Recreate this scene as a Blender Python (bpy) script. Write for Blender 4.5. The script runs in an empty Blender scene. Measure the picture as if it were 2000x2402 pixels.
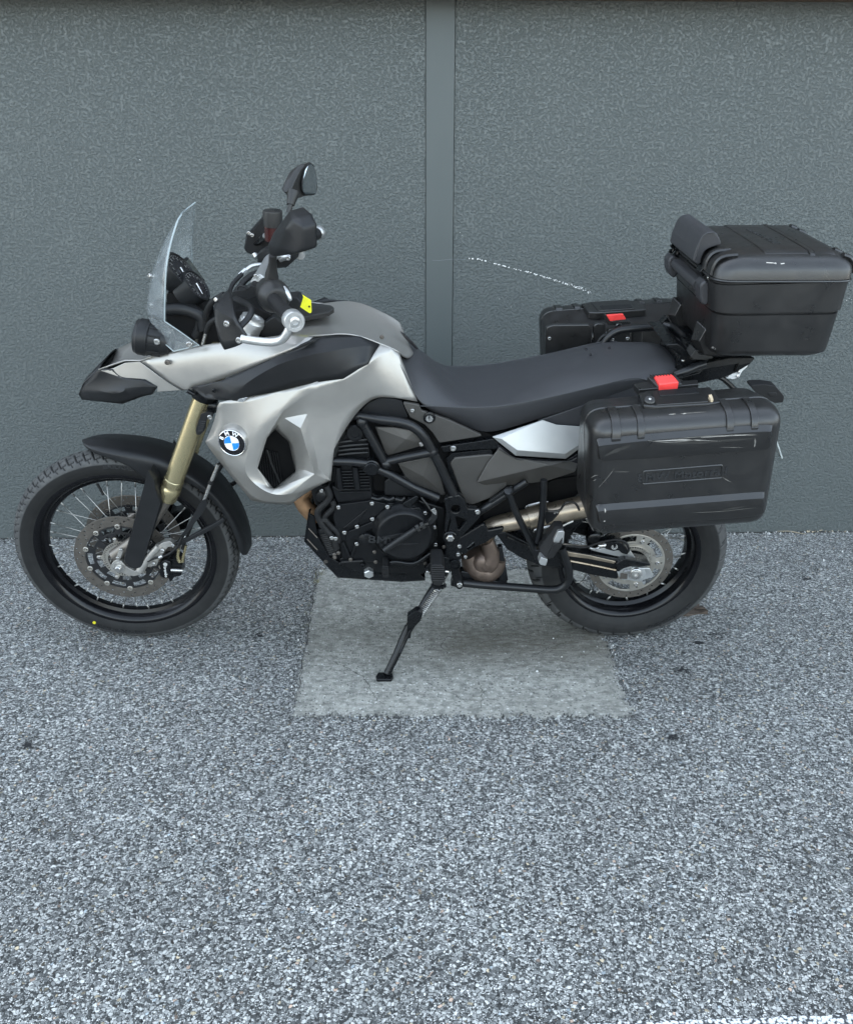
import bpy, bmesh, math, random
from math import sin, cos, pi
from mathutils import Vector, Matrix, noise
import numpy as np
R = math.radians
random.seed(7)
SC = bpy.context.scene
COL = SC.collection

# ------------------------------------------------------------ camera, sky, sun, exposure
CAM_F, CAM_CY, CAM_P, CAM_H = 2004.5, 1176.5, R(19.157), 1.36
cd = bpy.data.cameras.new('camera'); cam = bpy.data.objects.new('camera', cd); COL.objects.link(cam)
cd.sensor_fit = 'HORIZONTAL'; cd.sensor_width = 36; cd.lens = 36 * CAM_F / 2000
cd.shift_y = -(1201 - CAM_CY) / 2000
cd.clip_start = 0.05; cd.clip_end = 2000
cam.location = (0, 0, CAM_H); cam.rotation_euler = (R(90) - CAM_P, 0, 0)
SC.camera = cam
SUN_EL, SUN_AZ = R(44), R(-25)          # azimuth measured from +Y (behind the wall) towards +X
W = bpy.data.worlds.new('World'); SC.world = W; W.use_nodes = True
nt = W.node_tree; nt.nodes.clear()
sky = nt.nodes.new('ShaderNodeTexSky'); sky.sky_type = 'NISHITA'; sky.sun_disc = False
sky.sun_elevation = SUN_EL; sky.sun_rotation = SUN_AZ
sky.air_density = 1.0; sky.dust_density = 2.0; sky.ozone_density = 1.0
bg = nt.nodes.new('ShaderNodeBackground'); bg.inputs[1].default_value = 0.15
wo = nt.nodes.new('ShaderNodeOutputWorld')
hs = nt.nodes.new('ShaderNodeHueSaturation'); hs.inputs['Saturation'].default_value = .52; hs.inputs['Hue'].default_value = .482
nt.links.new(sky.outputs[0], hs.inputs['Color']); nt.links.new(hs.outputs[0], bg.inputs[0]); nt.links.new(bg.outputs[0], wo.inputs[0])
sd = bpy.data.lights.new('sun', 'SUN'); sd.energy = 5.0; sd.angle = R(0.53); sd.color = (1, .87, .70)
sun = bpy.data.objects.new('sun', sd); COL.objects.link(sun)
sdir = Vector((sin(SUN_AZ) * cos(SUN_EL), cos(SUN_AZ) * cos(SUN_EL), sin(SUN_EL)))
sun.rotation_euler = sdir.to_track_quat('Z', 'Y').to_euler(); sun.location = (0, 8, 9)
SC.view_settings.view_transform = 'Standard'; SC.view_settings.look = 'None'
SC.view_settings.gamma = 1; SC.view_settings.use_curve_mapping = False
SC.view_settings.exposure = 2.72
SC.cycles.max_bounces = 8; SC.cycles.transparent_max_bounces = 24

# ------------------------------------------------------------ measuring: photo regions -> places on the standing motorcycle
LEAN, YAW = R(10.325), R(1.1)
BASE = Vector((-.152, 2.5855, 0))
BIKE_M = Matrix.Translation(BASE) @ Matrix.Rotation(YAW, 4, 'Z') @ Matrix.Rotation(LEAN, 4, 'X')
RB = BIKE_M.to_3x3(); RBT = RB.transposed()
CB = RBT @ (Vector((0, 0, CAM_H)) - BASE)
REG = {'1': (0, 950, .34305), '2': (150, 700, .34305), '3': (300, 350, .28588), '4': (450, 850, .31447),
       '5': (700, 900, .31447), '6': (900, 750, .34305), '7': (1200, 480, .4574), '8': (1300, 850, .34305),
       '9': (1000, 1100, .42882), 'c1': (0, 1000, .17153), 'c2': (300, 1200, .17153), 'c3': (0, 1250, .17153),
       'c4': (1200, 1200, .17153), 'c5': (1450, 1200, .17153), 't': (1540, 500, .263), 'd': (1150, 1050, .17153), 'e': (1240, 680, .25157), 'g': (1480, 740, .2287), 'm': (0, 0, 1.14363), 's': (0, 0, 1)}
def ray(px, py):
    u = (px - 1000) / CAM_F; v = (py - CAM_CY) / CAM_F
    return Vector((u, cos(CAM_P) - v * sin(CAM_P), -sin(CAM_P) - v * cos(CAM_P)))
def at(k, x, y, yl):
    """point of the motorcycle (own frame: x rearwards, y to its right, z up) that lies yl metres right of its middle plane"""
    a, c, s = REG[k]
    D = RBT @ ray(a + x * s, c + y * s)
    t = (yl - CB.y) / D.y
    return CB + t * D
def ground_at(px, py, z=0.0):
    D = ray(px, py); t = (z - CAM_H) / D.z
    return Vector((D.x * t, D.y * t, z))
def A(k, pts, yl=None):
    return [at(k, p[0], p[1], p[2] if len(p) > 2 else yl) for p in pts]

# ------------------------------------------------------------ materials
class N:
    def __init__(s, name):
        s.m = bpy.data.materials.new(name); s.m.use_nodes = True; s.t = s.m.node_tree
        s.b = s.t.nodes['Principled BSDF']
    def n(s, typ, **kw):
        x = s.t.nodes.new(typ)
        for k, v in kw.items():
            if k.startswith('i_'): x.inputs[k[2:].replace('_', ' ')].default_value = v
            else: setattr(x, k, v)
        return x
    def l(s, a, b): s.t.links.new(a, b)
    def set(s, **kw):
        for k, v in kw.items(): s.b.inputs[k.replace('_', ' ')].default_value = v
    def noise(s, scale, detail=3, rough=.55, vec=None, dist=0):
        x = s.n('ShaderNodeTexNoise'); x.inputs['Scale'].default_value = scale; x.inputs['Detail'].default_value = detail
        x.inputs['Roughness'].default_value = rough; x.inputs['Distortion'].default_value = dist
        if vec: s.l(vec, x.inputs['Vector'])
        return x
    def ramp(s, fac, stops, interp='LINEAR'):
        x = s.n('ShaderNodeValToRGB'); x.color_ramp.interpolation = interp
        e = x.color_ramp.elements
        while len(e) < len(stops): e.new(.5)
        for q, (p, c) in zip(e, stops):
            q.position = p; q.color = (c, c, c, 1) if not hasattr(c, '__len__') else (*c, 1)
        s.l(fac, x.inputs[0]); return x
    def math(s, op, a, b=None):
        x = s.n('ShaderNodeMath', operation=op)
        for i, q in enumerate((a, b)):
            if q is None: continue
            if isinstance(q, (int, float)): x.inputs[i].default_value = q
            else: s.l(q, x.inputs[i])
        return x.outputs[0]
    def mix(s, fac, a, b, typ='MIX'):
        x = s.n('ShaderNodeMix', data_type='RGBA', blend_type=typ)
        for i, q in ((0, fac), (6, a), (7, b)):
            if isinstance(q, (int, float)): x.inputs[i].default_value = q if i == 0 else (q, q, q, 1)
            elif hasattr(q, '__len__'): x.inputs[i].default_value = (*q, 1)
            else: s.l(q, x.inputs[i])
        return x.outputs[2]
    def bump(s, h, strength=.5, dist=.001):
        x = s.n('ShaderNodeBump'); x.inputs['Strength'].default_value = strength; x.inputs['Distance'].default_value = dist
        s.l(h, x.inputs['Height']); s.l(x.outputs[0], s.b.inputs['Normal']); return x
    def obj(s): return s.n('ShaderNodeTexCoord').outputs['Object']

def simple(name, col, rough=.5, metal=0.0, spec=.5, var=.12, vscale=40, bump=0, bscale=900, rvar=.1, coat=0):
    """plain surface with slight unevenness of colour and gloss, and optional fine grain"""
    a = N(name); o = a.obj()
    nz = a.noise(vscale, 4, .6, o)
    r = a.ramp(nz.outputs[0], [(.25, [c * (1 - var) for c in col]), (.75, [min(1, c * (1 + var)) for c in col])])
    a.l(r.outputs[0], a.b.inputs['Base Color'])
    rr = a.ramp(nz.outputs[0], [(.3, max(.02, rough - rvar)), (.7, min(1, rough + rvar))]); a.l(rr.outputs[0], a.b.inputs['Roughness'])
    a.set(Metallic=metal); a.b.inputs['Specular IOR Level'].default_value = spec
    if coat: a.b.inputs['Coat Weight'].default_value = coat; a.b.inputs['Coat Roughness'].default_value = .08
    if bump: a.bump(a.noise(bscale, 2, .5, o).outputs[0], bump, .0006)
    return a.m

def stucco(name, smooth=False):
    a = N(name); o = a.obj()
    big = a.noise(1.3, 4, .6, o)
    base = a.ramp(big.outputs[0], [(.3, (.075, .086, .084)), (.7, (.085, .096, .093))]).outputs[0]
    if smooth:
        base = a.mix(1.0, base, (.86, .87, .88), 'MULTIPLY')
        fine = a.noise(160, 3, .6, o); lo = a.noise(9, 3, .6, o)
        h = a.math('ADD', a.math('MULTIPLY', fine.outputs[0], .12), a.math('MULTIPLY', lo.outputs[0], .5))
        a.bump(h, .35, .003)
    else:
        mapv = a.n('ShaderNodeMapping'); mapv.inputs['Scale'].default_value = (1, 1, 1.12); a.l(o, mapv.inputs[0])
        n1 = a.noise(98, 3, .60, mapv.outputs[0], .30); n2 = a.noise(260, 2, .6, mapv.outputs[0], .4); n3 = a.noise(15, 3, .65, mapv.outputs[0], .6); n4 = a.noise(2.2, 3, .6, o)
        isl = a.math('ADD', n3.outputs[0], a.math('MULTIPLY', a.math('SUBTRACT', n4.outputs[0], .5), .35))
        isl = a.ramp(isl, [(.58, 0.0), (.74, .06)]).outputs[0]                                                # skinned-over islands where the float pressed hardest
        sm_ = a.math('ADD', a.math('ADD', a.math('MULTIPLY', n1.outputs[0], .8), a.math('MULTIPLY', n2.outputs[0], .2)), isl)
        h = a.ramp(sm_, [(.34, 0.0), (.43, .30), (.50, .78), (.555, .97), (.62, 1.0)]).outputs[0]             # thrown crumbs with flattened tops
        a.bump(h, 1.0, .0030)
        base = a.mix(a.ramp(sm_, [(.36, .38), (.43, 0.0)]).outputs[0], base, (.030, .038, .040))            # shade of the deepest pits, painted into the colour
    a.l(base, a.b.inputs['Base Color'])
    a.set(Roughness=.44 if not smooth else .50); a.b.inputs['Specular IOR Level'].default_value = .46 if not smooth else .34
    return a.m

def asphalt():
    a = N('exposed_aggregate_asphalt'); o = a.obj()
    warp = a.noise(90, 2, .5, o)
    v = a.n('ShaderNodeVectorMath', operation='SCALE'); a.l(warp.outputs['Color'], v.inputs[0]); v.inputs['Scale'].default_value = .006
    vv = a.n('ShaderNodeVectorMath', operation='ADD'); a.l(o, vv.inputs[0]); a.l(v.outputs[0], vv.inputs[1])
    def cells(scale):
        e = a.n('ShaderNodeTexVoronoi', feature='F1'); e.inputs['Scale'].default_value = scale; a.l(vv.outputs[0], e.inputs['Vector'])
        g = a.n('ShaderNodeTexVoronoi', feature='DISTANCE_TO_EDGE'); g.inputs['Scale'].default_value = scale; a.l(vv.outputs[0], g.inputs['Vector'])
        return e, g
    e1, g1 = cells(142); e2, g2 = cells(265)
    sep = a.n('ShaderNodeSeparateColor'); a.l(e1.outputs['Color'], sep.inputs[0])
    sep2 = a.n('ShaderNodeSeparateColor'); a.l(e2.outputs['Color'], sep2.inputs[0])
    stops = [(0, (.034, .036, .036)), (.20, (.09, .095, .094)), (.40, (.21, .218, .215)), (.58, (.35, .36, .35)), (.78, (.56, .57, .55)), (1, (.78, .785, .755))]
    c1 = a.ramp(sep.outputs[0], stops).outputs[0]; c2 = a.ramp(sep2.outputs[0], stops).outputs[0]
    tint = a.ramp(sep.outputs[1], [(.0, (1, 1, 1)), (.90, (1, 1, 1)), (.92, (1.0, .84, .62)), (.96, (1, .74, .60)), (.98, (.80, .90, 1.0))], 'CONSTANT').outputs[0]
    c1 = a.mix(1.0, c1, tint, 'MULTIPLY')
    m1 = a.ramp(g1.outputs[0], [(.05, 0.0), (.13, 1.0)]).outputs[0]
    keep = a.math('GREATER_THAN', sep.outputs[2], .38)
    big = a.math('MULTIPLY', m1, keep)
    m2 = a.ramp(g2.outputs[0], [(.04, 0.0), (.12, 1.0)]).outputs[0]
    small = a.mix(m2, (.010, .0108, .011), c2)
    col = a.mix(big, small, c1)
    lo = a.noise(1.1, 5, .62, o); lo2 = a.noise(7, 4, .6, o)
    dark = a.math('MULTIPLY', a.ramp(lo.outputs[0], [(.3, .78), (.68, 1.08)]).outputs[0], a.ramp(lo2.outputs[0], [(.3, .90), (.7, 1.06)]).outputs[0])
    dc = a.n('ShaderNodeCombineColor')
    for i in range(3): a.l(dark, dc.inputs[i])
    col = a.mix(1.0, col, dc.outputs[0], 'MULTIPLY')
    a.l(col, a.b.inputs['Base Color'])
    a.set(Roughness=.62); a.b.inputs['Specular IOR Level'].default_value = .45
    hh = a.math('ADD', a.math('MULTIPLY', big, a.math('ADD', .6, a.math('MULTIPLY', sep.outputs[0], .5))), a.math('MULTIPLY', m2, .35))
    a.bump(hh, .85, .0035)
    return a.m

def concrete():
    a = N('worn_concrete_patch'); o = a.obj()
    n1 = a.noise(5, 5, .65, o); n2 = a.noise(34, 5, .78, o); n3 = a.noise(260, 2, .6, o)
    mp = a.n('ShaderNodeMapping'); mp.inputs['Scale'].default_value = (.8, 3.6, 1); a.l(o, mp.inputs[0])
    n4 = a.noise(22, 5, .75, mp.outputs[0])
    warp = a.n('ShaderNodeVectorMath', operation='SCALE'); a.l(a.noise(70, 2, .5, o).outputs['Color'], warp.inputs[0]); warp.inputs['Scale'].default_value = .012
    wv = a.n('ShaderNodeVectorMath', operation='ADD'); a.l(o, wv.inputs[0]); a.l(warp.outputs[0], wv.inputs[1])
    c = a.ramp(n1.outputs[0], [(.28, (.29, .288, .258)), (.72, (.46, .455, .415))]).outputs[0]
    def grains(scale, lo, hi, amount, col_lo, col_hi):
        ve = a.n('ShaderNodeTexVoronoi'); ve.inputs['Scale'].default_value = scale; a.l(wv.outputs[0], ve.inputs[0])
        sp = a.n('ShaderNodeSeparateColor'); a.l(ve.outputs['Color'], sp.inputs[0])
        near_ = a.ramp(ve.outputs['Distance'], [(.22, 1.0), (.42, 0.0)]).outputs[0]
        x = a.mix(a.math('MULTIPLY', a.math('MULTIPLY', a.math('GREATER_THAN', sp.outputs[0], hi), near_), amount), c, col_hi)
        return a.mix(a.math('MULTIPLY', a.math('MULTIPLY', a.math('LESS_THAN', sp.outputs[0], lo), near_), amount), x, col_lo)
    c = grains(100, .26, .74, .95, (.09, .093, .09), (.66, .66, .63)); c = grains(70, .05, .95, .7, (.10, .10, .10), (.50, .50, .47))
    c = a.mix(a.ramp(n2.outputs[0], [(.40, .72), (.54, 0.0)]).outputs[0], c, (.155, .16, .145))
    c = a.mix(a.ramp(n4.outputs[0], [(.52, 0.0), (.66, .75)]).outputs[0], c, (.15, .145, .128))
    # oil and tyre grime left where vehicles stand, across the middle of the slab
    s = a.n('ShaderNodeSeparateXYZ'); a.l(o, s.inputs[0])
    g = a.math('ABSOLUTE', a.math('SUBTRACT', s.outputs[1], 2.50))
    band = a.ramp(g, [(.04, 1.0), (.24, 0.0)]).outputs[0]
    g2 = a.ramp(s.outputs[0], [(0.0, .45), (.10, 1.0)]).outputs[0]
    band = a.math('MULTIPLY', a.math('MULTIPLY', band, g2), a.ramp(n4.outputs[0], [(.25, .25), (.6, 1.0)]).outputs[0])
    c = a.mix(a.math('MULTIPLY', band, .85), c, (.105, .094, .072))
    a.l(c, a.b.inputs['Base Color']); a.set(Roughness=.7)
    a.bump(a.math('ADD', n3.outputs[0], a.math('MULTIPLY', n2.outputs[0], 1.6)), .9, .0045)
    return a.m

def paint_line_mat():
    a = N('worn_white_road_paint'); o = a.obj()
    v = a.n('ShaderNodeTexVoronoi'); v.inputs['Scale'].default_value = 150; a.l(o, v.inputs[0])
    n = a.noise(60, 3, .6, o)
    w = a.math('ADD', v.outputs['Distance'], a.math('MULTIPLY', n.outputs[0], .35))
    c = a.ramp(w, [(.62, (.66, .68, .68)), (.84, (.05, .053, .057))]).outputs[0]
    a.l(c, a.b.inputs['Base Color']); a.set(Roughness=.6); a.bump(w, .6, .003)
    return a.m

M = {}
M['stucco'] = stucco('grey_stucco'); M['band'] = stucco('grey_smooth_render', True)
M['asphalt'] = asphalt(); M['concrete'] = concrete(); M['line'] = paint_line_mat()
M['eave'] = simple('brown_timber_eave', (.13, .080, .048), .6, vscale=8)
M['crack'] = simple('dark_crack', (.035, .035, .032), .9)
M['chip'] = simple('white_undercoat', (.62, .62, .60), .6, var=.25, vscale=120)

# ------------------------------------------------------------ object helpers
def link(name, me, mat=None, parent=None, loc=None):
    o = bpy.data.objects.new(name, me); COL.objects.link(o)
    if mat is not None and me is not None and len(me.materials) == 0:
        for q in (mat if isinstance(mat, (list, tuple)) else [mat]): me.materials.append(q)
    if parent: o.parent = parent
    if loc is not None: o.location = loc
    return o
def tag(o, label=None, cat=None, group=None, kind=None):
    for k, v in (('label', label), ('category', cat), ('group', group), ('kind', kind)):
        if v: o[k] = v
    return o
def mesh_from(verts, faces, smooth=False):
    me = bpy.data.meshes.new('mesh'); me.from_pydata([tuple(v) for v in verts], [], [tuple(f) for f in faces])
    bm = bmesh.new(); bm.from_mesh(me); bmesh.ops.recalc_face_normals(bm, faces=bm.faces); bm.to_mesh(me); bm.free()
    if smooth:
        for p in me.polygons: p.use_smooth = True
    me.update(); return me

# ------------------------------------------------------------ the place: ground, concrete slab, painted line, wall
gm = mesh_from([(-250, -250, 0), (250, -250, 0), (250, 250, 0), (-250, 250, 0)], [(0, 1, 2, 3)])
tag(link('asphalt_ground', gm, M['asphalt']), kind='structure')
def ragged(pts, step, amp, seed):
    rnd = random.Random(seed); out = []
    for i, p in enumerate(pts):
        q = pts[(i + 1) % len(pts)]; n = max(1, int((q - p).length / step)); nrm = Vector((-(q - p).y, (q - p).x, 0)).normalized()
        for j in range(n):
            t = j / n; out.append(p.lerp(q, t) + nrm * (amp * (noise.noise(Vector((p.x * 3 + j * .37, seed, i * 5))) + rnd.uniform(-.35, .35))))
    return out
slab_c = [ground_at(688, 1680), ground_at(1478, 1682), ground_at(1448, 1590), ground_at(1412, 1485), ground_at(1372, 1338), ground_at(748, 1338), ground_at(722, 1490)]
pts = ragged(slab_c, .008, .016, 3)
pts = [p + Vector((.022 * noise.noise(Vector((p.y * 14, 3, 0))) + .012 * noise.noise(Vector((p.y * 40, 7, 0))), .012 * noise.noise(Vector((p.x * 17, 5, 1))), 0)) if p.x > .05 or p.y < 2.0 else p for p in pts]
pts_slab = list(pts)
n_ = len(pts)
sm = mesh_from([(p.x, p.y, .004) for p in pts] + [(p.x, p.y, -.01) for p in pts], [tuple(range(n_))] + [(i, (i + 1) % n_, n_ + (i + 1) % n_, n_ + i) for i in range(n_)])
slab = tag(link('concrete_slab', sm, M['concrete']), kind='structure')
def ribbon(name, pts, w, z, mat, parent, seed=1):
    rnd = random.Random(seed); vs = []; fs = []
    P = []
    for i in range(len(pts) - 1):
        for j in range(9):
            q = pts[i].lerp(pts[i + 1], j / 9); P.append(q + Vector((rnd.uniform(-1, 1), rnd.uniform(-1, 1), 0)) * .0048)
    for i, p in enumerate(P):
        d = (P[min(i + 1, len(P) - 1)] - P[max(i - 1, 0)]).normalized(); nrm = Vector((-d.y, d.x, 0)); ww = w * rnd.uniform(.35, 1.0) * (.4 + .6 * sin(pi * (i + .5) / len(P)))
        vs += [(*(p + nrm * ww)[:2], z), (*(p - nrm * ww)[:2], z)]
        if i: fs.append((2 * i - 2, 2 * i - 1, 2 * i + 1, 2 * i))
    return link(name, mesh_from(vs, fs), mat, parent)
def zc2(x, y): return ground_at(650 + x * .5146, 1250 + y * .5146)
for i, c in enumerate([[(130, 545), (250, 590), (330, 625), (390, 665), (425, 715), (455, 760), (500, 800)], [(920, 690), (935, 730), (930, 815)],
                       [(760, 720), (830, 760), (870, 790)], [(900, 520), (980, 490), (1015, 465)], [(1180, 570), (1230, 530), (1320, 505)], [(790, 470), (740, 520), (790, 560)]]):
    ribbon('crack', [zc2(*p) for p in c], .0012, .0052, M['crack'], slab, 20 + i)
edge = [ground_at(746, 1345), ground_at(735, 1400), ground_at(722, 1490), ground_at(705, 1590), ground_at(690, 1678)]
ribbon('joint_gap', edge, .0017, .0054, M['crack'], slab, 5)
lp = [ground_at(-300, 2475), ground_at(1000, 2420), ground_at(1500, 2402), ground_at(1720, 2394), ground_at(2000, 2383), ground_at(2500, 2364)]
lp2 = [p + Vector((.0, -.11, 0)) for p in reversed(lp)]
pl = ragged(lp + lp2, .012, .006, 9)
tag(link('painted_line', mesh_from([(p.x, p.y, .004) for p in pl], [tuple(range(len(pl)))]), M['line']), kind='structure')

WALL_YAW = R(1.3)
wall = link('wall', None); wall.location = (0, 3.466, 0); wall.rotation_euler = (0, 0, WALL_YAW)
tag(wall, 'dark blue grey stucco building wall behind the parked motorcycle', 'wall')
def box_v(x0, x1, y0, y1, z0, z1):
    return [(x0, y0, z0), (x1, y0, z0), (x1, y1, z0), (x0, y1, z0), (x0, y0, z1), (x1, y0, z1), (x1, y1, z1), (x0, y1, z1)]
BOXF = [(0, 3, 2, 1), (4, 5, 6, 7), (0, 1, 5, 4), (1, 2, 6, 5), (2, 3, 7, 6), (3, 0, 4, 7)]
def wall_box(name, x0, x1, y0, y1, z0, z1, mat, bev=0):
    o = link(name, mesh_from(box_v(x0, x1, y0, y1, z0, z1), BOXF), mat, wall)
    if bev:
        b = o.modifiers.new('bevel', 'BEVEL'); b.width = bev; b.segments = 2
    return o
wall_box('foot_joint', -9, 9, -.007, 0, -.02, .0035, M['crack'])
bx0, bx1 = .0000, .1170
def wall_xz(px, py):
    """place on the wall face seen at a point of the photo"""
    D = ray(px, py); n = Vector((-sin(WALL_YAW), cos(WALL_YAW), 0)); t = (3.466 * cos(WALL_YAW)) / D.dot(n)
    q = Vector((0, 0, CAM_H)) + D * t; q -= Vector((0, 3.466, 0))
    return q.x * cos(WALL_YAW) + q.y * sin(WALL_YAW), q.z
bx0 = wall_xz(998.5, 400)[0]; bx1 = wall_xz(1063.5, 400)[0]
EAVE_Z = wall_xz(1000, 2)[1]
wall_box('stucco_panel', -9, bx0 - .002, 0, .25, -.2, EAVE_Z + .3, M['stucco'])
wall_box('stucco_panel', bx1 + .002, 9, 0, .25, -.2, EAVE_Z + .3, M['stucco'])
wall_box('render_band', bx0, bx1, -.0045, .24, -.2, EAVE_Z + .3, M['band'], .002)
eave = wall_box('eave_board', -9, 9, -.16, .25, EAVE_Z + .004, EAVE_Z + .26, M['eave'], .006)
wall_box('upper_wall', -9, 9, -.03, .25, EAVE_Z + .31, 6.2, M['stucco'])
# white scrape along the stucco, crumbs of bare undercoat
rnd = random.Random(11); vs = []; fs = []
def chip(x, z, r, y=-.0035):
    n = rnd.randint(5, 7); b = len(vs); a0 = rnd.uniform(0, 6)
    for i in range(n):
        q = r * rnd.uniform(.55, 1.15); vs.append((x + q * cos(a0 + 2 * pi * i / n) * 1.25, y, z + q * sin(a0 + 2 * pi * i / n)))
    vs.append((x, y - .0012, z))
    for i in range(n): fs.append((b + i, b + (i + 1) % n, b + n))
def z9(x, y): return (900 + x * .34305, 500 + y * .34305)
curve = [(580, 312), (640, 312), (720, 335), (790, 352), (880, 378), (980, 402), (1060, 428), (1130, 448), (1210, 475), (1290, 497), (1350, 520), (1415, 550)]
for i in range(len(curve) - 1):
    (xa, ya), (xb, yb) = curve[i], curve[i + 1]
    f_ = i / (len(curve) - 2)
    for j in range(int(7 + 9 * f_)):
        t = rnd.random(); up = rnd.uniform(-1, .25) * (4 + 26 * max(0, f_ - .45))
        X, Z = wall_xz(*z9(xa + (xb - xa) * t, ya + (yb - ya) * t + up)); chip(X, Z, rnd.uniform(.0009, .0028) * (1.15 if abs(up) < 8 else .8))
for (x, y) in [(520, 132), (535, 150), (790, 585), (868, 640)]: chip(*wall_xz(*z9(x, y)), .0015)
for (x, y) in [(1990, 700), (1996, 702), (1984, 704), (330, 375), (328, 374), (417, 1021), (414, 1028), (421, 1026), (418, 1015), (964, 24), (1066, 24), (992, 66), (1091, 72), (1808, 1060)]: chip(*wall_xz(x, y), .0016)
tag(link('paint_scrape', mesh_from(vs, fs), M['chip'], wall), kind='stuff')
hair = [wall_xz(*z9(x, y)) for x, y in [(330, 320), (380, 321), (430, 315), (480, 313), (560, 316)]]
hv = []; hf = []
for i, (x, z) in enumerate(hair):
    hv += [(x, -.0065, z - .0005), (x, -.0065, z + .0005)]
    if i: hf.append((2 * i - 2, 2 * i, 2 * i + 1, 2 * i - 1))
link('hairline_scratch', mesh_from(hv, hf), simple('pale_scratch', (.16, .18, .19), .6), wall)

# ------------------------------------------------------------ materials of the motorcycle and its cases
SILVER = simple('matt_silver_grey_paint', (.335, .322, .300), .33, .62, .5, .03, 30, .06, 2500, .03)
BRIGHT = simple('silver_tail_paint', (.42, .425, .42), .34, .5, .5, .03, 30, .05, 2500, .03)
PLAST = simple('black_grained_plastic', (.0105, .011, .012), .42, 0, .32, .12, 30, .25, 1600, .05)
PLASTG = simple('grey_black_plastic', (.020, .0198, .0195), .40, 0, .35, .10, 25, .25, 1600, .05)
PANEL = simple('warm_grey_body_plastic', (.050, .047, .043), .36, 0, .5, .10, 12, .2, 1600, .08)
SATIN = simple('black_satin_paint', (.0045, .005, .0058), .28, 0, .28, .15, 40, .08, 700, .05)
GLOSSB = simple('black_anodised_rim', (.0035, .0035, .0045), .20, 0, .28, .15, 30, 0, 900, .05)
ENGINE = simple('black_cast_engine', (.0050, .0054, .0062), .38, 0, .27, .2, 60, .35, 1200, .08)
FRAME = simple('black_frame_tube', (.0065, .007, .008), .33, 0, .38, .15, 40, .1, 600, .06)
VINYL = simple('grey_black_seat_vinyl', (.034, .0345, .0375), .50, 0, .42, .08, 14, .3, 1500, .05)
CASE = simple('black_scuffed_case_plastic', (.0115, .0112, .0112), .34, 0, .58, .18, 16, .2, 1300, .09)
GOLD = simple('gold_anodised_fork', (.50, .43, .255), .27, .85, .5, .02, 6, 0, 900, .012)
STEEL = simple('bright_steel', (.50, .49, .47), .28, .95, .5, .08, 60, 0, 900, .08)
ALU = simple('satin_aluminium', (.52, .525, .52), .36, .8, .5, .06, 40, .06, 900, .06)
DULL = simple('dull_cast_aluminium', (.40, .385, .36), .40, .7, .5, .1, 50, .1, 700, .06)
DISC = simple('worn_brake_disc_steel', (.165, .148, .130), .40, .75, .5, .14, 45, .1, 700, .06)
CARR = simple('black_disc_carrier', (.012, .012, .013), .4, 0, .5, .1)
ABS = simple('steel_sensor_ring', (.50, .47, .42), .35, .85)
EXH = simple('heat_tinted_exhaust_steel', (.36, .30, .23), .34, .85, .5, .25, 22, .1, 500, .1)
RUSTY = simple('brown_burnt_exhaust_steel', (.115, .085, .068), .42, .6, .5, .3, 35, .3, 500, .1)
COPPER = simple('copper_burnt_header_pipe', (.36, .215, .12), .4, .75, .5, .2, 30)
RUBBER = simple('black_rubber', (.010, .010, .0105), .6, 0, .3, .15, 60, .2, 900, .06)
def tyre_mat():
    a = N('dusty_tyre_rubber'); o = a.obj()
    at_ = a.n('ShaderNodeAttribute', attribute_name='tread'); nz = a.noise(28, 4, .6, o)
    side = a.ramp(nz.outputs[0], [(.25, (.0095, .0095, .0098)), (.75, (.0165, .0165, .016))]).outputs[0]
    dust = a.ramp(nz.outputs[0], [(.25, (.036, .0365, .037)), (.75, (.075, .075, .073))]).outputs[0]
    s_ = a.n('ShaderNodeSeparateColor'); a.l(at_.outputs['Color'], s_.inputs[0])
    c = a.mix(s_.outputs[0], side, dust); c = a.mix(s_.outputs[1], c, (.003, .003, .003))  # dust lightens the tread; the shade in the grooves is painted near black
    a.l(c, a.b.inputs['Base Color']); a.set(Roughness=.66); a.b.inputs['Specular IOR Level'].default_value = .3
    a.bump(a.noise(700, 2, .5, o).outputs[0], .25, .0006); return a.m
TYRE = tyre_mat()
RED = simple('red_latch_plastic', (.80, .055, .05), .35)
YELLOW = simple('fluorescent_yellow_plastic', (.80, .78, .02), .5)
YDOT = simple('yellow_paint_dot', (.62, .55, .02), .6)
WHITE = simple('white_enamel', (.80, .80, .80), .3)
BLUE = simple('blue_enamel', (.02, .22, .70), .3)
BLACKE = simple('black_enamel', (.008, .008, .010), .2)
CHROME = simple('chrome_rim', (.75, .75, .75), .12, 1.0)
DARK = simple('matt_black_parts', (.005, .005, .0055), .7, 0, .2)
EMBOSS = simple('embossed_black_letters', (.019, .0195, .0205), .26)
SCUFF = simple('grey_scuffed_plastic', (.12, .115, .105), .6)
LCD = simple('lcd_glass', (.045, .048, .042), .12)
DIAL = simple('black_dial_face', (.012, .012, .014), .25)
SPOKE = simple('dull_spoke_steel', (.42, .41, .39), .34, .9)
MIRROR = simple('mirror_glass', (.50, .53, .55), .05, 1.0)
PRINT = simple('white_print', (.55, .55, .53), .5)
AMBER = simple('smoked_red_reservoir', (.040, .011, .010), .15)
PLATEM = simple('pale_number_plate', (.40, .43, .42), .4)
def glass(name, col, rough, edge=False):
    a = N(name); a.set(Roughness=rough, IOR=1.49); a.b.inputs['Transmission Weight'].default_value = 1
    a.b.inputs['Base Color'].default_value = (*col, 1)
    return a.m
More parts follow.
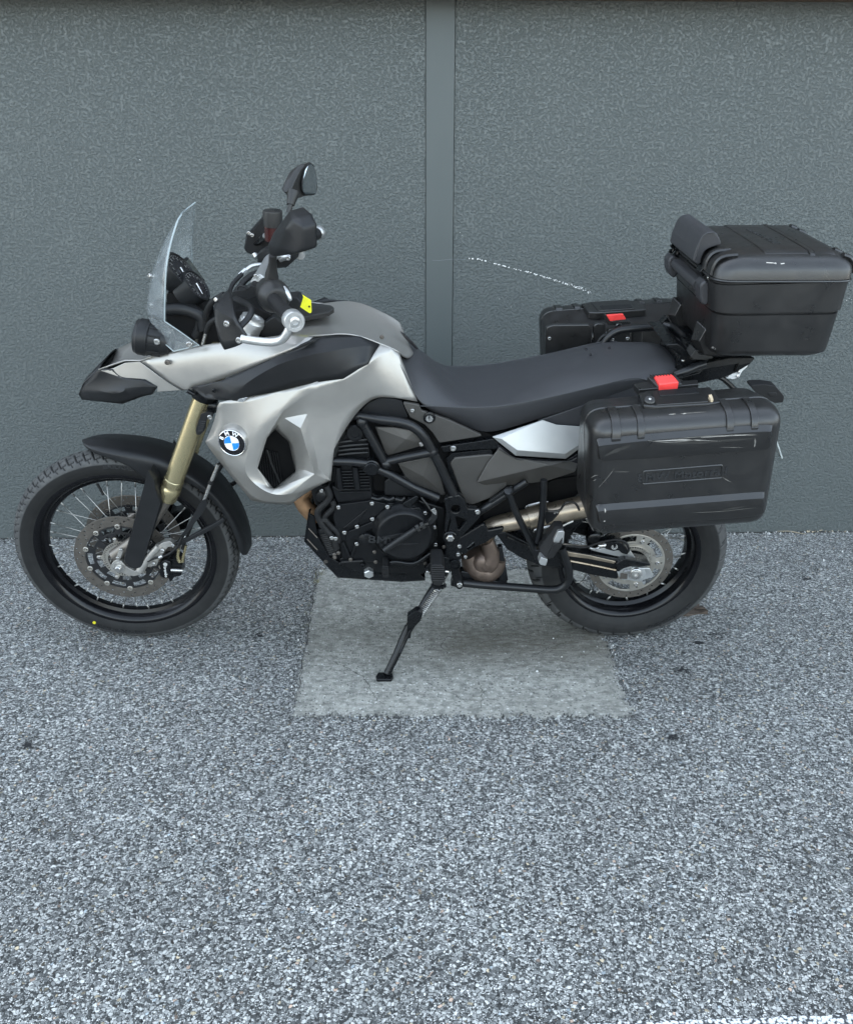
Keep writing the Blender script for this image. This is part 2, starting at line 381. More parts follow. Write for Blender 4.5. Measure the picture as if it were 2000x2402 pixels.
def clear_sheet():
    """clear polycarbonate: mostly see-through sheet, its haze and reflection streaks painted in as soft grey"""
    a = N('hazed_clear_polycarbonate'); o = a.obj()
    tr = a.n('ShaderNodeBsdfTransparent'); tr.inputs[0].default_value = (.965, .975, .975, 1)
    gl = a.n('ShaderNodeBsdfGlossy'); gl.inputs['Roughness'].default_value = .08
    df = a.n('ShaderNodeBsdfDiffuse'); df.inputs[0].default_value = (.55, .60, .62, 1)  # pale grey painted in for the haze on the sheet
    lw = a.n('ShaderNodeLayerWeight'); lw.inputs[0].default_value = .5
    fr = a.ramp(lw.outputs['Facing'], [(.0, .04), (.5, .08), (.85, .34), (1.0, .75)])
    n1 = a.noise(26, 5, .7, o, 1.5)
    m1 = a.n('ShaderNodeMixShader'); a.l(a.ramp(n1.outputs[0], [(.35, .09), (.75, .26)]).outputs[0], m1.inputs[0]); a.l(tr.outputs[0], m1.inputs[1]); a.l(df.outputs[0], m1.inputs[2])
    m2 = a.n('ShaderNodeMixShader'); a.l(fr.outputs[0], m2.inputs[0]); a.l(m1.outputs[0], m2.inputs[1]); a.l(gl.outputs[0], m2.inputs[2])
    a.l(m2.outputs[0], a.t.nodes['Material Output'].inputs[0]); return a.m
CLEAR = clear_sheet()
LENS = glass('headlight_glass', (.9, .92, .95), .02)

# ------------------------------------------------------------ modelling tools (all in the motorcycle's own frame)
ORIGIN = Vector((0, 0, 0))           # where the thing being built has its base
CUR = None
def thing(name, label, cat, o=(0, 0, 0), group=None):
    global ORIGIN, CUR
    ORIGIN = Vector(o); CUR = link(name, None); CUR.matrix_world = BIKE_M @ Matrix.Translation(ORIGIN)
    CUR.empty_display_size = .1
    return tag(CUR, label, cat, group)
def part(name, verts, faces, mat, parent=None, smooth=True, bevel=0, seg=2, angle=28, sub=0, solid=0, soff=-1, creases=None, matidx=None, local=False, allcrease=0):
    vs = [Vector(v) - (Vector((0, 0, 0)) if local else ORIGIN) for v in verts]
    me = bpy.data.meshes.new(name); me.from_pydata([tuple(v) for v in vs], [], [tuple(f) for f in faces])
    mats = mat if isinstance(mat, (list, tuple)) else [mat]
    for q in mats: me.materials.append(q)
    if matidx:
        for p, i in zip(me.polygons, matidx): p.material_index = i
    bm = bmesh.new(); bm.from_mesh(me)
    bmesh.ops.recalc_face_normals(bm, faces=bm.faces)
    if creases:
        cl = bm.edges.layers.float.new('crease_edge'); bm.verts.ensure_lookup_table()
        for (i, j, c) in creases:
            e = bm.edges.get((bm.verts[i], bm.verts[j]))
            if e: e[cl] = c
    if allcrease:
        cl = bm.edges.layers.float.get('crease_edge') or bm.edges.layers.float.new('crease_edge')
        for e in bm.edges: e[cl] = max(e[cl], allcrease)
    bm.to_mesh(me); bm.free()
    if smooth:
        for p in me.polygons: p.use_smooth = True
    o = link(name, me, None, parent or CUR)
    if solid:
        m = o.modifiers.new('solid', 'SOLIDIFY'); m.thickness = solid; m.offset = soff; m.use_even_offset = True
    if sub:
        m = o.modifiers.new('sub', 'SUBSURF'); m.levels = sub; m.render_levels = sub; m.boundary_smooth = 'PRESERVE_CORNERS'
    if bevel:
        m = o.modifiers.new('bevel', 'BEVEL'); m.width = bevel; m.segments = seg; m.limit_method = 'ANGLE'; m.angle_limit = R(angle); m.harden_normals = smooth
    elif smooth and not sub:
        me.set_sharp_from_angle(angle=R(38))
    return o
def slab_yl(name, pts, mat, depth, parent=None, bevel=.002, seg=2, smooth=True, rnd=0, rn=4):
    """flat-sided piece: outline on its near side, carried `depth` metres to the right (depth may be negative)"""
    if rnd: pts = fillet(pts, rnd, rn)
    n = len(pts); off = Vector((0, depth, 0))
    vs = list(pts) + [p + off for p in pts]
    fs = [tuple(range(n)), tuple(range(2 * n - 1, n - 1, -1))] + [(i, n + i, n + (i + 1) % n, (i + 1) % n) for i in range(n)]
    return part(name, vs, fs, mat, parent, smooth, bevel, seg)
def fillet(P, r, n=4):
    """round every corner of a closed 3D outline"""
    out = []; L = len(P)
    for i in range(L):
        p, a, b = P[i], P[i - 1], P[(i + 1) % L]
        rr = r[i] if isinstance(r, (list, tuple)) else r
        u, v = a - p, b - p; lu, lv = u.length, v.length
        if rr <= 0 or lu < 1e-6 or lv < 1e-6: out.append(p); continue
        u /= lu; v /= lv; c = max(-1, min(1, u.dot(v))); half = math.acos(c) / 2
        if half > 1.5: out.append(p); continue
        t = min(rr / math.tan(half), lu * .48, lv * .48)
        A_, B_ = p + u * t, p + v * t
        for k in range(n + 1):
            w = k / n; out.append(A_.lerp(p, w).lerp(p.lerp(B_, w), w))
    return out
def spline(pts, n=8, closed=False):
    P = [Vector(p) for p in pts]; out = []; L = len(P)
    for i in range(L if closed else L - 1):
        p1, p2 = P[i], P[(i + 1) % L]
        p0 = P[i - 1] if (closed or i) else p1 * 2 - p2
        p3 = P[(i + 2) % L] if (closed or i + 2 < L) else p2 * 2 - p1
        for k in range(n):
            t = k / n; out.append(.5 * ((2 * p1) + (p2 - p0) * t + (2 * p0 - 5 * p1 + 4 * p2 - p3) * t * t + (3 * p1 - p0 - 3 * p2 + p3) * t ** 3))
    if not closed: out.append(P[-1])
    return out
def tube_geo(pts, r, segs=12, caps=True, flat=1.0, ref=None):
    P = [Vector(p) for p in pts]; n = len(P); vs = []; fs = []
    rs = r if isinstance(r, (list, tuple)) else [r] * n
    if len(rs) != n: rs = [rs[min(len(rs) - 1, int(i * (len(rs) - 1) / max(1, n - 1)))] + 0 * i if False else float(np.interp(i / (n - 1), np.linspace(0, 1, len(rs)), rs)) for i in range(n)]
    T = [(P[min(i + 1, n - 1)] - P[max(i - 1, 0)]).normalized() for i in range(n)]
    u = (Vector(ref) if ref else Vector((0, 1, 0))); u = (u - T[0] * u.dot(T[0]))
    if u.length < 1e-3: u = Vector((1, 0, 0)) - T[0] * T[0].x
    u.normalize()
    for i in range(n):
        u = (u - T[i] * u.dot(T[i])).normalized(); w = T[i].cross(u)
        for k in range(segs):
            a = 2 * pi * k / segs; vs.append(P[i] + (u * cos(a) * flat + w * sin(a)) * rs[i])
        if i:
            for k in range(segs):
                a, b = (i - 1) * segs + k, (i - 1) * segs + (k + 1) % segs; fs.append((a, b, b + segs, a + segs))
    if caps: fs += [tuple(range(segs))[::-1], tuple(range((n - 1) * segs, n * segs))]
    return vs, fs
def tube(name, pts, r, mat, parent=None, segs=12, smooth_path=6, flat=1.0, ref=None, caps=True):
    P = spline(pts, smooth_path) if smooth_path and len(pts) > 2 else pts
    vs, fs = tube_geo(P, r, segs, caps, flat, ref)
    return part(name, vs, fs, mat, parent)
def lathe_geo(c, axis, prof, segs=24, ref=None):
    """profile rows (distance along the axis, radius)"""
    ax = Vector(axis).normalized(); c = Vector(c)
    u = Vector(ref) if ref else Vector((0, 0, 1)); u = u - ax * u.dot(ax)
    if u.length < 1e-3: u = Vector((1, 0, 0)) - ax * ax.x
    u.normalize(); w = ax.cross(u); vs = []; fs = []
    for i, (t, r) in enumerate(prof):
        for k in range(segs):
            a = 2 * pi * k / segs; vs.append(c + ax * t + (u * cos(a) + w * sin(a)) * max(r, 1e-5))
        if i:
            for k in range(segs):
                a, b = (i - 1) * segs + k, (i - 1) * segs + (k + 1) % segs; fs.append((a, b, b + segs, a + segs))
    return vs, fs
def lathe(name, c, axis, prof, mat, parent=None, segs=24, local=False):
    vs, fs = lathe_geo(c, axis, prof, segs); n = len(prof)
    if prof[0][1] > 1e-4: fs.append(tuple(range(segs))[::-1])
    if prof[-1][1] > 1e-4: fs.append(tuple(range((n - 1) * segs, n * segs)))
    return part(name, vs, fs, mat, parent, local=local)
def merge(lst):
    vs, fs, mi = [], [], []
    for q in lst:
        v, f = q[0], q[1]; b = len(vs); vs += v; fs += [tuple(i + b for i in t) for t in f]; mi += [q[2] if len(q) > 2 else 0] * len(f)
    return vs, fs, mi
def loft(name, rows, mat, parent=None, closed=True, caps=True, bevel=0, sub=0, smooth=True, seg=3):
    n = len(rows[0]); vs = [p for r in rows for p in r]; fs = []
    for i in range(len(rows) - 1):
        for k in range(n if closed else n - 1):
            a, b = i * n + k, i * n + (k + 1) % n; fs.append((a, b, b + n, a + n))
    if caps and closed: fs += [tuple(range(n))[::-1], tuple(range((len(rows) - 1) * n, len(rows) * n))]
    return part(name, vs, fs, mat, parent, smooth, bevel, seg, sub=sub)
def plate2d(loops, thick, bevel=.0008):
    """sheet with holes from closed 2D outlines (first one outer), lying in local XZ, `thick` along Y; returns a mesh"""
    cu = bpy.data.curves.new('plate', 'CURVE'); cu.dimensions = '2D'; cu.fill_mode = 'BOTH'
    for lp in loops:
        s = cu.splines.new('POLY'); s.points.add(len(lp) - 1); s.use_cyclic_u = True
        for q, (a, b) in zip(s.points, lp): q.co = (a, b, 0, 1)
    cu.extrude = max(1e-5, thick / 2 - bevel); cu.bevel_depth = bevel; cu.bevel_resolution = 1; cu.offset = -bevel
    o = bpy.data.objects.new('plate', cu); COL.objects.link(o)
    dg = bpy.context.evaluated_depsgraph_get(); me = bpy.data.meshes.new_from_object(o.evaluated_get(dg))
    bpy.data.objects.remove(o); bpy.data.curves.remove(cu)
    me.transform(Matrix(((1, 0, 0, 0), (0, 0, -1, 0), (0, 1, 0, 0), (0, 0, 0, 1))))
    me.materials.clear(); return me
def plate(name, loops, yl, thick, mat, parent=None, bevel=.0012):
    """loops: 3D outlines; only x and z are used, the sheet is centred on y = yl"""
    me = plate2d([[(p.x - ORIGIN.x, p.z - ORIGIN.z) for p in lp] for lp in loops], thick, bevel)
    me.transform(Matrix.Translation((0, yl - ORIGIN.y, 0)))
    o = link(name, me, mat, parent or CUR)
    for p in me.polygons: p.use_smooth = True
    me.set_sharp_from_angle(angle=R(30)); return o
def circ(c, r, n=20, a0=0): return [Vector((c.x + r * cos(a0 + 2 * pi * i / n), c.y, c.z + r * sin(a0 + 2 * pi * i / n))) for i in range(n)]
_bolt = {}
def bolt(pos, r, parent=None, axis=(0, -1, 0), mat=None, kind='cap', h=.6):
    mat = mat or STEEL; key = (round(r, 4), mat.name, kind)
    if key not in _bolt:
        if kind == 'hex': vs, fs = lathe_geo((0, 0, 0), (0, 0, 1), [(-.3 * r, r * .95), (.65 * r, r * .95), (.8 * r, r * .75), (.8 * r, 1e-5)], 6)
        else: vs, fs = lathe_geo((0, 0, 0), (0, 0, 1), [(-.4 * r, r), (h * .6 * r, r), (h * .95 * r, r * .82), (h * r, r * .52), (h * .45 * r, r * .45), (h * .4 * r, 1e-5)], 14)
        me = bpy.data.meshes.new('bolt'); me.from_pydata([tuple(v) for v in vs], [], fs); me.materials.append(mat)
        for p in me.polygons: p.use_smooth = True
        me.set_sharp_from_angle(angle=R(35)); _bolt[key] = me
    o = link('bolt', _bolt[key], None, parent or CUR)
    q = Vector(axis).to_track_quat('Z', 'Y'); o.matrix_local = Matrix.Translation(Vector(pos) - ORIGIN) @ q.to_matrix().to_4x4()
    return o
def text_mesh(s, size, ext=.0004, bold=0.0):
    cu = bpy.data.curves.new('txt', 'FONT'); cu.body = s; cu.size = size; cu.extrude = ext; cu.align_x = 'CENTER'; cu.align_y = 'CENTER'; cu.offset = bold; cu.resolution_u = 2
    o = bpy.data.objects.new('txt', cu); COL.objects.link(o)
    dg = bpy.context.evaluated_depsgraph_get(); me = bpy.data.meshes.new_from_object(o.evaluated_get(dg))
    bpy.data.objects.remove(o); bpy.data.curves.remove(cu); me.materials.clear(); return me
def lettering(name, s, pos, right, up, size, mat, parent=None, ext=.0004, bold=0.0, stretch=1.0):
    me = text_mesh(s, size, ext, bold); o = link(name, me, mat, parent or CUR)
    x = Vector(right).normalized(); y = Vector(up); y = (y - x * y.dot(x)).normalized(); z = x.cross(y)
    m = Matrix.Identity(4)
    for i in range(3): m[i][0] = x[i] * stretch; m[i][1] = y[i]; m[i][2] = z[i]; m[i][3] = (Vector(pos) - ORIGIN)[i]
    o.matrix_local = m; return o
def mir(pts): return [Vector((p.x, -p.y, p.z)) for p in pts]

# ------------------------------------------------------------ the motorcycle
BIKE = thing('motorcycle', 'silver and black touring motorcycle leaning on its side stand before the grey wall', 'motorcycle')

def tyre_geo(Rt, hw, hgt, groove, nth=1000, prof_n=60, gdepth=.0045):
    """torus-like tyre: profile from bead to bead, grooves pressed into the tread"""
    # half profile: crown, shoulder edge, side wall, bead (width in shares of hw, drop in shares of hgt)
    hp = np.array([(0, 0), (.22, .010), (.44, .045), (.64, .105), (.80, .185), (.92, .285), (.985, .385), (1.0, .43), (.995, .47), (.985, .60), (.93, .78), (.84, .92), (.78, 1.0)])
    al = np.concatenate([[0], np.cumsum(np.hypot(np.diff(hp[:, 0] * hw), np.diff(hp[:, 1] * hgt)))])
    q = np.linspace(-1, 1, prof_n) * al[-1]; yy = np.sign(q) * np.interp(np.abs(q), al, hp[:, 0] * hw); rr = Rt - np.interp(np.abs(q), al, hp[:, 1] * hgt)
    t = q
    th = np.linspace(0, 2 * pi, nth, endpoint=False)
    TH, TT = np.meshgrid(th, t, indexing='ij'); YY = np.broadcast_to(yy, TH.shape); RR = np.broadcast_to(rr, TH.shape).copy()
    g = groove(TH * Rt, TT); sl = np.clip(np.abs(YY) / hw, 0, 1); RR = RR - gdepth * g * (1 - .5 * sl); YY = YY - np.sign(YY) * gdepth * .6 * g * sl
    vs = np.stack([RR * np.cos(TH), YY, RR * np.sin(TH)], -1).reshape(-1, 3)
    i = np.arange(nth)[:, None]; k = np.arange(prof_n - 1)[None, :]; i2 = (i + 1) % nth
    fs = np.stack([i * prof_n + k, i * prof_n + k + 1, i2 * prof_n + k + 1, i2 * prof_n + k], -1).reshape(-1, 4)
    tr = (np.abs(q) < al[7] * .97) * 1.0
    colr = np.stack([np.broadcast_to(tr, g.shape), g, g * 0, g * 0 + 1], -1).reshape(-1, 4)
    return vs, fs, colr
def seg_dist(px, py, ax, ay, bx, by):
    dx, dy = bx - ax, by - ay; t = np.clip(((px - ax) * dx + (py - ay) * dy) / (dx * dx + dy * dy), 0, 1)
    return np.hypot(px - ax - t * dx, py - ay - t * dy)
def groove_front(s, t):
    pitch = 2 * pi * .345 / 78; out = np.zeros_like(s); w = t + 0          # arc across the tread in metres
    for sg in (1, -1):
        off = 0 if sg > 0 else pitch / 2; u = (s + off) % pitch - pitch / 2; ww = w * sg
        for sh in (-pitch, 0, pitch):
            us = u + sh
            d = seg_dist(us, ww, .008, .004, -.005, .040); d2 = seg_dist(us, ww, -.005, .040, -.021, .034); d3 = seg_dist(us, ww, .003, .020, -.011, .015)
            d4 = seg_dist(us, ww, -.012, .044, -.015, .049)
            for q, wd in ((d, .0026), (d2, .0023), (d3, .0019), (d4, .0017)): out = np.maximum(out, np.clip((wd - q) / .0009 + .5, 0, 1))
    return out
def groove_rear(s, t):
    pitch = 2 * pi * .318 / 34; out = np.zeros_like(s); w = t + 0
    for sg in (1, -1):
        off = 0 if sg > 0 else pitch / 2; u = (s + off) % pitch - pitch / 2; ww = w * sg
        for sh in (-pitch, 0, pitch):
            us = u + sh
            for (a, b, c, d_, wd) in ((.010, .010, -.012, .055, .0034), (.03, .046, .016, .078, .0032), (.012, .066, .002, .090, .0022)):
                out = np.maximum(out, np.clip((wd - seg_dist(us, ww, a, b, c, d_)) / .0012 + .5, 0, 1))
    return out
def np_part(name, vs, fs, mat, parent, colr=None):
    me = bpy.data.meshes.new(name); me.from_pydata(vs.tolist(), [], fs.tolist()); me.materials.append(mat)
    for p in me.polygons: p.use_smooth = True
    if colr is not None:
        at_ = me.color_attributes.new('tread', 'FLOAT_COLOR', 'POINT'); at_.data.foreach_set('color', colr.astype(np.float32).ravel())
    return link(name, me, None, parent)
def ring_text(name, s, Rc, yl, ang0, size, mat, parent, tilt=0.0, flip=False, stretch=1.25):
    """raised letters following the side wall, read from the left side"""
    me = text_mesh(s, size, .0006, .0006)
    for v in me.vertices:
        x, y, z = v.co.x * stretch, v.co.y, v.co.z
        a = ang0 - x / Rc if not flip else ang0 + x / Rc; r = Rc + (y if not flip else -y)
        v.co = (r * cos(a), yl + (y if not flip else -y) * tilt - (z + .0004), r * sin(a))
    return link(name, me, mat, parent)
def spoked_wheel(name, label, M_local, Rt, hw, hgt, groove, rim_r, rim_hw, hub, nsp, spoke_r):
    """hub as the part itself; tyre, rim, every spoke and the brake parts below it"""
    hv, hf = lathe_geo((0, 0, 0), (0, 1, 0), hub, 36)
    w = part(name, hv, hf, SATIN, BIKE, local=True); w.matrix_local = M_local; w['label'] = label
    vs, fs, colr = tyre_geo(Rt, hw, hgt, groove)
    np_part('tyre', vs, fs, TYRE, w, colr)
    f_ = rim_r; prof = [(-rim_hw, f_), (-rim_hw - .0035, f_ - .002), (-rim_hw - .0045, f_ - .006), (-rim_hw - .002, f_ - .013), (-rim_hw + .006, f_ - .021), (-rim_hw + .012, f_ - .024),
                        (-rim_hw * .45, f_ - .027), (-rim_hw * .30, f_ - .037), (0, f_ - .040)]
    prof = prof + [(-a, b) for a, b in prof[-2::-1]]; prof += [(rim_hw - .004, f_ - .002), (0, f_ - .012), (-rim_hw + .004, f_ - .002)]
    rv, rf = lathe_geo((0, 0, 0), (0, 1, 0), prof + [prof[0]], 128)
    part('rim', rv, rf, GLOSSB, w, local=True)
    return w

# steering: the front wheel is turned two degrees to the left about the raked steering axis
STEER = R(2.1); _ax = Vector((sin(R(26)), 0, cos(R(26)))); _o = Vector((-.789 - .117, 0, 0))
SM = Matrix.Translation(_o) @ Matrix.Rotation(STEER, 4, _ax) @ Matrix.Translation(-_o)
FC, RC = Vector((-.789, 0, .345)), Vector((.789, 0, .318))
def SA(p): return SM @ Vector(p)
fw = spoked_wheel('wheel', 'narrow spoked wheel with twin drilled brake discs', SM @ Matrix.Translation(FC), .345, .0455, .070, groove_front, .2806, .034,
                  [(-.055, .012), (-.055, .030), (-.046, .030), (-.044, .040), (-.036, .041), (-.034, .026), (.034, .026), (.036, .041), (.044, .040), (.046, .030), (.055, .030), (.055, .012)], 36, .0015)
rw = spoked_wheel('wheel', 'wide spoked wheel with sprocket', Matrix.Translation(RC), .318, .076, .094, groove_rear, .230, .056,
                  [(-.072, .014), (-.072, .040), (-.060, .042), (-.058, .052), (-.048, .053), (-.045, .036), (.045, .036), (.048, .058), (.060, .058), (.075, .045), (.075, .014)], 36, .0018)
def spokes(w, n, hub_r, hub_y, rim_r, rim_y, r, sweep, phase=0.0):
    """crossed wire spokes with a nipple at the rim"""
    cache = {}
    for i in range(n):
        side = -1 if i % 2 == 0 else 1; dirn = 1 if (i // 2) % 2 == 0 else -1
        key = (side, dirn)
        if key not in cache:
            a0 = -dirn * sweep
            p0 = Vector((hub_r * cos(a0), side * hub_y, hub_r * sin(a0))); p1 = Vector((rim_r, -side * rim_y * .0 + side * rim_y, 0))
            d = (p1 - p0).normalized()
            g1 = tube_geo([p0 - d * .004, p1], r, 7); g2 = tube_geo([p1 - d * .017, p1 - d * .004, p1 + d * .004], [r * 1.75, r * 1.75, r * 2.2], 7)
            vs, fs, mi = merge([(*g1, 0), (*g2, 1)])
            me = bpy.data.meshes.new('spoke'); me.from_pydata([tuple(v) for v in vs], [], fs); me.materials.append(SPOKE); me.materials.append(SPOKE)
            for p, k in zip(me.polygons, mi): p.use_smooth = True; p.material_index = k
            cache[key] = me
        o = link('spoke', cache[key], None, w); o.rotation_euler = (0, phase + 2 * pi * i / n, 0)
spokes(fw, 36, .039, .040, .2432, .006, .0013, R(58), R(4))
spokes(rw, 36, .052, .053, .192, .012, .0016, R(55), R(2))
def ring_pts(r, n, a0=0): return [(r * cos(a0 + 2 * pi * i / n), r * sin(a0 + 2 * pi * i / n)) for i in range(n)]
def hole(r, a, q, n=8): return [(r * cos(a) + q * cos(2 * pi * i / n), r * sin(a) + q * sin(2 * pi * i / n)) for i in range(n)]
def slot(r0, r1, a0, a1, n=6):
    o = [(r1 * cos(a0 + (a1 - a0) * i / n), r1 * sin(a0 + (a1 - a0) * i / n)) for i in range(n + 1)]
    return o + [(r0 * cos(a1 + (a0 - a1) * i / n), r0 * sin(a1 + (a0 - a1) * i / n)) for i in range(n + 1)]
def place(me, name, mat, parent, yl):
    o = link(name, me, mat, parent); o.location = (0, yl, 0); me.shade_smooth(); me.set_sharp_from_angle(angle=R(30)); return o
# front discs: drilled ring, dark carrier, floating bobbins, sensor ring on the left
hl = []
for i in range(24):
    a = 2 * pi * i / 24
    hl += [hole(.1425, a, .0030), hole(.1335, a + .09, .0030)] + ([hole(.1245, a + .17, .0030)] if i % 2 else [])
ringm = plate2d([ring_pts(.150, 96), ring_pts(.1165, 80)] + hl, .0048, .0006)
cl = []
for i in range(10):
    a = 2 * pi * i / 10
    cl += [slot(.094, .110, a - .20, a + .20), slot(.066, .086, a - .22 + .31, a + .13 + .31)]
carm = plate2d([ring_pts(.1150, 80), ring_pts(.050, 40)] + cl, .005, .0008)
absm = plate2d([ring_pts(.0635, 64), ring_pts(.046, 48)] + [slot(.0535, .0610, 2 * pi * i / 48, 2 * pi * i / 48 + .055, 1) for i in range(48)], .003, .0003)
bv, bf = lathe_geo((0, 0, 0), (0, 0, 1), [(-.004, .0085), (.0048, .0085), (.0058, .0075), (.0058, .0042), (.002, .0040), (.002, 1e-5)], 14)
BOB = mesh_from(bv, bf, True); BOB.set_sharp_from_angle(angle=R(35)); BOB.materials.append(ABS)
for sgn in (-1, 1):
    place(ringm, 'brake_disc', DISC, fw, sgn * .0635); place(carm, 'disc_carrier', CARR, fw, sgn * .0635)
    for i in range(10):
        an = 2 * pi * i / 10 + .31; bob = link('disc_bobbin', BOB, None, fw); bob.location = (.1150 * cos(an), sgn * .0635, .1150 * sin(an)); bob.rotation_euler = (R(90) * (1 if sgn < 0 else -1), 0, 0)
place(absm, 'sensor_ring', ABS, fw, -.071)
for i in range(5):
    a = 2 * pi * i / 5 + .5
    tab = plate2d([[(.060 * cos(a - .13), .060 * sin(a - .13)), (.079 * cos(a - .07), .079 * sin(a - .07)), (.081 * cos(a), .081 * sin(a)), (.079 * cos(a + .07), .079 * sin(a + .07)), (.060 * cos(a + .13), .060 * sin(a + .13))]], .003, .0004)
    place(tab, 'ring_tab', ABS, fw, -.0712)
    bolt((.073 * cos(a), -.073, .073 * sin(a)), .0052, fw)
ring_text('tyre_lettering', 'BRIDGESTONE', .309, -.0455, R(78), .019, EMBOSS, fw, 0.15)
ring_text('tyre_lettering', 'BRIDGESTONE', .309, -.0455, R(258), .019, EMBOSS, fw, 0.15)
yd = lathe_geo((.302 * cos(R(241)), -.0452, .302 * sin(R(241))), (0, -1, 0), [(-.002, .0052), (.0012, .0052), (.0012, 1e-5)], 14)
part('balance_mark', yd[0], yd[1], YDOT, fw, local=True)
vs_, fs_ = tube_geo([Vector((.235 * cos(R(104)), 0, .235 * sin(R(104)))), Vector((.196 * cos(R(103)), -.004, .196 * sin(R(103))))], [.0042, .0036], 8)
part('valve', vs_, fs_, RUBBER, fw, local=True)
# rear disc
hl = []
for i in range(20):
    a = 2 * pi * i / 20
    hl += [hole(.1255, a, .0032), hole(.1165, a + .11, .0032)]
rim_holes = [slot(.080, .100, 2 * pi * i / 5 + .24, 2 * pi * i / 5 + .24 + .78, 8) for i in range(5)] + [hole(.096, 2 * pi * i / 5, .0035) for i in range(5)]
rdm = plate2d([ring_pts(.1325, 96), ring_pts(.1055, 72)] + hl, .005, .0006)
rcm = plate2d([ring_pts(.1065, 72), ring_pts(.060, 40)] + rim_holes, .0055, .0008)
place(rdm, 'brake_disc', DISC, rw, -.076); place(rcm, 'disc_carrier', ABS, rw, -.0775)
am2 = plate2d([ring_pts(.0665, 64), ring_pts(.051, 48)] + [slot(.0575, .0635, 2 * pi * i / 48, 2 * pi * i / 48 + .060, 1) for i in range(48)], .003, .0003)
place(am2, 'sensor_ring', ABS, rw, -.0835)
for i in range(5):
    a = 2 * pi * i / 5; bolt((.083 * cos(a), -.0805, .083 * sin(a)), .0070, rw)
sp = []
for i in range(42):
    a = 2 * pi * i / 42
    for k, r_ in ((0, .101), (.25, .101), (.42, .109), (.58, .109), (.75, .101)): sp.append((r_ * cos(a + k * 2 * pi / 42), r_ * sin(a + k * 2 * pi / 42)))
place(plate2d([sp, ring_pts(.060, 40)] + [slot(.070, .090, 2 * pi * i / 6, 2 * pi * i / 6 + .7) for i in range(6)], .006, .0005), 'sprocket', CARR, rw, .088)
ring_text('tyre_lettering', 'BRIDGESTONE', .272, -.0755, R(306), .020, EMBOSS, rw, 0.2)
ring_text('tyre_lettering', 'BRIDGESTONE', .272, -.0755, R(126), .020, EMBOSS, rw, 0.2)

# ---------------- front end: fork, guards, mudguard, caliper
def both(fn):
    for s in (-1, 1): fn(s)
def sy(pts, s):                      # s = -1 keeps the traced left side, +1 mirrors it to the right
    return pts if s < 0 else mir(pts)
ftop, fbot = at('2', 945, 700, -.105), at('2', 705, 1375, -.105)
fdir = (fbot - ftop).normalized(); flen = (fbot - ftop).length
def fork(s):
    c = Vector((ftop.x, s * .105, ftop.z)); d = Vector((fdir.x, 0, fdir.z))
    L = flen
    lathe('fork_tube', c, d, [(-.17, .0275), (L * .78, .0275), (L * .785, .0290), (L * .835, .0290), (L * .84, .0278), (L * .862, .0278), (L * .868, .0292), (L * .918, .0292), (L * .925, .0280), (L * .985, .0270), (L, .0235), (L, .001)], GOLD, segs=36)
    ax = SA((-.789, s * .105, .345)); end = c + d * (L - .004)
    tube('fork_slider', [end, end.lerp(ax, .5), ax + Vector((-.012, 0, .035))], [.0175, .0175, .021], DISC, segs=20)
both(fork)
lathe('fork_clamp', ftop + Vector((0, 0, 0)) - fdir * .035, fdir, [(-.03, .036), (.018, .036), (.026, .033)], SATIN, segs=28)
# black plastic guard over the slider: curved shell following the slider
def guard(s):
    dz = 0 if s < 0 else -.035
    P = A('1', [(1024, 448), (1066, 512), (1078, 590), (1112, 672), (962, 1108), (893, 1118), (832, 1072), (868, 950)], -.140)
    rows = []
    for (yl, sh) in ((-.098, .0), (-.124, .0), (-.137, .004), (-.142, .010)):
        cx = sum(p.x for p in P) / 8; rows.append([Vector((p.x + (cx - p.x) * sh * 9, s * -yl * 1.0, p.z + dz)) for p in P])
    rows = [fillet(r, [0, .01, .02, .02, .012, .016, .02, .03], 4) for r in rows]
    n = len(rows[0]); vs = [p for r in rows for p in r]; fs = []
    for i in range(3):
        for k in range(n): a, b = i * n + k, i * n + (k + 1) % n; fs.append((a, b, b + n, a + n))
    fs.append(tuple(range(3 * n, 4 * n)))
    part('fork_guard', vs, fs, PLAST)
both(guard)
# axle foot, axle nut and caliper bracket of the left leg
axl = SA((-.789, -.105, .345))
foot = A('1', [(757, 1120), (762, 1090), (775, 1075), (790, 1062), (830, 1068), (862, 1105), (925, 1140), (985, 1060), (1075, 965), (1115, 940), (1160, 932), (1192, 955), (1185, 972), (1150, 970), (1122, 1005), (1085, 1058), (1070, 1100), (1000, 1110), (960, 1160), (915, 1172), (870, 1165), (835, 1150), (800, 1152), (770, 1148)], -.128)
slab_yl('caliper_bracket', fillet(foot, .006, 3), DULL, .022, bevel=.0035, seg=3)
tube('bracket_arm', A('1', [(958, 1130), (1010, 1050), (1085, 965)], -.131), [.013, .011, .010], DULL, segs=12)
aw = at('1', 812, 1116, -.133)
lathe('axle_nut', aw, (0, -1, 0), [(-.012, .0165), (.0, .0165), (.001, .0098), (.010, .0098), (.0115, .008), (.0115, .001)], STEEL, segs=24)
for (x, y, r) in [(906, 1107, .0062), (1108, 998, .0078), (1048, 1087, .0066), (1182, 962, .0055), (825, 992, .0048), (803, 1047, .0048)]: bolt(at('1', x, y, -.134), r)
slab_yl('sensor_mount', fillet(A('1', [(795, 1040), (815, 985), (838, 982), (842, 1000), (825, 1050), (812, 1066), (792, 1064)], -.130), .004, 2), DULL, .010, bevel=.002)
cal = A('1', [(1092, 1075), (1128, 1060), (1165, 1075), (1172, 1105), (1160, 1130), (1170, 1155), (1165, 1185), (1130, 1192), (1098, 1180), (1085, 1150), (1095, 1122), (1085, 1098)], -.118)
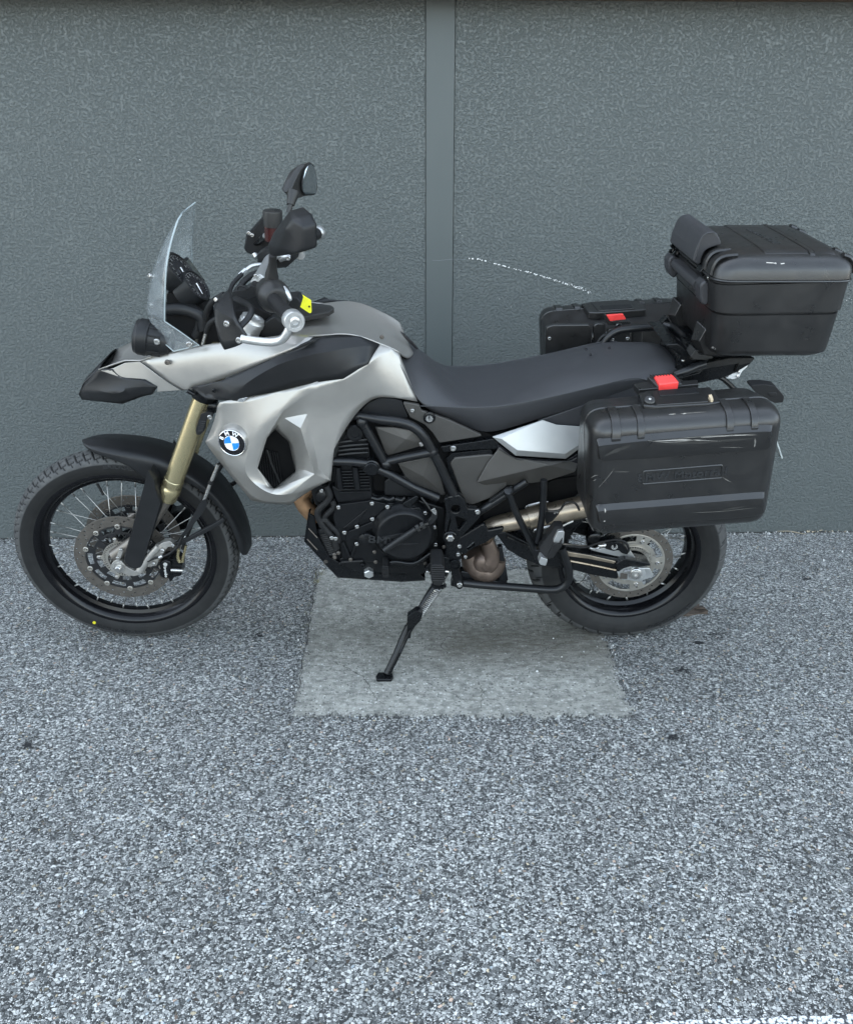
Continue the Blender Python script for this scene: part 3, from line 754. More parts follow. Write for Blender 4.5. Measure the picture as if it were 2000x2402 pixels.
cb_ = slab_yl('brake_caliper', fillet(cal, .012, 4), SATIN, .058, bevel=.005, seg=3)
slab_yl('caliper_body', fillet(A('1', [(1160, 1050), (1215, 1062), (1240, 1100), (1240, 1168), (1190, 1178), (1172, 1205), (1160, 1205), (1150, 1180)], -.105), .006, 3), SATIN, .05, cb_, bevel=.004)
bleed = tube('bleed_nipple', A('1', [(1170, 1128), (1205, 1130), (1252, 1132)], -.112), [.006, .0062, .0052], STEEL, cb_, segs=10)
lathe('caliper_emblem', at('1', 1130, 1090, -.1185), (0, -1, 0), [(0, .0062), (.0006, .0062), (.0006, .0046), (0, .0046)], PRINT, cb_, segs=24)
lettering('caliper_lettering', 'brembo', at('1', 1132, 1142, -.1186), at('1', 1136, 1180, -.118) - at('1', 1126, 1110, -.118), at('1', 1165, 1142, -.118) - at('1', 1120, 1142, -.118), .0125, PRINT, cb_, bold=.0002)
lettering('caliper_lettering', 'b', at('1', 1130, 1090, -.1186), (1, 0, -.2), (.1, 0, 1), .009, PRINT, cb_)
tube('banjo_pipe', A('1', [(1228, 1075), (1215, 1040), (1222, 985)], -.11), [.0052, .0048, .0042], GOLD, cb_, segs=9)
tube('banjo_pipe', A('1', [(1245, 1072), (1250, 1045), (1262, 1000), (1270, 960)], -.10), [.0058, .005, .0042, .0042], GOLD, cb_, segs=9)
tube('sensor_cable', A('1', [(955, 1062), (975, 1075), (1010, 1068), (1070, 1045), (1130, 1030), (1180, 1000), (1215, 965), (1245, 900)], -.138), .0034, RUBBER)
lathe('cable_clip', at('1', 1100, 1038, -.139), Vector((1, 0, .5)), [(-.006, .0048), (.006, .0048)], ALU, segs=10)
tube('brake_hose', A('1', [(1245, 985), (1300, 850), (1390, 640), (1450, 520), (1500, 430), (1540, 330)], -.10), .0045, RUBBER)
tube('brake_pipe', A('1', [(1395, 650), (1440, 530), (1490, 405)], -.118), .0052, STEEL, segs=10)
lathe('pipe_clip', at('1', 1441, 528, -.118), at('1', 1490, 405, -.118) - at('1', 1395, 650, -.118), [(-.006, .0075), (.006, .0075)], RUBBER, segs=10)
slab_yl('brake_caliper', fillet(A('1', [(1180, 745), (1300, 700), (1310, 740), (1270, 850), (1200, 860), (1130, 700)], .11), .012, 3), SATIN, .05, bevel=.006)
# mudguard: rounded channel following the wheel
fpts = [  # angle round the axle, outer radius, half width, depth of the side skirt
    (100.8, .382, .006, .004), (99.5, .382, .024, .010), (97, .381, .040, .016), (93.5, .379, .054, .022), (88, .377, .062, .030), (82, .376, .067, .038), (76, .377, .070, .050), (70, .379, .071, .074),
    (65, .381, .072, .088), (59, .383, .072, .064), (52, .385, .073, .034), (44, .386, .074, .026), (34, .385, .074, .023), (22, .383, .073, .022), (10, .382, .071, .024), (2, .382, .068, .026), (-1, .381, .058, .018)]
rows = []
for (a, r, hw_, dk) in fpts:
    a_ = R(a); row = []
    for (t, dr) in ((-1.0, -dk), (-1.0, -dk * .55), (-.97, -min(.016, dk * .4)), (-.80, -min(.005, dk * .15)), (-.45, -.001), (0, .004), (.45, -.001), (.80, -min(.005, dk * .15)), (.97, -min(.016, dk * .4)), (1.0, -dk * .55), (1.0, -dk)):
        row.append(SA(FC + Vector(((r + dr) * cos(a_), t * hw_, (r + dr) * sin(a_)))))
    rows.append(row)
mud = loft('mudguard', rows, PLAST, closed=False, caps=False, sub=2)
m_ = mud.modifiers.new('solid', 'SOLIDIFY'); m_.thickness = .0035; m_.offset = -1
def stay(s):
    P = sy(A('1', [(1185, 950), (1230, 930), (1290, 905), (1400, 845), (1500, 790), (1525, 770), (1535, 800), (1490, 830), (1400, 880), (1300, 930), (1215, 972)], -.128), s)
    slab_yl('mudguard_stay', fillet(P, .005, 2), PLAST, .012 * -s, mud, bevel=.003)
    P = sy(A('1', [(1405, 640), (1420, 680), (1385, 740), (1300, 850), (1258, 905), (1225, 935), (1212, 930), (1262, 860), (1330, 740), (1370, 665)], -.125), s)
    slab_yl('mudguard_strut', fillet(P, .005, 2), PLAST, .010 * -s, mud, bevel=.003)
both(stay)
# horn on the fork
hn = A('2', [(935, 790), (975, 775), (1020, 782), (1024, 800), (990, 806), (968, 850), (960, 905), (935, 930), (905, 935), (900, 900), (918, 840), (930, 815)], -.150)
horn = slab_yl('horn', fillet(hn, .005, 3), PLAST, .018, bevel=.003)
for i in range(6):
    t = i / 5; a = at('2', 925 - 8 * t, 835 + 72 * t, -.1515); b = at('2', 970 - 22 * t, 845 + 60 * t, -.1515)
    tube('horn_fin', [a, b], .0022, PLAST, horn, segs=6, smooth_path=0)
bolt(at('2', 1000, 812, -.152), .0075)

# ---------------- beak and upper side panels
def shell(name, V_, F_, mat, s, sub=0, creases=(), corner=(), thick=.004, bevel=0, parent=None):
    """hand laid surface: V_ maps names to points of the left side, F_ lists faces by name"""
    names = list(V_); ix = {k: i for i, k in enumerate(names)}
    vs = sy([V_[k] for k in names], s)
    fs = [tuple(ix[k] for k in (f.split() if isinstance(f, str) else f)) for f in F_]
    cr = []
    for c in creases:
        q = c.split(); w = float(q[-1]) if q[-1][0] in '01' and '.' in q[-1] else 1.0
        if q[-1][0] in '01' and '.' in q[-1]: q = q[:-1]
        for a, b in zip(q, q[1:]): cr.append((ix[a], ix[b], w))
    o = part(name, vs, fs, mat, parent, creases=cr)
    if corner:
        att = o.data.attributes.new('crease_vert', 'FLOAT', 'POINT')
        for k in corner: att.data[ix[k]].value = 1.0
    # make every face look outwards from the middle of the machine
    bm = bmesh.new(); bm.from_mesh(o.data)
    tot = sum(f.normal.y * f.calc_area() for f in bm.faces)
    if (tot > 0) != (s > 0): bmesh.ops.reverse_faces(bm, faces=bm.faces)
    bm.to_mesh(o.data); bm.free()
    if sub:
        m = o.modifiers.new('sub', 'SUBSURF'); m.levels = sub; m.render_levels = sub; m.boundary_smooth = 'PRESERVE_CORNERS'
    if thick:
        m = o.modifiers.new('solid', 'SOLIDIFY'); m.thickness = thick; m.offset = -1
    if bevel:
        m = o.modifiers.new('bevel', 'BEVEL'); m.width = bevel; m.segments = 2; m.limit_method = 'ANGLE'; m.angle_limit = R(20); m.harden_normals = True
    return o
def VP(k, d): return {n: at(k, *p) for n, p in d.items()}
bk = VP('2', dict(t0=(104, 655, -.035), t1=(132, 585, -.040), a=(240, 478, -.080), b=(335, 482, -.088), c=(380, 546, -.098), d=(552, 556, -.112), e=(638, 606, -.118), f=(604, 656, -.112),
                  g=(545, 668, -.104), h=(398, 721, -.090), i=(125, 692, -.035), p=(165, 622, -.062), q=(466, 600, -.122), r=(378, 664, -.118)))
def beak(s):
    o = shell('beak_cover', bk, ['t1 a b c q p', 'c d e q', 'q e f g', 'p q r', 't0 t1 p', 'p r t0', 't0 r h i', 'r q g h'], PLAST, s, thick=.003, sub=2, corner=('a', 'e', 'h', 'g', 'f'), creases=['a b c d e f g h i 0.7', 't1 a 0.6', 'p q 0.45', 'r q 0.6', 'p r 0.35'])
both(beak)
def bridge(name, ptsL, mat, parent=None, rise=.0, n=6, bevel=.0015, thick=.003):
    """sheet spanning the machine from a traced left edge to its mirror image, arched by `rise`"""
    rows = []
    for j in range(n + 1):
        t = j / n; rows.append([Vector((p.x, p.y * (1 - 2 * t), p.z + rise * (1 - (2 * t - 1) ** 2))) for p in ptsL])
    o = loft(name, rows, mat, parent, closed=False, caps=False)
    m = o.modifiers.new('solid', 'SOLIDIFY'); m.thickness = thick; m.offset = 0
    return o
bridge('beak_nose', [bk['i'], bk['t0'], bk['t1'], bk['a']], PLAST, rise=.006)
bridge('beak_top', A('2', [(236, 486, -.080), (330, 452, -.088), (415, 425, -.094), (522, 425, -.100), (610, 392, -.104)]), SILVER, rise=-.016)
bs = VP('2', dict(a=(244, 492, -.0790), b=(335, 476, -.0870), c=(415, 440, -.094), d=(520, 431, -.100), e=(652, 532, -.1195), f=(808, 628, -.128), g=(636, 640, -.119), h=(640, 604, -.117), i=(552, 552, -.1105), j=(382, 540, -.097)))
def beakside(s):
    shell('beak_side_panel', bs, ['a b j', 'b c d j', 'd e i j', 'e h i', 'e f g h'], SILVER, s, thick=.004, bevel=.002)
both(beakside)
# long upper silver panel beside the head light
up = VP('2', dict(a=(524, 430, -.1005), b=(596, 395, -.098), c=(730, 362, -.108), d=(920, 326, -.125), e=(1040, 300, -.137), f=(1250, 283, -.155), g=(1560, 238, -.142), h=(1705, 258, -.150), i=(1645, 310, -.180),
                  j=(1400, 424, -.198), k=(1120, 540, -.172), l=(872, 622, -.140), m=(815, 629, -.130), n=(655, 530, -.1195), x=(820, 590, -.137), y=(680, 560, -.122), p=(760, 440, -.126), q=(1050, 390, -.160), r=(1400, 310, -.178)))
def upper(s):
    shell('upper_side_panel', up, ['a b c p', 'a p n', 'c d q p', 'd e q', 'e f r q', 'f g r', 'g h i r', 'r i j', 'q r j k', 'p q k l', 'p l x n', 'n x m', 'x l m'], SILVER, s, sub=2, corner=('a', 'b', 'g', 'h', 'i', 'l', 'm', 'n'), thick=.004, creases=['b c d e f g 0.6'])
both(upper)
bolt(at('2', 706, 436, -.127), .0070, mat=DISC)
tube('panel_gap', A('2', [(520, 430, -.1018), (590, 480, -.1130), (655, 531, -.1215), (735, 585, -.127), (808, 629, -.1315)]), .0014, BLACKE, segs=6)
# ---------------- big silver side panel with air duct
fp = dict(VP('4', dict(a=(205, 300, -.195), a2=(400, 255, -.203), b=(610, 222, -.208), c=(930, 143, -.212), d=(1130, 122, -.206), e=(1310, 2, -.188), i=(1683, 292, -.150), k=(1540, 268, -.157), l=(1400, 253, -.166), m=(1318, 285, -.176),
          n=(1228, 372, -.186), o=(1138, 502, -.196), p=(1060, 650, -.204), q=(1052, 740, -.206), r=(1036, 880, -.209), s=(880, 950, -.214), t=(735, 1063, -.204), u=(545, 1052, -.200), v=(440, 1030, -.192), w=(108, 620, -.176), w2=(100, 590, -.172), x=(128, 540, -.174), y=(180, 400, -.184), y2=(188, 330, -.190),
          C1=(690, 345, -.226), C2=(560, 560, -.228), C3=(490, 790, -.229), H1=(622, 500, -.192), H2=(722, 592, -.168), H3=(772, 812, -.176), H4=(610, 945, -.222),
          D1=(690, 415, -.206), D2=(810, 490, -.226), D3=(915, 832, -.238), E1=(860, 385, -.209), E2=(895, 560, -.212), E3=(943, 800, -.217),
          S1=(485, 470, -.230), S2=(440, 620, -.236), S3=(380, 795, -.238), S4=(430, 880, -.242), S5=(592, 1000, -.246), S6=(742, 985, -.243), S7=(900, 925, -.232))),
          f=at('m', 779, 706, -.137), z=at('6', 50, 192, -.131), h=at('6', 106, 225, -.124), j=at('6', 180, 430, -.144), f2=at('4', 1250, 180, -.196), g2=at('4', 1480, 140, -.158))
FF = ['a a2 S1 y y2', 'a2 b c C1 S1', 'y S1 S2 x', 'x S2 w w2', 'w S2 S3', 'w S3 S4 v', 'v S4 S5 u', 'u S5 S6 t', 't S6 S7 s', 'S7 r s',
      'S1 C1 C2 S2', 'S2 C2 C3 S3', 'S3 C3 H4 S4', 'S4 H4 S5', 'S5 H4 D3 S6', 'S6 D3 S7', 'S7 D3 r', 'C1 D1 H1', 'C1 H1 C2', 'H1 D1 D2 H2', 'H2 D2 D3 H3', 'H3 D3 H4',
      'C1 c E1 D1', 'D1 E1 D2', 'D2 E1 E2', 'D2 E2 E3 D3', 'D3 E3 r', 'c d f2 E1', 'd e f2', 'E1 f2 m n', 'E1 n o E2', 'E2 o p q E3', 'E3 q r', 'e f g2 f2', 'f2 g2 l m', 'f z h j g2', 'g2 j i k l']
def fairing(s):
    o = shell('side_fairing', fp, FF, SILVER, s, sub=2, thick=.0045,
              corner=('a', 'b', 'c', 'd', 'f', 'h', 'i', 'r', 't', 'u', 'v', 'H4', 'D3', 'D1', 'D2', 'E1', 'E3', 'H1', 'H2', 'H3', 'C3'),
              creases=['c C1 C2 C3 H4 0.95', 'C3 H4 0.9', 'D1 D2 D3 1.0', 'D1 E1 0.8', 'E1 E2 E3 0.6', 'D3 E3 0.7', 'E3 r 0.7', 'D3 H4 0.9', 'D2 E1 0.6', 'S1 S2 S3 S4 S5 S6 S7 r 0.55', 'C1 S1 0.5', 'C1 D1 0.9', 'H1 H2 H3 H4 1.0', 'u t 1.0', 'v u 1.0', 't s r 0.8', 'f z h 0.8', 'h j i 1.0', 'd e f 0.7', 'a a2 b c d 0.9'])
    return o
both(fairing)
# radiator seen through the duct
rad = slab_yl('radiator', A('4', [(480, 560), (700, 470), (800, 820), (640, 1000), (470, 860)], -.120), DARK, .05, bevel=0)
for i in range(9):
    a = at('4', 500 + i * 17, 640 + i * 4, -.128); b = at('4', 520 + i * 20, 880 + i * 8, -.128)
    tube('radiator_fin', [a, b], .0016, CARR, rad, segs=5, smooth_path=0)
tube('radiator_fin', A('4', [(560, 650), (600, 770), (660, 900)], -.130), .0035, PLASTG, rad, segs=6)
# roundel on the side panel: black ring, chrome rim, quartered centre, three letters
def roundel(c, nrm, up_, r):
    nrm = Vector(nrm).normalized(); u = Vector(up_); u = (u - nrm * u.dot(nrm)).normalized(); rt = u.cross(nrm) * 1.0
    vs, fs = lathe_geo(c, nrm, [(-.004, r * 1.02), (.0, r), (.0028, r * .995), (.0036, r * .965), (.0030, r * .94)], 48, u)
    e = part('emblem', vs, fs, CHROME)
    vs, fs = lathe_geo(c, nrm, [(.0030, r * .945), (.0040, r * .75), (.0041, r * .56)], 48, u); part('emblem_ring', vs, fs, BLACKE, e)
    vs, fs = lathe_geo(c, nrm, [(.0040, r * .575), (.0047, r * .555), (.0041, r * .53)], 48, u); part('emblem_rim', vs, fs, CHROME, e)
    tilt = .16
    for q in range(4):
        P = [Vector(c) + nrm * .0044]
        for i in range(9):
            a = pi / 2 * (q + i / 8) + tilt; P.append(Vector(c) + nrm * .0043 + (rt * cos(a) + u * sin(a)) * r * .54)
        part('emblem_quarter', P, [tuple(range(10))], WHITE if q in (0, 2) else BLUE, e)
    for ch, a in (('B', 155), ('M', 112), ('W', 66)):
        a_ = R(a); d = rt * cos(a_) + u * sin(a_)
        lettering('emblem_letter', ch, Vector(c) + nrm * .0042 + d * r * .755, rt * sin(a_) - u * cos(a_), d, r * .40, WHITE, e, ext=.0003, bold=.0004, stretch=1.1)
ec = at('4', 301, 598, -.2285)
roundel(ec, (-.22, -1, -.02), (.02, 0, 1), .0385)
lathe('emblem_seat', ec, (-.22, -1, -.02), [(-.026, .046), (-.010, .0435), (-.003, .0395), (-.003, .001)], SILVER, segs=40)
# ---------------- dark strip over the panel, with its lamp shaped end
st = dict(VP('2', dict(a=(868, 608, -.146), b=(1068, 562, -.178), c=(1400, 420, -.205), d=(1700, 295, -.192))), **VP('4', dict(k=(610, 222, -.2095), l=(930, 143, -.2135), m=(1130, 122, -.2075), n=(1315, 2, -.190))))
st.update(e=at('m', 655, 691, -.168), f=at('m', 700, 684, -.150), f2=at('m', 740, 690, -.144), g=at('m', 779, 706, -.1385))
st.update(VP('2', dict(p=(1205, 612, -.212), q=(1190, 685, -.208), r=(1190, 700, -.205), s=(972, 690, -.170), b1=(1075, 590, -.185), b2=(1150, 660, -.205), s1=(955, 664, -.162), s2=(1120, 690, -.198))))
st.update(x=at('m', 560, 745, -.224), y=at('m', 680, 715, -.216))
def strip(s):
    o = shell('tank_strip', st, ['b c x p', 'c d e x', 'e f y x', 'f f2 g y', 'p x k q', 'x y l k', 'y m l', 'y g n m', 'a b b1 s1', 'b p b2 b1', 'b1 b2 s2 s1', 'p q b2', 'q s2 b2', 's1 s2 r s', 'q r s2', 'a s1 s'], PLAST, s, thick=.006, sub=2, corner=('a', 'b', 'g', 'm', 'p', 'q', 'b1', 'b2', 's1', 's2', 's', 'r', 'n', 'k'), creases=['a b c d e f f2 g n m l k q r s a 0.85', 'b p q r 1.0', 'b1 b2 s2 s1 b1 1.0', 'b b1 0.8', 'p b2 0.8', 'q s2 0.8', 'p x y g 0.5'])
both(strip)
bolt(at('2', 1026, 630, -.186), .0055, mat=SATIN)
tube('panel_hook', A('2', [(845, 632), (862, 640), (890, 655)], -.140), .006, SATIN)
tube('steering_collar', A('2', [(905, 680, -.105), (960, 715, -.105), (1045, 735, -.105)]), .020, SATIN)
slab_yl('paint_chip', A('4', [(338, 292), (352, 274), (418, 258), (400, 280), (378, 296)], -.2085), CHROME, .003, bevel=.0005)

# ---------------- tank shell, filler cover, seat
near = [at('m', 596, 690, -.134), at('m', 655, 690, -.150), at('m', 700, 683, -.147), at('m', 740, 689, -.141), at('m', 779, 705, -.1365), at('6', 50, 191, -.131), at('6', 106, 223, -.124)]
topc = [at('m', 600, 652, .04), at('m', 660, 640, .05), at('m', 705, 640, .05), at('m', 748, 655, .05), at('m', 786, 677, .045), at('m', 818, 695, .04), at('m', 848, 713, .04)]
rows = []
for a, b in zip(near, topc):
    row = []
    for t in (-1, -.93, -.82, -.66, -.45, -.22, 0, .22, .45, .66, .82, .93, 1):
        k = 1 - abs(t) ** 2.3; row.append(Vector((a.x + (b.x - a.x) * (1 - abs(t)) ** .8, a.y * -t if False else -a.y * t, a.z + (b.z - a.z - .004) * k)))
    rows.append(row)
tk = loft('tank', rows, SILVER, closed=False, caps=False, sub=2)
m_ = tk.modifiers.new('solid', 'SOLIDIFY'); m_.thickness = .004; m_.offset = 0
for o_ in tk.modifiers: pass
# black cover with filler at the front of the tank top
L_ = A('3', [(1310, 1395), (1420, 1378), (1560, 1350), (1650, 1330), (1690, 1302)], -.060); F_ = A('3', [(1350, 1265), (1450, 1255), (1520, 1258), (1590, 1268), (1640, 1283)], .060)
rows = []
for a, b in zip(L_, F_):
    rows.append([Vector((a.x, a.y, a.z - .012)), a, Vector((a.x * .8 + b.x * .2, -.036, a.z * .8 + b.z * .2 + .003)), Vector(((a.x + b.x) / 2, 0, (a.z + b.z) / 2 + .004)), Vector((a.x * .2 + b.x * .8, .036, a.z * .2 + b.z * .8 + .003)), b, Vector((b.x, b.y, b.z - .03))])
loft('filler_cover', rows, PLASTG, closed=False, caps=False, bevel=.003)
# slot behind the tank
P = A('6', [(112, 88), (150, 112), (195, 155), (238, 205), (222, 208), (178, 168), (140, 128)], .028)
slab_yl('tank_slot', [p + Vector((0, 0, .002)) for p in P], BLACKE, .010, bevel=.0008)
bolt(at('m', 783, 691, -.118), .006, mat=DISC)
# seat: side seam, crown and lower skirt at stations from the tank to the luggage bridge
seam = [('6', 112, 300, -.137), ('6', 170, 430, -.146), ('6', 250, 588, -.152), ('6', 350, 590, -.154), ('6', 480, 597, -.156), ('6', 620, 600, -.158), ('6', 800, 590, -.160), ('6', 960, 562, -.160), ('6', 1100, 535, -.158), ('6', 1300, 490, -.156), ('6', 1500, 440, -.154), ('6', 1700, 396, -.150), ('7', 700, 900, -.146), ('7', 790, 878, -.138), ('7', 835, 862, -.120)]
topp = [('6', 150, 208, .05), ('6', 215, 206, .06), ('6', 268, 214, .07), ('6', 345, 285, .08), ('6', 425, 352, .085), ('6', 530, 394, .09), ('6', 700, 384, .09), ('6', 870, 342, .09), ('6', 1010, 300, .09), ('6', 1190, 240, .09), ('6', 1400, 200, .09), ('6', 1600, 180, .088), ('7', 690, 712, .085), ('7', 770, 720, .08), ('7', 825, 752, .07)]
low = [('6', 114, 330, -.120), ('6', 175, 460, -.128), ('6', 262, 602, -.134), ('6', 400, 660, -.134), ('6', 520, 705, -.134), ('6', 640, 765, -.134), ('6', 760, 770, -.134), ('6', 940, 715, -.134), ('6', 1120, 655, -.134), ('6', 1310, 600, -.134), ('6', 1500, 545, -.132), ('6', 1700, 480, -.128), ('7', 700, 930, -.124), ('7', 795, 905, -.116), ('7', 838, 890, -.100)]
rows = []
for a, b, c in zip(seam, topp, low):
    a, b, c = at(*a), at(*b), at(*c); w = -a.y; row = [Vector((c.x, c.y, c.z)), Vector(((a.x * .6 + c.x * .4), a.y * .985, a.z * .6 + c.z * .4)), Vector(a)]
    top = b.z + .010
    for t in (-.94, -.82, -.62, -.36, 0, .36, .62, .82, .94):
        k = 1 - abs(t) ** 3.4; row.append(Vector((a.x + (b.x - a.x) * (1 - abs(t) ** 2), w * t, a.z + (top - a.z) * k)))
    row += [Vector((a.x, w, a.z)), Vector(((a.x * .6 + c.x * .4), w * .985, a.z * .6 + c.z * .4)), Vector((c.x, -c.y, c.z))]
    rows.append(row)
n_r = len(rows[0]); fs = [];
vs = [p for r in rows for p in r]; cr = []
for i in range(len(rows) - 1):
    for k in range(n_r - 1): a = i * n_r + k; fs.append((a, a + 1, a + 1 + n_r, a + n_r))
    for k in (2, n_r - 3): cr.append((i * n_r + k, (i + 1) * n_r + k, .75))
fs += [tuple(range(n_r))[::-1], tuple(range((len(rows) - 1) * n_r, len(rows) * n_r))]
cr += [(k, k + 1, .55) for k in range(n_r - 1)] + [((len(rows) - 1) * n_r + k, (len(rows) - 1) * n_r + k + 1, .45) for k in range(n_r - 1)]
seat = part('seat', vs, fs, VINYL, creases=cr, sub=2)
for s in (-1, 1):
    P = [Vector((at(*q).x, (at(*q).y - .0012), at(*q).z)) for q in seam[2:13]]
    tube('seat_seam', sy(P, s), .0014, VINYL, seat, segs=6, smooth_path=3)
for (x, y) in [(1380, 210), (1412, 248), (1540, 203)]: bolt(at('6', x, y, .0) + Vector((0, 0, .004)), .004, seat, (0, -.2, 1), BLACKE)

# ---------------- cockpit
def pillow(name, P, y0, y1, mat, parent=None, inset=.25, bev=None, steps=((0, .55), (.22, .15), (.5, 0), (.78, .15), (1, .55)), amt=.02):
    """solid with rounded rims: outline drawn in between by `amt` metres towards both of its faces"""
    c = sum(P, Vector()) / len(P); rows = []
    for t, k in steps:
        row = []
        for p in P:
            d = Vector((c.x - p.x, 0, c.z - p.z)); L = d.length; q = p + d / max(L, 1e-6) * min(amt * k / .55, L * .6); row.append(Vector((q.x, y0 + (y1 - y0) * t, q.z)))
        rows.append(row)
    return loft(name, rows, mat, parent)
# wind screen: one curved clear sheet, notched at the top
edge = [(300, 1410, -.156), (304, 1200, -.156), (312, 1005, -.150), (338, 830, -.136), (398, 610, -.104), (440, 532, -.078)]
midl = [(190, 1405, -.082), (205, 1200, -.080), (235, 985, -.078), (290, 810, -.072), (388, 590, -.056), (452, 505, -.044)]
cenl = [(128, 1325, .0), (150, 1140, .0), (195, 965, .0), (262, 795, .0), (385, 590, .0), (452, 512, .0)]
rows = []
for e, m, c in zip(edge, midl, cenl):
    e, m, c = at('3', *e), at('3', *m), at('3', *c)
    m = Vector((c.x * .62 + e.x * .38, e.y * .55, c.z * .62 + e.z * .38))
    rows.append([e, m, c] + mir([m, e]))
scr = loft('wind_screen', rows, CLEAR, closed=False, caps=False, sub=2)
m_ = scr.modifiers.new('solid', 'SOLIDIFY'); m_.thickness = .004; m_.offset = 0
RIMC = simple('screen_edge_glint', (.30, .35, .36), .3)  # pale colour painted as the highlight along the sheet's rim
for s in (-1, 1): tube('edge_highlight', [Vector((r[0].x, -s * r[0].y, r[0].z)) for r in rows], .0019, RIMC, scr, segs=6, smooth_path=4)
tube('edge_highlight', rows[-1], .0017, RIMC, scr, segs=6, smooth_path=4)
for s in (-1, 1): tube('edge_highlight', sy([rows[0][0], *A('3', [(440, 1505, -.158), (585, 1608, -.156), (375, 1658, -.136), (228, 1530, -.104)])], s), .0014, RIMC, scr, segs=6, smooth_path=0)
for s in (-1, 1):
    P = [rows[0][0], *A('3', [(440, 1505, -.158), (585, 1608, -.156), (375, 1658, -.136), (228, 1530, -.104)]), rows[0][1]]
    slab_yl('screen_wing', sy(P, s), CLEAR, .004 * -s, scr, bevel=.0006)
    for (x, y, yl) in [(505, 1600, -.156), (238, 1575, -.120)]:
        b_ = at('3', x, y, yl - .003); bolt(Vector((b_.x, s * -b_.y, b_.z)), .0082, scr, (0, s, 0))
for (x, y) in [(180, 1038), (190, 1278)]: bolt(at('3', x, y, -.055), .0075, scr, (-.8, -.6, .2))
# lamps
for s in (-1, 1):
    a, b = at('3', 66, 1528, -.088), at('3', 290, 1572, -.088); a.y *= -s; b.y *= -s; ax = (a - b).normalized(); L = (a - b).length
    lp_ = lathe('headlight', b, ax, [(-.03, .016), (-.02, .034), (0, .040), (L * .45, .043), (L * .5, .047), (L * .56, .047), (L * .6, .049), (L * .86, .049), (L * .90, .046), (L * .98, .045), (L, .042), (L * .97, .039)], PLAST, segs=32)
    lathe('headlight_lens', b, ax, [(L * .93, .041), (L * 1.0, .038), (L * 1.06, .028), (L * 1.09, .001)], LENS, lp_, 28)
    for k in range(12):
        a_ = 2 * pi * k / 12; u = ax.cross(Vector((0, 1, 0))).normalized(); q = b + ax * L * .30 + (Vector((0, 1, 0)) * cos(a_) + u * sin(a_)) * .0425
        tube('lamp_rib', [q - ax * .02, q + ax * .025], .0028, PLAST, lp_, segs=5, smooth_path=0)
slab_yl('lamp_bracket', fillet(A('3', [(190, 1560), (240, 1545), (275, 1580), (330, 1650), (300, 1690), (180, 1705), (230, 1640)], -.118), .006, 2), PLAST, .012, bevel=.002)
bolt(at('3', 238, 1578, -.131), .0085)
# instruments
FIGURE = simple('grey_dial_print', (.22, .22, .21), .5)
def dial(x, y, yl, r, depth):
    c = at('3', x, y, yl); nrm = Vector((.80, -.12, .585)).normalized()
    b = lathe('instrument_housing', c, nrm, [(-depth, r * .75), (-depth * .9, r * 1.0), (-.004, r * 1.16), (.003, r * 1.15), (.004, r * 1.04), (-.001, r * 1.0)], PLAST, segs=36)
    u = Vector((0, 0, 1)); u = (u - nrm * u.dot(nrm)).normalized(); rt = u.cross(nrm)
    vs, fs = lathe_geo(c, nrm, [(-.001, r), (-.0008, .0005)], 32); part('dial_face', vs, fs, DIAL, b)
    for k in range(9):
        a_ = R(215 - k * 27); d = rt * cos(a_) + u * sin(a_); lettering('dial_figure', str((k * 2) % 10), c + d * r * .74 + nrm * .0012, rt, u, r * .26, FIGURE, b, ext=.0001)
    for k in range(25):
        a_ = R(225 - k * 11.25); d = rt * cos(a_) + u * sin(a_); tube('dial_tick', [c + d * r * .88 + nrm * .0010, c + d * r * .97 + nrm * .0010], .0005, FIGURE, b, segs=4, smooth_path=0)
    d = rt * cos(R(250)) + u * sin(R(250)); tube('dial_needle', [c - d * r * .1 + nrm * .003, c + d * r * .7 + nrm * .003], [.0018, .0007], WHITE, b, segs=6, smooth_path=0)
    return b
dial(432, 985, -.035, .044, .055); dial(562, 1115, -.045, .040, .055)
nrm = Vector((.80, -.10, .59)).normalized(); D0 = A('3', [(480, 905, .010), (545, 985, .020), (620, 1085, .014)], 0)
P = [at('3', 438, 905, .030), at('3', 490, 875, .095), at('3', 640, 1080, .095), at('3', 600, 1105, .035)]
vs = P + [p - nrm * .03 for p in P]; dsp = part('display_unit', vs, [(0, 1, 2, 3), (7, 6, 5, 4), (0, 4, 5, 1), (1, 5, 6, 2), (2, 6, 7, 3), (3, 7, 4, 0)], PLAST, bevel=.004)
c = sum(P, Vector()) / 4; part('display', [c + (p - c) * .78 + nrm * .0012 for p in P], [(0, 1, 2, 3)], LCD, dsp, smooth=False)
slab_yl('instrument_carrier', fillet(A('3', [(315, 1170), (400, 1180), (520, 1260), (560, 1290), (620, 1350), (640, 1450), (560, 1560), (480, 1600), (360, 1560), (315, 1400)], -.060), .01, 3), DARK, .12, bevel=.004)
slab_yl('inner_fairing', fillet(A('3', [(560, 1600), (640, 1420), (720, 1380), (860, 1330), (1060, 1300), (1290, 1420), (1310, 1530), (1100, 1570), (800, 1610), (600, 1640)], -.075), .01, 3), DARK, .15, bevel=.004)
slab_yl('wiring_block', fillet(A('3', [(1090, 1440), (1200, 1370), (1290, 1440), (1300, 1520), (1150, 1545), (1080, 1530)], -.100), .006, 2), PLAST, .04, bevel=.003)
tube('loom', A('3', [(320, 1320, -.075), (420, 1310, -.08), (520, 1330, -.08), (600, 1380, -.08), (620, 1480, -.08)], 0), .016, PLAST)
tube('loom', A('3', [(480, 1290, -.07), (560, 1330, -.07), (600, 1420, -.07), (560, 1540, -.07)], 0), .014, RUBBER)
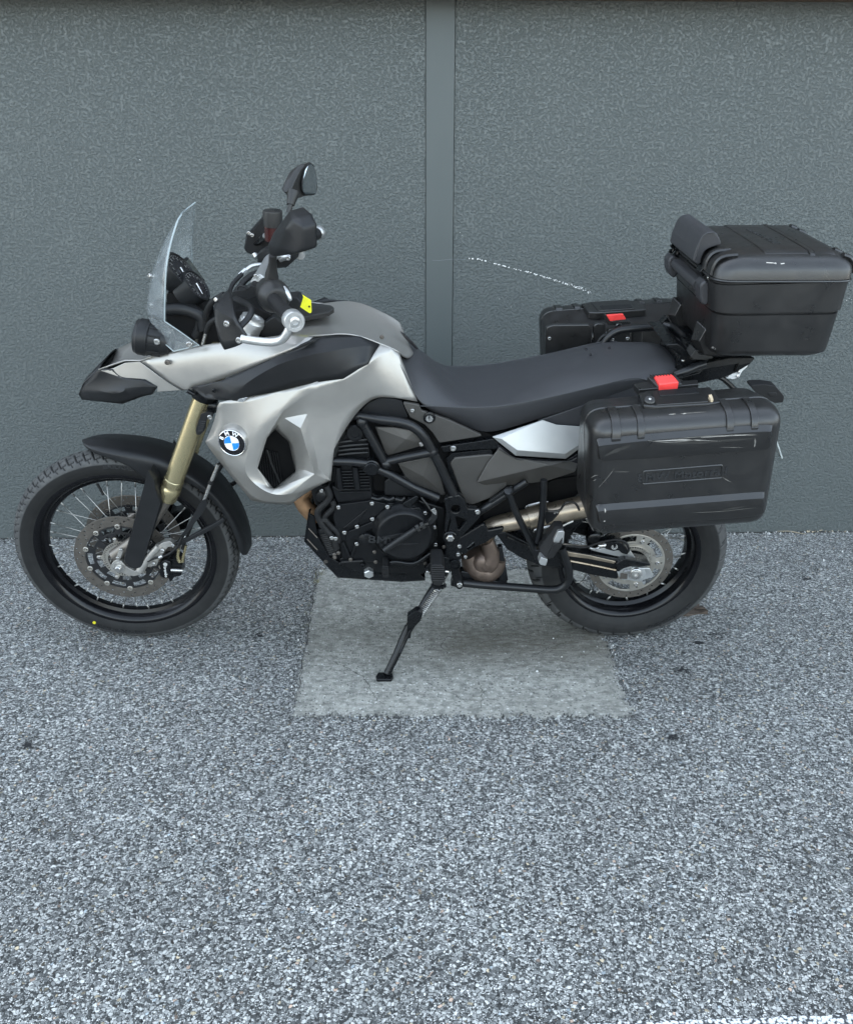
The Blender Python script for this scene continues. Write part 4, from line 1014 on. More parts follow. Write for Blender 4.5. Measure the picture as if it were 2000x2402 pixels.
# yokes, bar, grips
lathe('fork_cap', at('3', 985, 1500, -.105), -fdir, [(-.02, .030), (.022, .030), (.023, .033), (.034, .033), (.036, .031), (.044, .030), (.0455, .024), (.0455, .018), (.041, .017), (.041, .001)], ALU, segs=28)
lathe('fork_cap', at('3', 1085, 1415, .105), -fdir, [(-.02, .028), (.02, .028), (.021, .031), (.032, .031), (.034, .029), (.040, .022), (.040, .001)], ALU, segs=28)
rows = [[at('3', 905, 1500, -.14), at('3', 1010, 1520, -.14), at('3', 1060, 1440, -.03), at('3', 1120, 1430, .10), at('3', 1150, 1385, .14), at('3', 1040, 1345, .12), at('3', 985, 1385, 0), at('3', 900, 1440, -.10)]]
rows.append([p + fdir * .025 for p in rows[0]]); loft('top_yoke', rows, ALU, bevel=.004)
barL = A('3', [(1060, 1075, -.02), (1110, 1100, -.08), (1165, 1155, -.18), (1200, 1215, -.28), (1265, 1300, -.36), (1345, 1395, -.44)])
barR = A('3', [(1060, 1065, .02), (1110, 990, .08), (1165, 895, .17), (1290, 840, .28), (1400, 770, .35), (1560, 680, .44)])
tube('handlebar', barL[::-1] + barR, [.011, .011, .0115, .0125, .0142, .0142, .0125, .0115, .011, .011], ALU, segs=16)
slab_yl('bar_clamp', fillet(A('3', [(1000, 1095), (1035, 1035), (1090, 1025), (1135, 1065), (1130, 1110), (1065, 1140)], -.055), .006, 3), ALU, .11, bevel=.004)
for (x, y) in [(1050, 1040), (1045, 1085)]: bolt(at('3', x, y, -.056), .006)
gl_ = A('3', [(1185, 1222, -.270), (1345, 1392, -.432)]); gd = (gl_[1] - gl_[0]).normalized(); gL = (gl_[1] - gl_[0]).length
lathe('grip', gl_[0], gd, [(0, .0185), (.006, .0185)] + [q for k in range(11) for q in ((.012 + k * .0105, .0172), (.0145 + k * .0105, .0168), (.0175 + k * .0105, .0172))] + [(gL * .93, .0178), (gL * .95, .0195), (gL * .97, .0195)], RUBBER, segs=24)
we = lathe('bar_end', gl_[1], gd, [(-.006, .019), (.0, .0238), (.022, .0238), (.0245, .0225), (.0245, .016), (.0225, .0155), (.0225, .001)], ALU, segs=32)
q_ = gl_[1] + gd * .0225; bolt(q_, .0115, we, gd, ALU, h=.35)
gr_ = A('3', [(1420, 765, .335), (1556, 688, .432)]); gd2 = (gr_[1] - gr_[0]).normalized(); gL2 = (gr_[1] - gr_[0]).length
lathe('grip', gr_[0], gd2, [(0, .0185), (.006, .0185)] + [q for k in range(9) for q in ((.010 + k * .0098, .0172), (.0125 + k * .0098, .0168), (.0155 + k * .0098, .0172))] + [(gL2 * .98, .0185)], RUBBER, segs=24)
lathe('bar_end', gr_[1], gd2, [(-.006, .019), (.0, .0215), (.014, .0215), (.016, .020), (.016, .001)], ALU, segs=28)
sw = at('3', 1165, 1165, -.205); sdir = (at('3', 1225, 1235, -.285) - sw).normalized()
hs_ = lathe('switch_housing', sw, sdir, [(-.012, .022), (-.010, .034), (0, .037), (.030, .0375), (.034, .040), (.055, .040), (.060, .037), (.080, .030), (.084, .024), (.084, .019)], PLASTG, segs=30)
slab_yl('switch', fillet(A('3', [(1185, 1110), (1230, 1105), (1245, 1118), (1200, 1125)], -.250), .002, 2), ALU, .012, hs_, bevel=.001)
tube('clutch_perch_clip', A('3', [(1280, 1130, -.26), (1305, 1170, -.27), (1325, 1220, -.275), (1335, 1240, -.275)]), [.004, .006, .006, .004], ALU, hs_)
slab_yl('switch_cluster', fillet(A('3', [(1290, 1225), (1390, 1215), (1420, 1260), (1400, 1330), (1330, 1360), (1290, 1300)], -.18), .006, 2), PLAST, .06, bevel=.003)
slab_yl('clutch_perch', fillet(A('3', [(850, 1165), (960, 1150), (1010, 1115), (1060, 1130), (1065, 1200), (1000, 1230), (940, 1215), (860, 1215)], -.200), .006, 3), PLAST, .045, bevel=.004)
tube('clutch_lever', A('3', [(880, 1225, -.22), (960, 1265, -.27), (1005, 1300, -.32), (1010, 1345, -.345), (975, 1400, -.36), (920, 1455, -.375)]), [.007, .0075, .0065, .006, .006, .006], PLAST, flat=1.3)
tube('cable_bow', A('3', [(895, 1150, -.2), (905, 1125, -.2), (940, 1122, -.2), (985, 1145, -.2)]), .003, RUBBER)
tube('brake_line', A('3', [(1110, 945, .12), (1060, 948, .11), (1010, 960, .10), (960, 1000, .09)]), .0058, ALU, segs=10)
lathe('line_fitting', at('3', 945, 1012, .088), at('3', 1000, 965, .1) - at('3', 925, 1030, .085), [(-.012, .0075), (.012, .0075)], ALU, segs=6)
tube('brake_hose', A('3', [(945, 1012, .088), (900, 1060, .07), (855, 1115, .05), (830, 1190, .03)]), .006, RUBBER)
tube('control_cable', A('3', [(1130, 1000, .04), (1040, 1020, .02), (960, 1075, .0), (900, 1160, -.03), (870, 1220, -.05)]), .0085, RUBBER)
tube('control_cable', A('3', [(1110, 1030, .0), (1010, 1040, -.02), (930, 1110, -.05), (880, 1190, -.07)]), .006, RUBBER)
tube('control_cable', A('3', [(790, 1190, -.12), (700, 1245, -.11), (650, 1320, -.10), (640, 1400, -.09)]), .008, RUBBER)
tube('control_cable', A('3', [(730, 1385, -.13), (670, 1430, -.125), (640, 1500, -.12), (615, 1600, -.12)]), [.007, .007, .0055, .0045], RUBBER)
lathe('cable_end', at('3', 628, 1545, -.122), at('3', 640, 1500, -.12) - at('3', 612, 1600, -.12), [(-.02, .0045), (.012, .0045)], STEEL, segs=10)
# left hand guard with its bent silver stay
hg = {n: at('3', *p) for n, p in dict(a=(832, 1140, -.250), b=(716, 1240, -.300), c=(704, 1290, -.330), d=(712, 1410, -.350), e=(745, 1575, -.365), f=(790, 1645, -.385), g=(942, 1605, -.425), h=(967, 1530, -.435), i=(885, 1402, -.415), j=(858, 1270, -.360), k=(845, 1180, -.290), m=(770, 1340, -.365)).items()}
o_ = shell('hand_guard', hg, ['a b c m j k', 'm j i', 'c d e m', 'm e f', 'm f g i', 'i g h'], PLAST, -1, thick=.005, sub=2, corner=('a', 'h', 'f', 'k'), creases=['a b c d e f g h i j k a 0.6', 'c m i 0.5', 'm f 0.3'])
bolt(at('3', 811, 1430, -.408), .0075, o_, (-.25, -1, 0)); bolt(at('3', 911, 1566, -.436), .0075, o_, (-.2, -1, 0))
bolt(at('3', 722, 1232, -.31), .005, o_, (-.3, -1, .2))
tube('hand_guard_stay', A('3', [(930, 1552, -.430), (1050, 1572, -.434), (1180, 1582, -.438), (1262, 1560, -.442), (1310, 1500, -.448), (1345, 1410, -.448)]), .0098, ALU, segs=16)
# left mirror seen from behind its back, on a rubber booted stem
tube('mirror_stem', A('3', [(1180, 1100, -.225), (1178, 1020, -.232), (1182, 985, -.236), (1186, 930, -.242), (1190, 870, -.250)]), [.019, .0155, .0125, .0095, .0095], PLASTG, segs=18, smooth_path=0)
MP = {n: at('3', *p) for n, p in dict(a=(1328, 490, -.330), b=(1400, 562, -.375), c=(1440, 640, -.395), d=(1445, 840, -.395), e=(1390, 855, -.385), f=(1200, 886, -.290), g=(1152, 862, -.262), h=(1135, 795, -.262), i=(1182, 690, -.282), j=(1335, 585, -.372), k=(1300, 640, -.372), l=(1235, 810, -.330)).items()}
names = list(MP); back = {n + '_': MP[n] + Vector((.030, .028, .004)) for n in 'abcdefghi'}
MP.update(back); ix = {k: i for i, k in enumerate(MP)}; ring_ = 'abcdefghi'
F = ['a b j', 'b c j', 'j c d', 'j d e l k', 'e f l', 'f g h l', 'h i k l', 'i a j k']
fs = [tuple(ix[k] for k in f.split()) for f in F] + [(ix[p], ix[q], ix[q + '_'], ix[p + '_']) for p, q in zip(ring_, ring_[1:] + ring_[0])] + [tuple(ix[k + '_'] for k in ring_)]
part('mirror', list(MP.values()), fs, PLAST, sub=3, allcrease=.42)
part('mirror_glass', [MP[k + '_'] + Vector((.001, 0, 0)) + (sum((MP[q + '_'] for q in ring_), Vector()) / 9 - MP[k + '_']) * .12 for k in ring_], [tuple(range(9))], MIRROR, smooth=False)
# right mirror, glass side towards us
tube('mirror_stem', A('3', [(1318, 520, .300), (1330, 470, .305), (1338, 440, .310)]), .0075, PLASTG, segs=14, smooth_path=0)
tube('mirror_stem', A('3', [(1334, 455, .308), (1346, 400, .318), (1358, 352, .330)]), [.0115, .0150, .0190], PLASTG, segs=18, smooth_path=0)
ro = A('3', [(1316, 352, .330), (1350, 270, .345), (1400, 165, .37), (1440, 118, .385), (1490, 104, .41), (1522, 140, .435), (1546, 270, .445), (1533, 370, .435), (1440, 386, .39), (1392, 402, .355), (1345, 390, .335)])
gi = A('3', [(1418, 300, .365), (1424, 240, .368), (1440, 165, .385), (1464, 130, .398), (1490, 118, .412), (1514, 148, .432), (1537, 268, .442), (1526, 360, .432), (1445, 368, .392), (1424, 345, .370)])
c1 = sum(ro, Vector()) / len(ro); bk_ = [p + (c1 - p) * .35 + Vector((-.035, .0, 0)) for p in ro]; bk2 = [p + (c1 - p) * .06 + Vector((-.014, 0, 0)) for p in ro]
rows = [bk_, bk2, ro, [p + (c1 - p) * .03 + Vector((.004, 0, 0)) for p in ro]]; mr = loft('mirror', rows, PLASTG, bevel=.003)
part('mirror_glass', [p + Vector((.006, -.004, 0)) for p in gi], [tuple(range(len(gi)))], MIRROR, mr, smooth=False)
part('mirror_frame', *(lambda v, f: (v, f))(*tube_geo(spline([p + Vector((.004, -.002, 0)) for p in gi], 4, True) + [gi[0] + Vector((.004, -.002, 0))], .0022, 6, False)), PLAST, mr)
# right hand guard, reservoir, lever and master cylinder
rg = A('3', [(1130, 520, .30), (1070, 590, .33), (975, 690, .36), (962, 795, .37), (985, 830, .37), (1055, 885, .34), (1130, 845, .30), (1200, 700, .26), (1190, 560, .27)])
pillow('hand_guard', rg, .33, .37, PLAST, amt=.008)
tube('hand_guard_stay', A('3', [(985, 800, .36), (1035, 850, .34), (1060, 885, .33)]), .0095, ALU, segs=12)
bolt(at('3', 1018, 705, .325), .006); bolt(at('3', 992, 688, .33), .006)
cyl = at('3', 1190, 690, .255); up_ = Vector((.06, 0, 1))
rs = lathe('fluid_reservoir', cyl, up_, [(-.02, .024), (.018, .0255), (.019, .0265), (.0205, .0265)], AMBER, segs=28)
lathe('reservoir_cap', cyl, up_, [(.0205, .0272), (.060, .0285), (.064, .0275), (.066, .024), (.066, .001)], PLASTG, rs, 28)
for k in range(7): q = cyl + up_.normalized() * .0665 + Vector((-.018 + k * .006, 0, -.001)); tube('cap_rib', [q - Vector((0, .016, 0)), q + Vector((0, .016, 0))], .0012, PLAST, rs, segs=5, smooth_path=0)
tube('brake_lever', A('3', [(1165, 705, .25), (1110, 725, .29), (1060, 765, .33), (1010, 770, .36)]), [.008, .009, .008, .007], SATIN, flat=1.3)
tube('lever_joint', A('3', [(1160, 700, .25), (1130, 712, .27)]), .010, ALU, segs=10, smooth_path=0)
slab_yl('master_cylinder', fillet(A('3', [(1060, 860), (1140, 815), (1180, 850), (1140, 900), (1110, 965), (1065, 960)], .18), .006, 3), PLAST, .05, bevel=.004)
slab_yl('throttle_housing', fillet(A('3', [(1215, 880), (1300, 850), (1400, 830), (1400, 880), (1300, 970), (1210, 975), (1190, 930)], .25), .008, 3), PLAST, .05, bevel=.005)
tube('throttle_clip', A('3', [(1240, 900, .235), (1290, 880, .235), (1330, 890, .235)]), [.010, .012, .008], ALU, segs=12)
bolt(at('3', 1312, 892, .22), .0075)
tube('bar_lever', A('3', [(1390, 890, .30), (1420, 860, .30), (1450, 810, .32), (1500, 775, .34)]), [.008, .009, .006, .005], ALU, segs=10)
lathe('throttle_nut', at('3', 1420, 865, .29), (0, -1, 0), [(-.01, .012), (.01, .012)], ALU, segs=14)

# ---------------- engine
def S5(pts, yl): return A('5', pts, yl)
core = S5([(235, 720), (250, 620), (300, 470), (360, 320), (450, 300), (520, 420), (545, 620), (560, 830), (740, 860), (900, 870), (1090, 930), (1110, 1300), (1000, 1400), (720, 1420), (330, 1370), (180, 1270), (130, 1150), (150, 1000), (200, 800)], -.150)
eng = slab_yl('engine', fillet(core, .012, 3), ENGINE, .30, bevel=.006)
head = slab_yl('cylinder_head', fillet(S5([(272, 760), (262, 640), (290, 520), (345, 380), (420, 330), (490, 380), (530, 480), (540, 640), (545, 860), (300, 880)], -.170), .012, 3), ENGINE, .05, bevel=.006)
lathe('cylinder_plug', at('5', 420, 370, -.178), (0, -1, 0), [(-.01, .024), (0, .024), (.003, .021), (.003, .012), (.001, .011), (.001, .001)], ENGINE, segs=24)
for i, (y0, y1) in enumerate([(438, 415), (470, 450), (500, 480), (530, 512)]):
    tube('head_rib', S5([(300, y0), (400, (y0 + y1) / 2 - 2), (520, y1)], -.173), [.0045, .0055, .004], ENGINE, segs=8)
for i in range(8):
    y = 655 + i * 22; slab_yl('cooling_fin', S5([(305, y), (530, y - 8 if i < 6 else y - 4), (532, y + 1), (305, y + 9)], -.180), ENGINE, .02, bevel=.0015)
for x in (300, 430): tube('head_post', S5([(x - 8, 620), (x, 700), (x + 12, 780)], -.180), [.009, .010, .009], ENGINE, segs=12)
slab_yl('cylinder_block', fillet(S5([(240, 750), (300, 790), (545, 775), (550, 870), (290, 890), (262, 830)], -.172), .006, 2), ENGINE, .04, bevel=.004)
cov = slab_yl('alternator_cover', fillet(S5([(262, 960), (290, 900), (540, 868), (560, 872), (650, 892), (740, 895), (830, 880), (905, 915), (965, 955), (1010, 1040), (1035, 1080), (1030, 1190), (1040, 1220), (1010, 1300), (950, 1325), (850, 1365), (650, 1350), (560, 1330), (330, 1315), (305, 1160), (258, 1010)], -.178), .010, 3), ENGINE, .05, bevel=.005)
slab_yl('cover_flange', fillet(S5([(275, 945), (300, 905), (540, 872), (680, 905), (735, 905), (640, 930), (575, 990), (300, 1090), (262, 1000)], -.184), .006, 2), ENGINE, .01, cov, bevel=.003)
slab_yl('cover_facet', S5([(330, 1080), (520, 925), (440, 1050)], -.187), ENGINE, .006, cov, bevel=.002)
slab_yl('cover_facet', fillet(S5([(360, 1110), (550, 1030), (570, 1060), (540, 1090), (350, 1180)], -.187), .006, 2), ENGINE, .006, cov, bevel=.002)
cc = at('5', 790, 1143, -.2128); cc.y = -.178
lathe('rotor_cover', cc, (0, -1, 0), [(-.01, .096), (.006, .095), (.010, .092), (.018, .086), (.024, .083), (.030, .080), (.0345, .0765), (.0355, .073), (.0345, .070), (.0345, .001)], ENGINE, cov, 56)
yo = -.2128
slab_yl('cover_chevron', S5([(620, 1145), (830, 1105), (850, 1080), (860, 1095), (745, 1155), (640, 1160)], yo - .0018), PLAST, .003, cov, bevel=.0008)
slab_yl('cover_chevron', S5([(700, 1200), (720, 1160), (850, 1095), (800, 1150), (760, 1190)], yo - .0018), PLAST, .003, cov, bevel=.0008)
slab_yl('cover_chevron', S5([(610, 1195), (690, 1192), (910, 1190), (830, 1204), (690, 1205)], yo - .0014), PLAST, .003, cov, bevel=.0008)
lettering('cover_lettering', 'BMW', at('5', 648, 1172, yo - .0018), at('5', 712, 1178, yo) - at('5', 590, 1166, yo), (0, 0, 1), .034, EMBOSS, cov, ext=.0014, bold=.0006, stretch=1.25)
lathe('sensor_knob', at('5', 500, 1140, -.180), (-.1, -1, .1), [(-.01, .020), (.006, .020), (.010, .017), (.022, .017), (.024, .013), (.024, .001)], ENGINE, cov, 20)
slab_yl('knob_bar', fillet(S5([(472, 1150), (495, 1125), (545, 1128), (530, 1150)], -.206), .004, 2), PLAST, .008, cov, bevel=.002)
slab_yl('knob_facet', S5([(395, 1145), (490, 1095), (470, 1185)], -.186), ENGINE, .008, cov, bevel=.002)
for (x, y) in [(298, 922), (548, 893), (664, 919), (816, 901), (945, 965), (551, 1010), (437, 1066), (343, 1110), (1012, 1070), (1022, 1200), (435, 1194), (170, 798), (248, 1150), (277, 1155)]: bolt(at('5', x, y, -.192), .0062)
for (x, y) in [(566, 1255), (998, 1286), (1030, 1253), (298, 1262), (270, 1297), (268, 1275), (1085, 1216), (575, 1330), (388, 1312), (945, 1340)]: bolt(at('5', x, y, -.190), .0055, mat=DISC)
for (xa, ya, xb, yb) in [(430, 1190, 390, 1310), (330, 1180, 385, 1300), (640, 1340, 900, 1345), (320, 1330, 480, 1320)]: tube('casting_rib', S5([(xa, ya), (xb, yb)], -.183), .0045, ENGINE, cov, segs=8, smooth_path=0)
slab_yl('sump', fillet(S5([(300, 1300), (620, 1330), (860, 1365), (1000, 1290), (1060, 1300), (980, 1400), (900, 1430), (650, 1440), (420, 1400), (320, 1370)], -.165), .008, 2), ENGINE, .06, bevel=.005)
slab_yl('sump_rail', fillet(S5([(640, 1330), (860, 1350), (985, 1245), (1030, 1235), (1045, 1265), (1005, 1300), (930, 1320), (870, 1375), (640, 1365)], -.188), .006, 2), ENGINE, .02, bevel=.003)
for x in (320, 480, 760): bolt(at('5', x, 1345 + (10 if x > 400 else 0), -.178), .0075, mat=ENGINE)
# gear linkage across the cover
tube('shift_rod', S5([(640, 1243), (760, 1160), (875, 1085)], -.228), [.0085, .0095, .0085], PLAST, segs=12, smooth_path=0)
tube('shift_joint', S5([(872, 1088), (935, 1050), (970, 1040)], -.226), .0085, SATIN, segs=8, smooth_path=0)
for (x, y) in [(895, 1075), (930, 1055)]: lathe('shift_nut', at('5', x, y, -.226), at('5', 950, 1040, -.22) - at('5', 870, 1090, -.22), [(-.005, .0115), (.005, .0115)], PLASTG, segs=6)
slab_yl('shift_arm', fillet(S5([(950, 1035), (990, 1000), (1000, 960), (1030, 970), (1035, 1000), (1010, 1040), (965, 1065)], -.222), .004, 2), PLAST, .012, bevel=.002)
slab_yl('shift_clip', fillet(S5([(985, 945), (1015, 930), (1030, 955), (1030, 985), (1005, 970)], -.224), .002, 2), STEEL, .006, bevel=.0008)
tube('speed_sensor_wire', S5([(915, 850), (950, 890), (985, 945)], -.215), .0028, PLASTG, segs=6)
slab_yl('starter_bracket', fillet(S5([(770, 900), (880, 835), (900, 850), (830, 930), (905, 925), (930, 960), (900, 975), (800, 920)], -.196), .004, 2), SATIN, .012, bevel=.002)
for k in range(4): tube('water_hose', S5([(540 + k * 90, 850 + k * 4), (590 + k * 90, 862 + k * 4), (640 + k * 80, 850)], -.165), .009, SATIN, segs=10)
lathe('oil_cooler', at('5', 185, 1040, -.125), (.25, 0, -1), [(0, .034), (.010, .038)] + [q for k in range(11) for q in ((.014 + k * .007, .038), (.017 + k * .007, .0362), (.0205 + k * .007, .038))] + [(.095, .037), (.10, .03), (.10, .001)], ENGINE, segs=32)
tube('oil_hose', S5([(205, 760), (232, 850), (150, 940), (148, 1000), (190, 1070), (265, 1160), (285, 1230)], -.178), .0095, RUBBER, segs=12)
tube('oil_hose', S5([(250, 870), (262, 920), (205, 980), (200, 1010), (240, 1060), (290, 1110), (300, 1180)], -.175), .0085, RUBBER, segs=12)
slab_yl('hose_clip', fillet(S5([(172, 1010), (215, 1010), (215, 1032), (172, 1035)], -.185), .002, 2), PLASTG, .01, bevel=.001)
lathe('thermostat', at('5', 180, 845, -.172), (0, -1, 0), [(-.03, .020), (0, .020), (.004, .014), (.004, .001)], ENGINE, segs=20)
slab_yl('thermostat_block', fillet(S5([(90, 790), (150, 750), (215, 780), (230, 900), (190, 960), (120, 900)], -.160), .008, 2), ENGINE, .05, bevel=.004)
tube('exhaust_header', S5([(95, 760, ), (35, 800), (18, 850), (45, 910), (90, 965), (140, 1010)], -.120), .0235, COPPER, segs=20)
tube('exhaust_header', S5([(115, 770), (60, 820), (55, 870), (90, 930)], .03), .0235, COPPER, segs=20)
lathe('exhaust_clamp', at('5', 205, 1320, -.16), (0, -1, 0), [(-.01, .0085), (.004, .0085), (.005, .006), (.005, .001)], DISC, segs=14)
slab_yl('exhaust_flange', fillet(S5([(215, 1330), (250, 1280), (285, 1300), (262, 1345), (232, 1365)], -.150), .004, 2), DISC, .015, bevel=.002)
# bash plate: folded sheet with a raised side wall
bp = S5([(42, 1170), (72, 968), (120, 990), (140, 1130), (235, 1300), (420, 1392), (900, 1420), (945, 1462), (770, 1472), (290, 1440)], -.165)
slab_yl('bash_plate', bp, SATIN, .006, bevel=.0015)
bot = S5([(42, 1170), (290, 1440), (770, 1472), (945, 1462)], -.165)
rows = [[p + Vector((0, 0, 0)) for p in bot], [Vector((p.x, -p.y, p.z)) for p in bot], [Vector((p.x, -p.y, p.z - .004)) for p in bot], [p + Vector((0, 0, -.004)) for p in bot]]
n4 = 4; vs = [p for r in rows for p in r]; fs = []
for i in range(4):
    for k in range(3): a = i * 4 + k; b = ((i + 1) % 4) * 4 + k; fs.append((a, a + 1, b + 1, b))
part('bash_plate_floor', vs, fs, SATIN, smooth=False, bevel=.0008)
fr_ = S5([(42, 1170), (72, 968)], -.165); slab_yl('bash_plate_front', [fr_[0], fr_[1], fr_[1] + Vector((.006, 0, 0)), fr_[0] + Vector((.006, 0, 0))], SATIN, .33, bevel=.001)
for (xa, ya, xb, yb) in [(75, 1080, 140, 1150), (65, 1160, 140, 1240)]: tube('bash_plate_rib', S5([(xa, ya), (xb, yb)], -.168), .0018, DISC, segs=6, smooth_path=0)
lathe('drain_plug', at('5', 525, 1410, -.172), (0, -1, -.1), [(-.012, .0155), (.008, .0155), (.0105, .013), (.0105, .001)], ALU, segs=6)
slab_yl('gear_pedal', fillet(S5([(625, 1362), (670, 1362), (675, 1430), (662, 1452), (632, 1445), (622, 1420)], -.235), .005, 3), RUBBER, .05, bevel=.003)
for k in range(4): tube('pedal_ridge', S5([(628, 1375 + k * 16), (670, 1376 + k * 16)], -.2365), .0016, RUBBER, segs=5, smooth_path=0)
tube('gear_lever', S5([(648, 1400), (700, 1330), (860, 1340), (990, 1262)], -.205), .006, SATIN, segs=10)
# ---------------- frame tubes of both sides
def frame_side(s):
    T = lambda n, P, r, **k: tube(n, sy(P, s), r, FRAME, segs=16, **k)
    T('frame_tube', S5([(360, 250, -.150), (440, 240, -.168), (620, 268), (760, 288), (850, 320), (930, 390), (990, 490), (1040, 580), (1095, 700), (1160, 830)], -.188), .0132)
    T('frame_tube', S5([(478, 290), (655, 605)], -.188), .0125, smooth_path=0)
    T('frame_tube', S5([(655, 582), (780, 552), (1005, 508)], -.188), .0120, smooth_path=0)
    T('frame_tube', S5([(240, 578), (400, 582), (535, 596)], -.188), .0118, smooth_path=0)
    T('frame_tube', S5([(560, 620), (690, 680), (860, 775), (1040, 852)], -.186), [.0135, .0125, .0125, .0138], smooth_path=0)
    T('frame_tube', S5([(240, 578), (140, 380), (100, 100)], -.160), .012)
    for (x, y, r) in [(475, 285, .0148), (655, 595, .0165), (1003, 510, .0150)]:
        p = at('5', x, y, -.188); lathe('weld_bead', Vector((p.x, p.y * -s if s > 0 else p.y, p.z)), (.3, 0, 1), [(-.010, .012), (-.004, r), (.004, r), (.010, .012)], FRAME, segs=14)
    p = at('5', 545, 622, -.190); p.y *= -s
    lathe('frame_bolt_cap', p, (0, s, 0), [(-.02, .0235), (.006, .0235), (.008, .0200), (.014, .0195), (.016, .0175), (.016, .001)], SATIN, segs=28)
both(frame_side)
# faceted grey covers between the tubes
def facet_cover(name, k, P, tip, yl, rise, mat, thick=.006, parent=None):
    """panel of flat facets meeting in one proud point"""
    pts = A(k, P, yl); c = at(k, *tip, yl - rise); n = len(pts)
    vs = pts + [c] + [p + Vector((0, thick, 0)) for p in pts]
    fs = [(i, (i + 1) % n, n) for i in range(n)] + [(i, n + 1 + i, n + 1 + (i + 1) % n, (i + 1) % n) for i in range(n)] + [tuple(range(n + 1, 2 * n + 1))]
    return part(name, vs, fs, mat, parent, smooth=False, bevel=.0015)
facet_cover('injector_cover', '5', [(572, 325), (700, 325), (860, 352), (915, 395), (942, 440), (935, 458), (670, 535), (650, 520)], (800, 415), -.165, .008, PANEL)
bolt(at('5', 917, 450, -.178), .0068)
facet_cover('airbox_cover', '5', [(740, 595), (980, 548), (1040, 640), (1095, 830), (980, 830), (800, 700)], (930, 690), -.150, .006, PANEL)
slab_yl('airbox_lower', fillet(S5([(640, 730), (700, 690), (860, 690), (930, 770), (1000, 850), (640, 835)], -.150), .006, 2), PLAST, .02, bevel=.003)
slab_yl('dark_core', S5([(1060, 840), (1500, 900), (1450, 1000), (1300, 1090), (1160, 1180), (1060, 1250)], -.075), DARK, .15, bevel=0)  # dark filler standing for the shade behind the plate openings
slab_yl('dark_core', S5([(450, 200), (900, 200), (1500, 400), (1560, 760), (1300, 900), (1100, 900), (500, 880), (480, 400)], -.120), DARK, .24, bevel=0)  # dark filler standing for the shaded depth between the tubes
arch = slab_yl('arch_cover', fillet(S5([(465, 205), (520, 145), (600, 108), (700, 112), (768, 130), (822, 258), (620, 232), (470, 215)], -.158), .006, 2), PLAST, .01, bevel=.002)
sc_ = slab_yl('side_cover', fillet(S5([(772, 136), (900, 158), (915, 200), (990, 225), (1120, 270), (1380, 390), (1050, 442), (1000, 370), (940, 305), (832, 252)], -.162), .004, 2), PANEL, .012, bevel=.002)
bolt(at('5', 848, 200, -.166), .0058, sc_)
lk = at('5', 975, 252, -.163)
lathe('seat_lock', lk, (0, -1, 0), [(-.004, .0165), (.003, .0165), (.004, .0140), (.0045, .0125), (.0075, .0120), (.0075, .001)], SATIN, sc_, 28)
lathe('lock_barrel', lk, (0, -1, 0), [(.004, .0098), (.0085, .0098), (.0085, .001)], STEEL, sc_, 24)
slab_yl('key_slot', S5([(971, 236), (979, 236), (979, 268), (971, 268)], -.1720), BLACKE, .002, sc_, bevel=0)
# foot rest plate with its openings
ho = [circ(at('5', 1170, 920, -.19), .0125, 24), fillet(S5([(1168, 972), (1250, 1005), (1190, 1085)], -.19), .004, 3), circ(at('5', 1162, 1350, -.19), .0140, 24)]
pl_ = S5([(1085, 855), (1110, 830), (1200, 815), (1235, 850), (1262, 918), (1330, 920), (1358, 955), (1350, 985), (1290, 1050), (1195, 1150), (1300, 1130), (1325, 1150), (1250, 1215), (1215, 1250), (1215, 1290), (1190, 1310), (1200, 1380), (1225, 1470), (1222, 1515), (1190, 1525), (1165, 1500), (1140, 1420), (1120, 1310), (1085, 1270), (1095, 1210), (1085, 1160), (1085, 1120), (1110, 1090), (1130, 1020), (1110, 920)], -.19)
plate('foot_rest_plate', [fillet(pl_, .008, 3)] + ho, -.190, .022, SATIN, bevel=.0035)
lathe('pivot_boss', at('5', 1130, 1145, -.203), (0, -1, 0), [(-.01, .0205), (.003, .0205), (.005, .018), (.005, .001)], SATIN, segs=28)
bolt(at('5', 1130, 1145, -.209), .0125, kind='hex')
lathe('plate_ring', at('5', 1162, 1350, -.203), (0, -1, 0), [(-.004, .0185), (.003, .0185), (.005, .0170), (.005, .0145), (.0, .0140)], SATIN, segs=28)
for (x, y, r) in [(1335, 955, .0078), (1200, 1213, .0064), (1190, 1273, .0062), (1244, 1292, .0056), (1088, 1300, .0082), (1200, 1500, .0082)]: bolt(at('5', x, y, -.204), r)
tube('subframe_tube', sy(A('5', [(1340, 960), (1450, 890), (1590, 800), (1700, 730)], -.170), -1), .011, FRAME, segs=12, smooth_path=0)
slab_yl('subframe_bar', fillet(A('5', [(1415, 880), (1430, 895), (1600, 785), (1590, 760)], -.182), .003, 2), FRAME, .012, bevel=.002)
slab_yl('plate_spine', fillet(S5([(1085, 860), (1115, 850), (1130, 1000), (1105, 1110), (1085, 1110), (1100, 960)], -.206), .004, 2), SATIN, .006, bevel=.002)
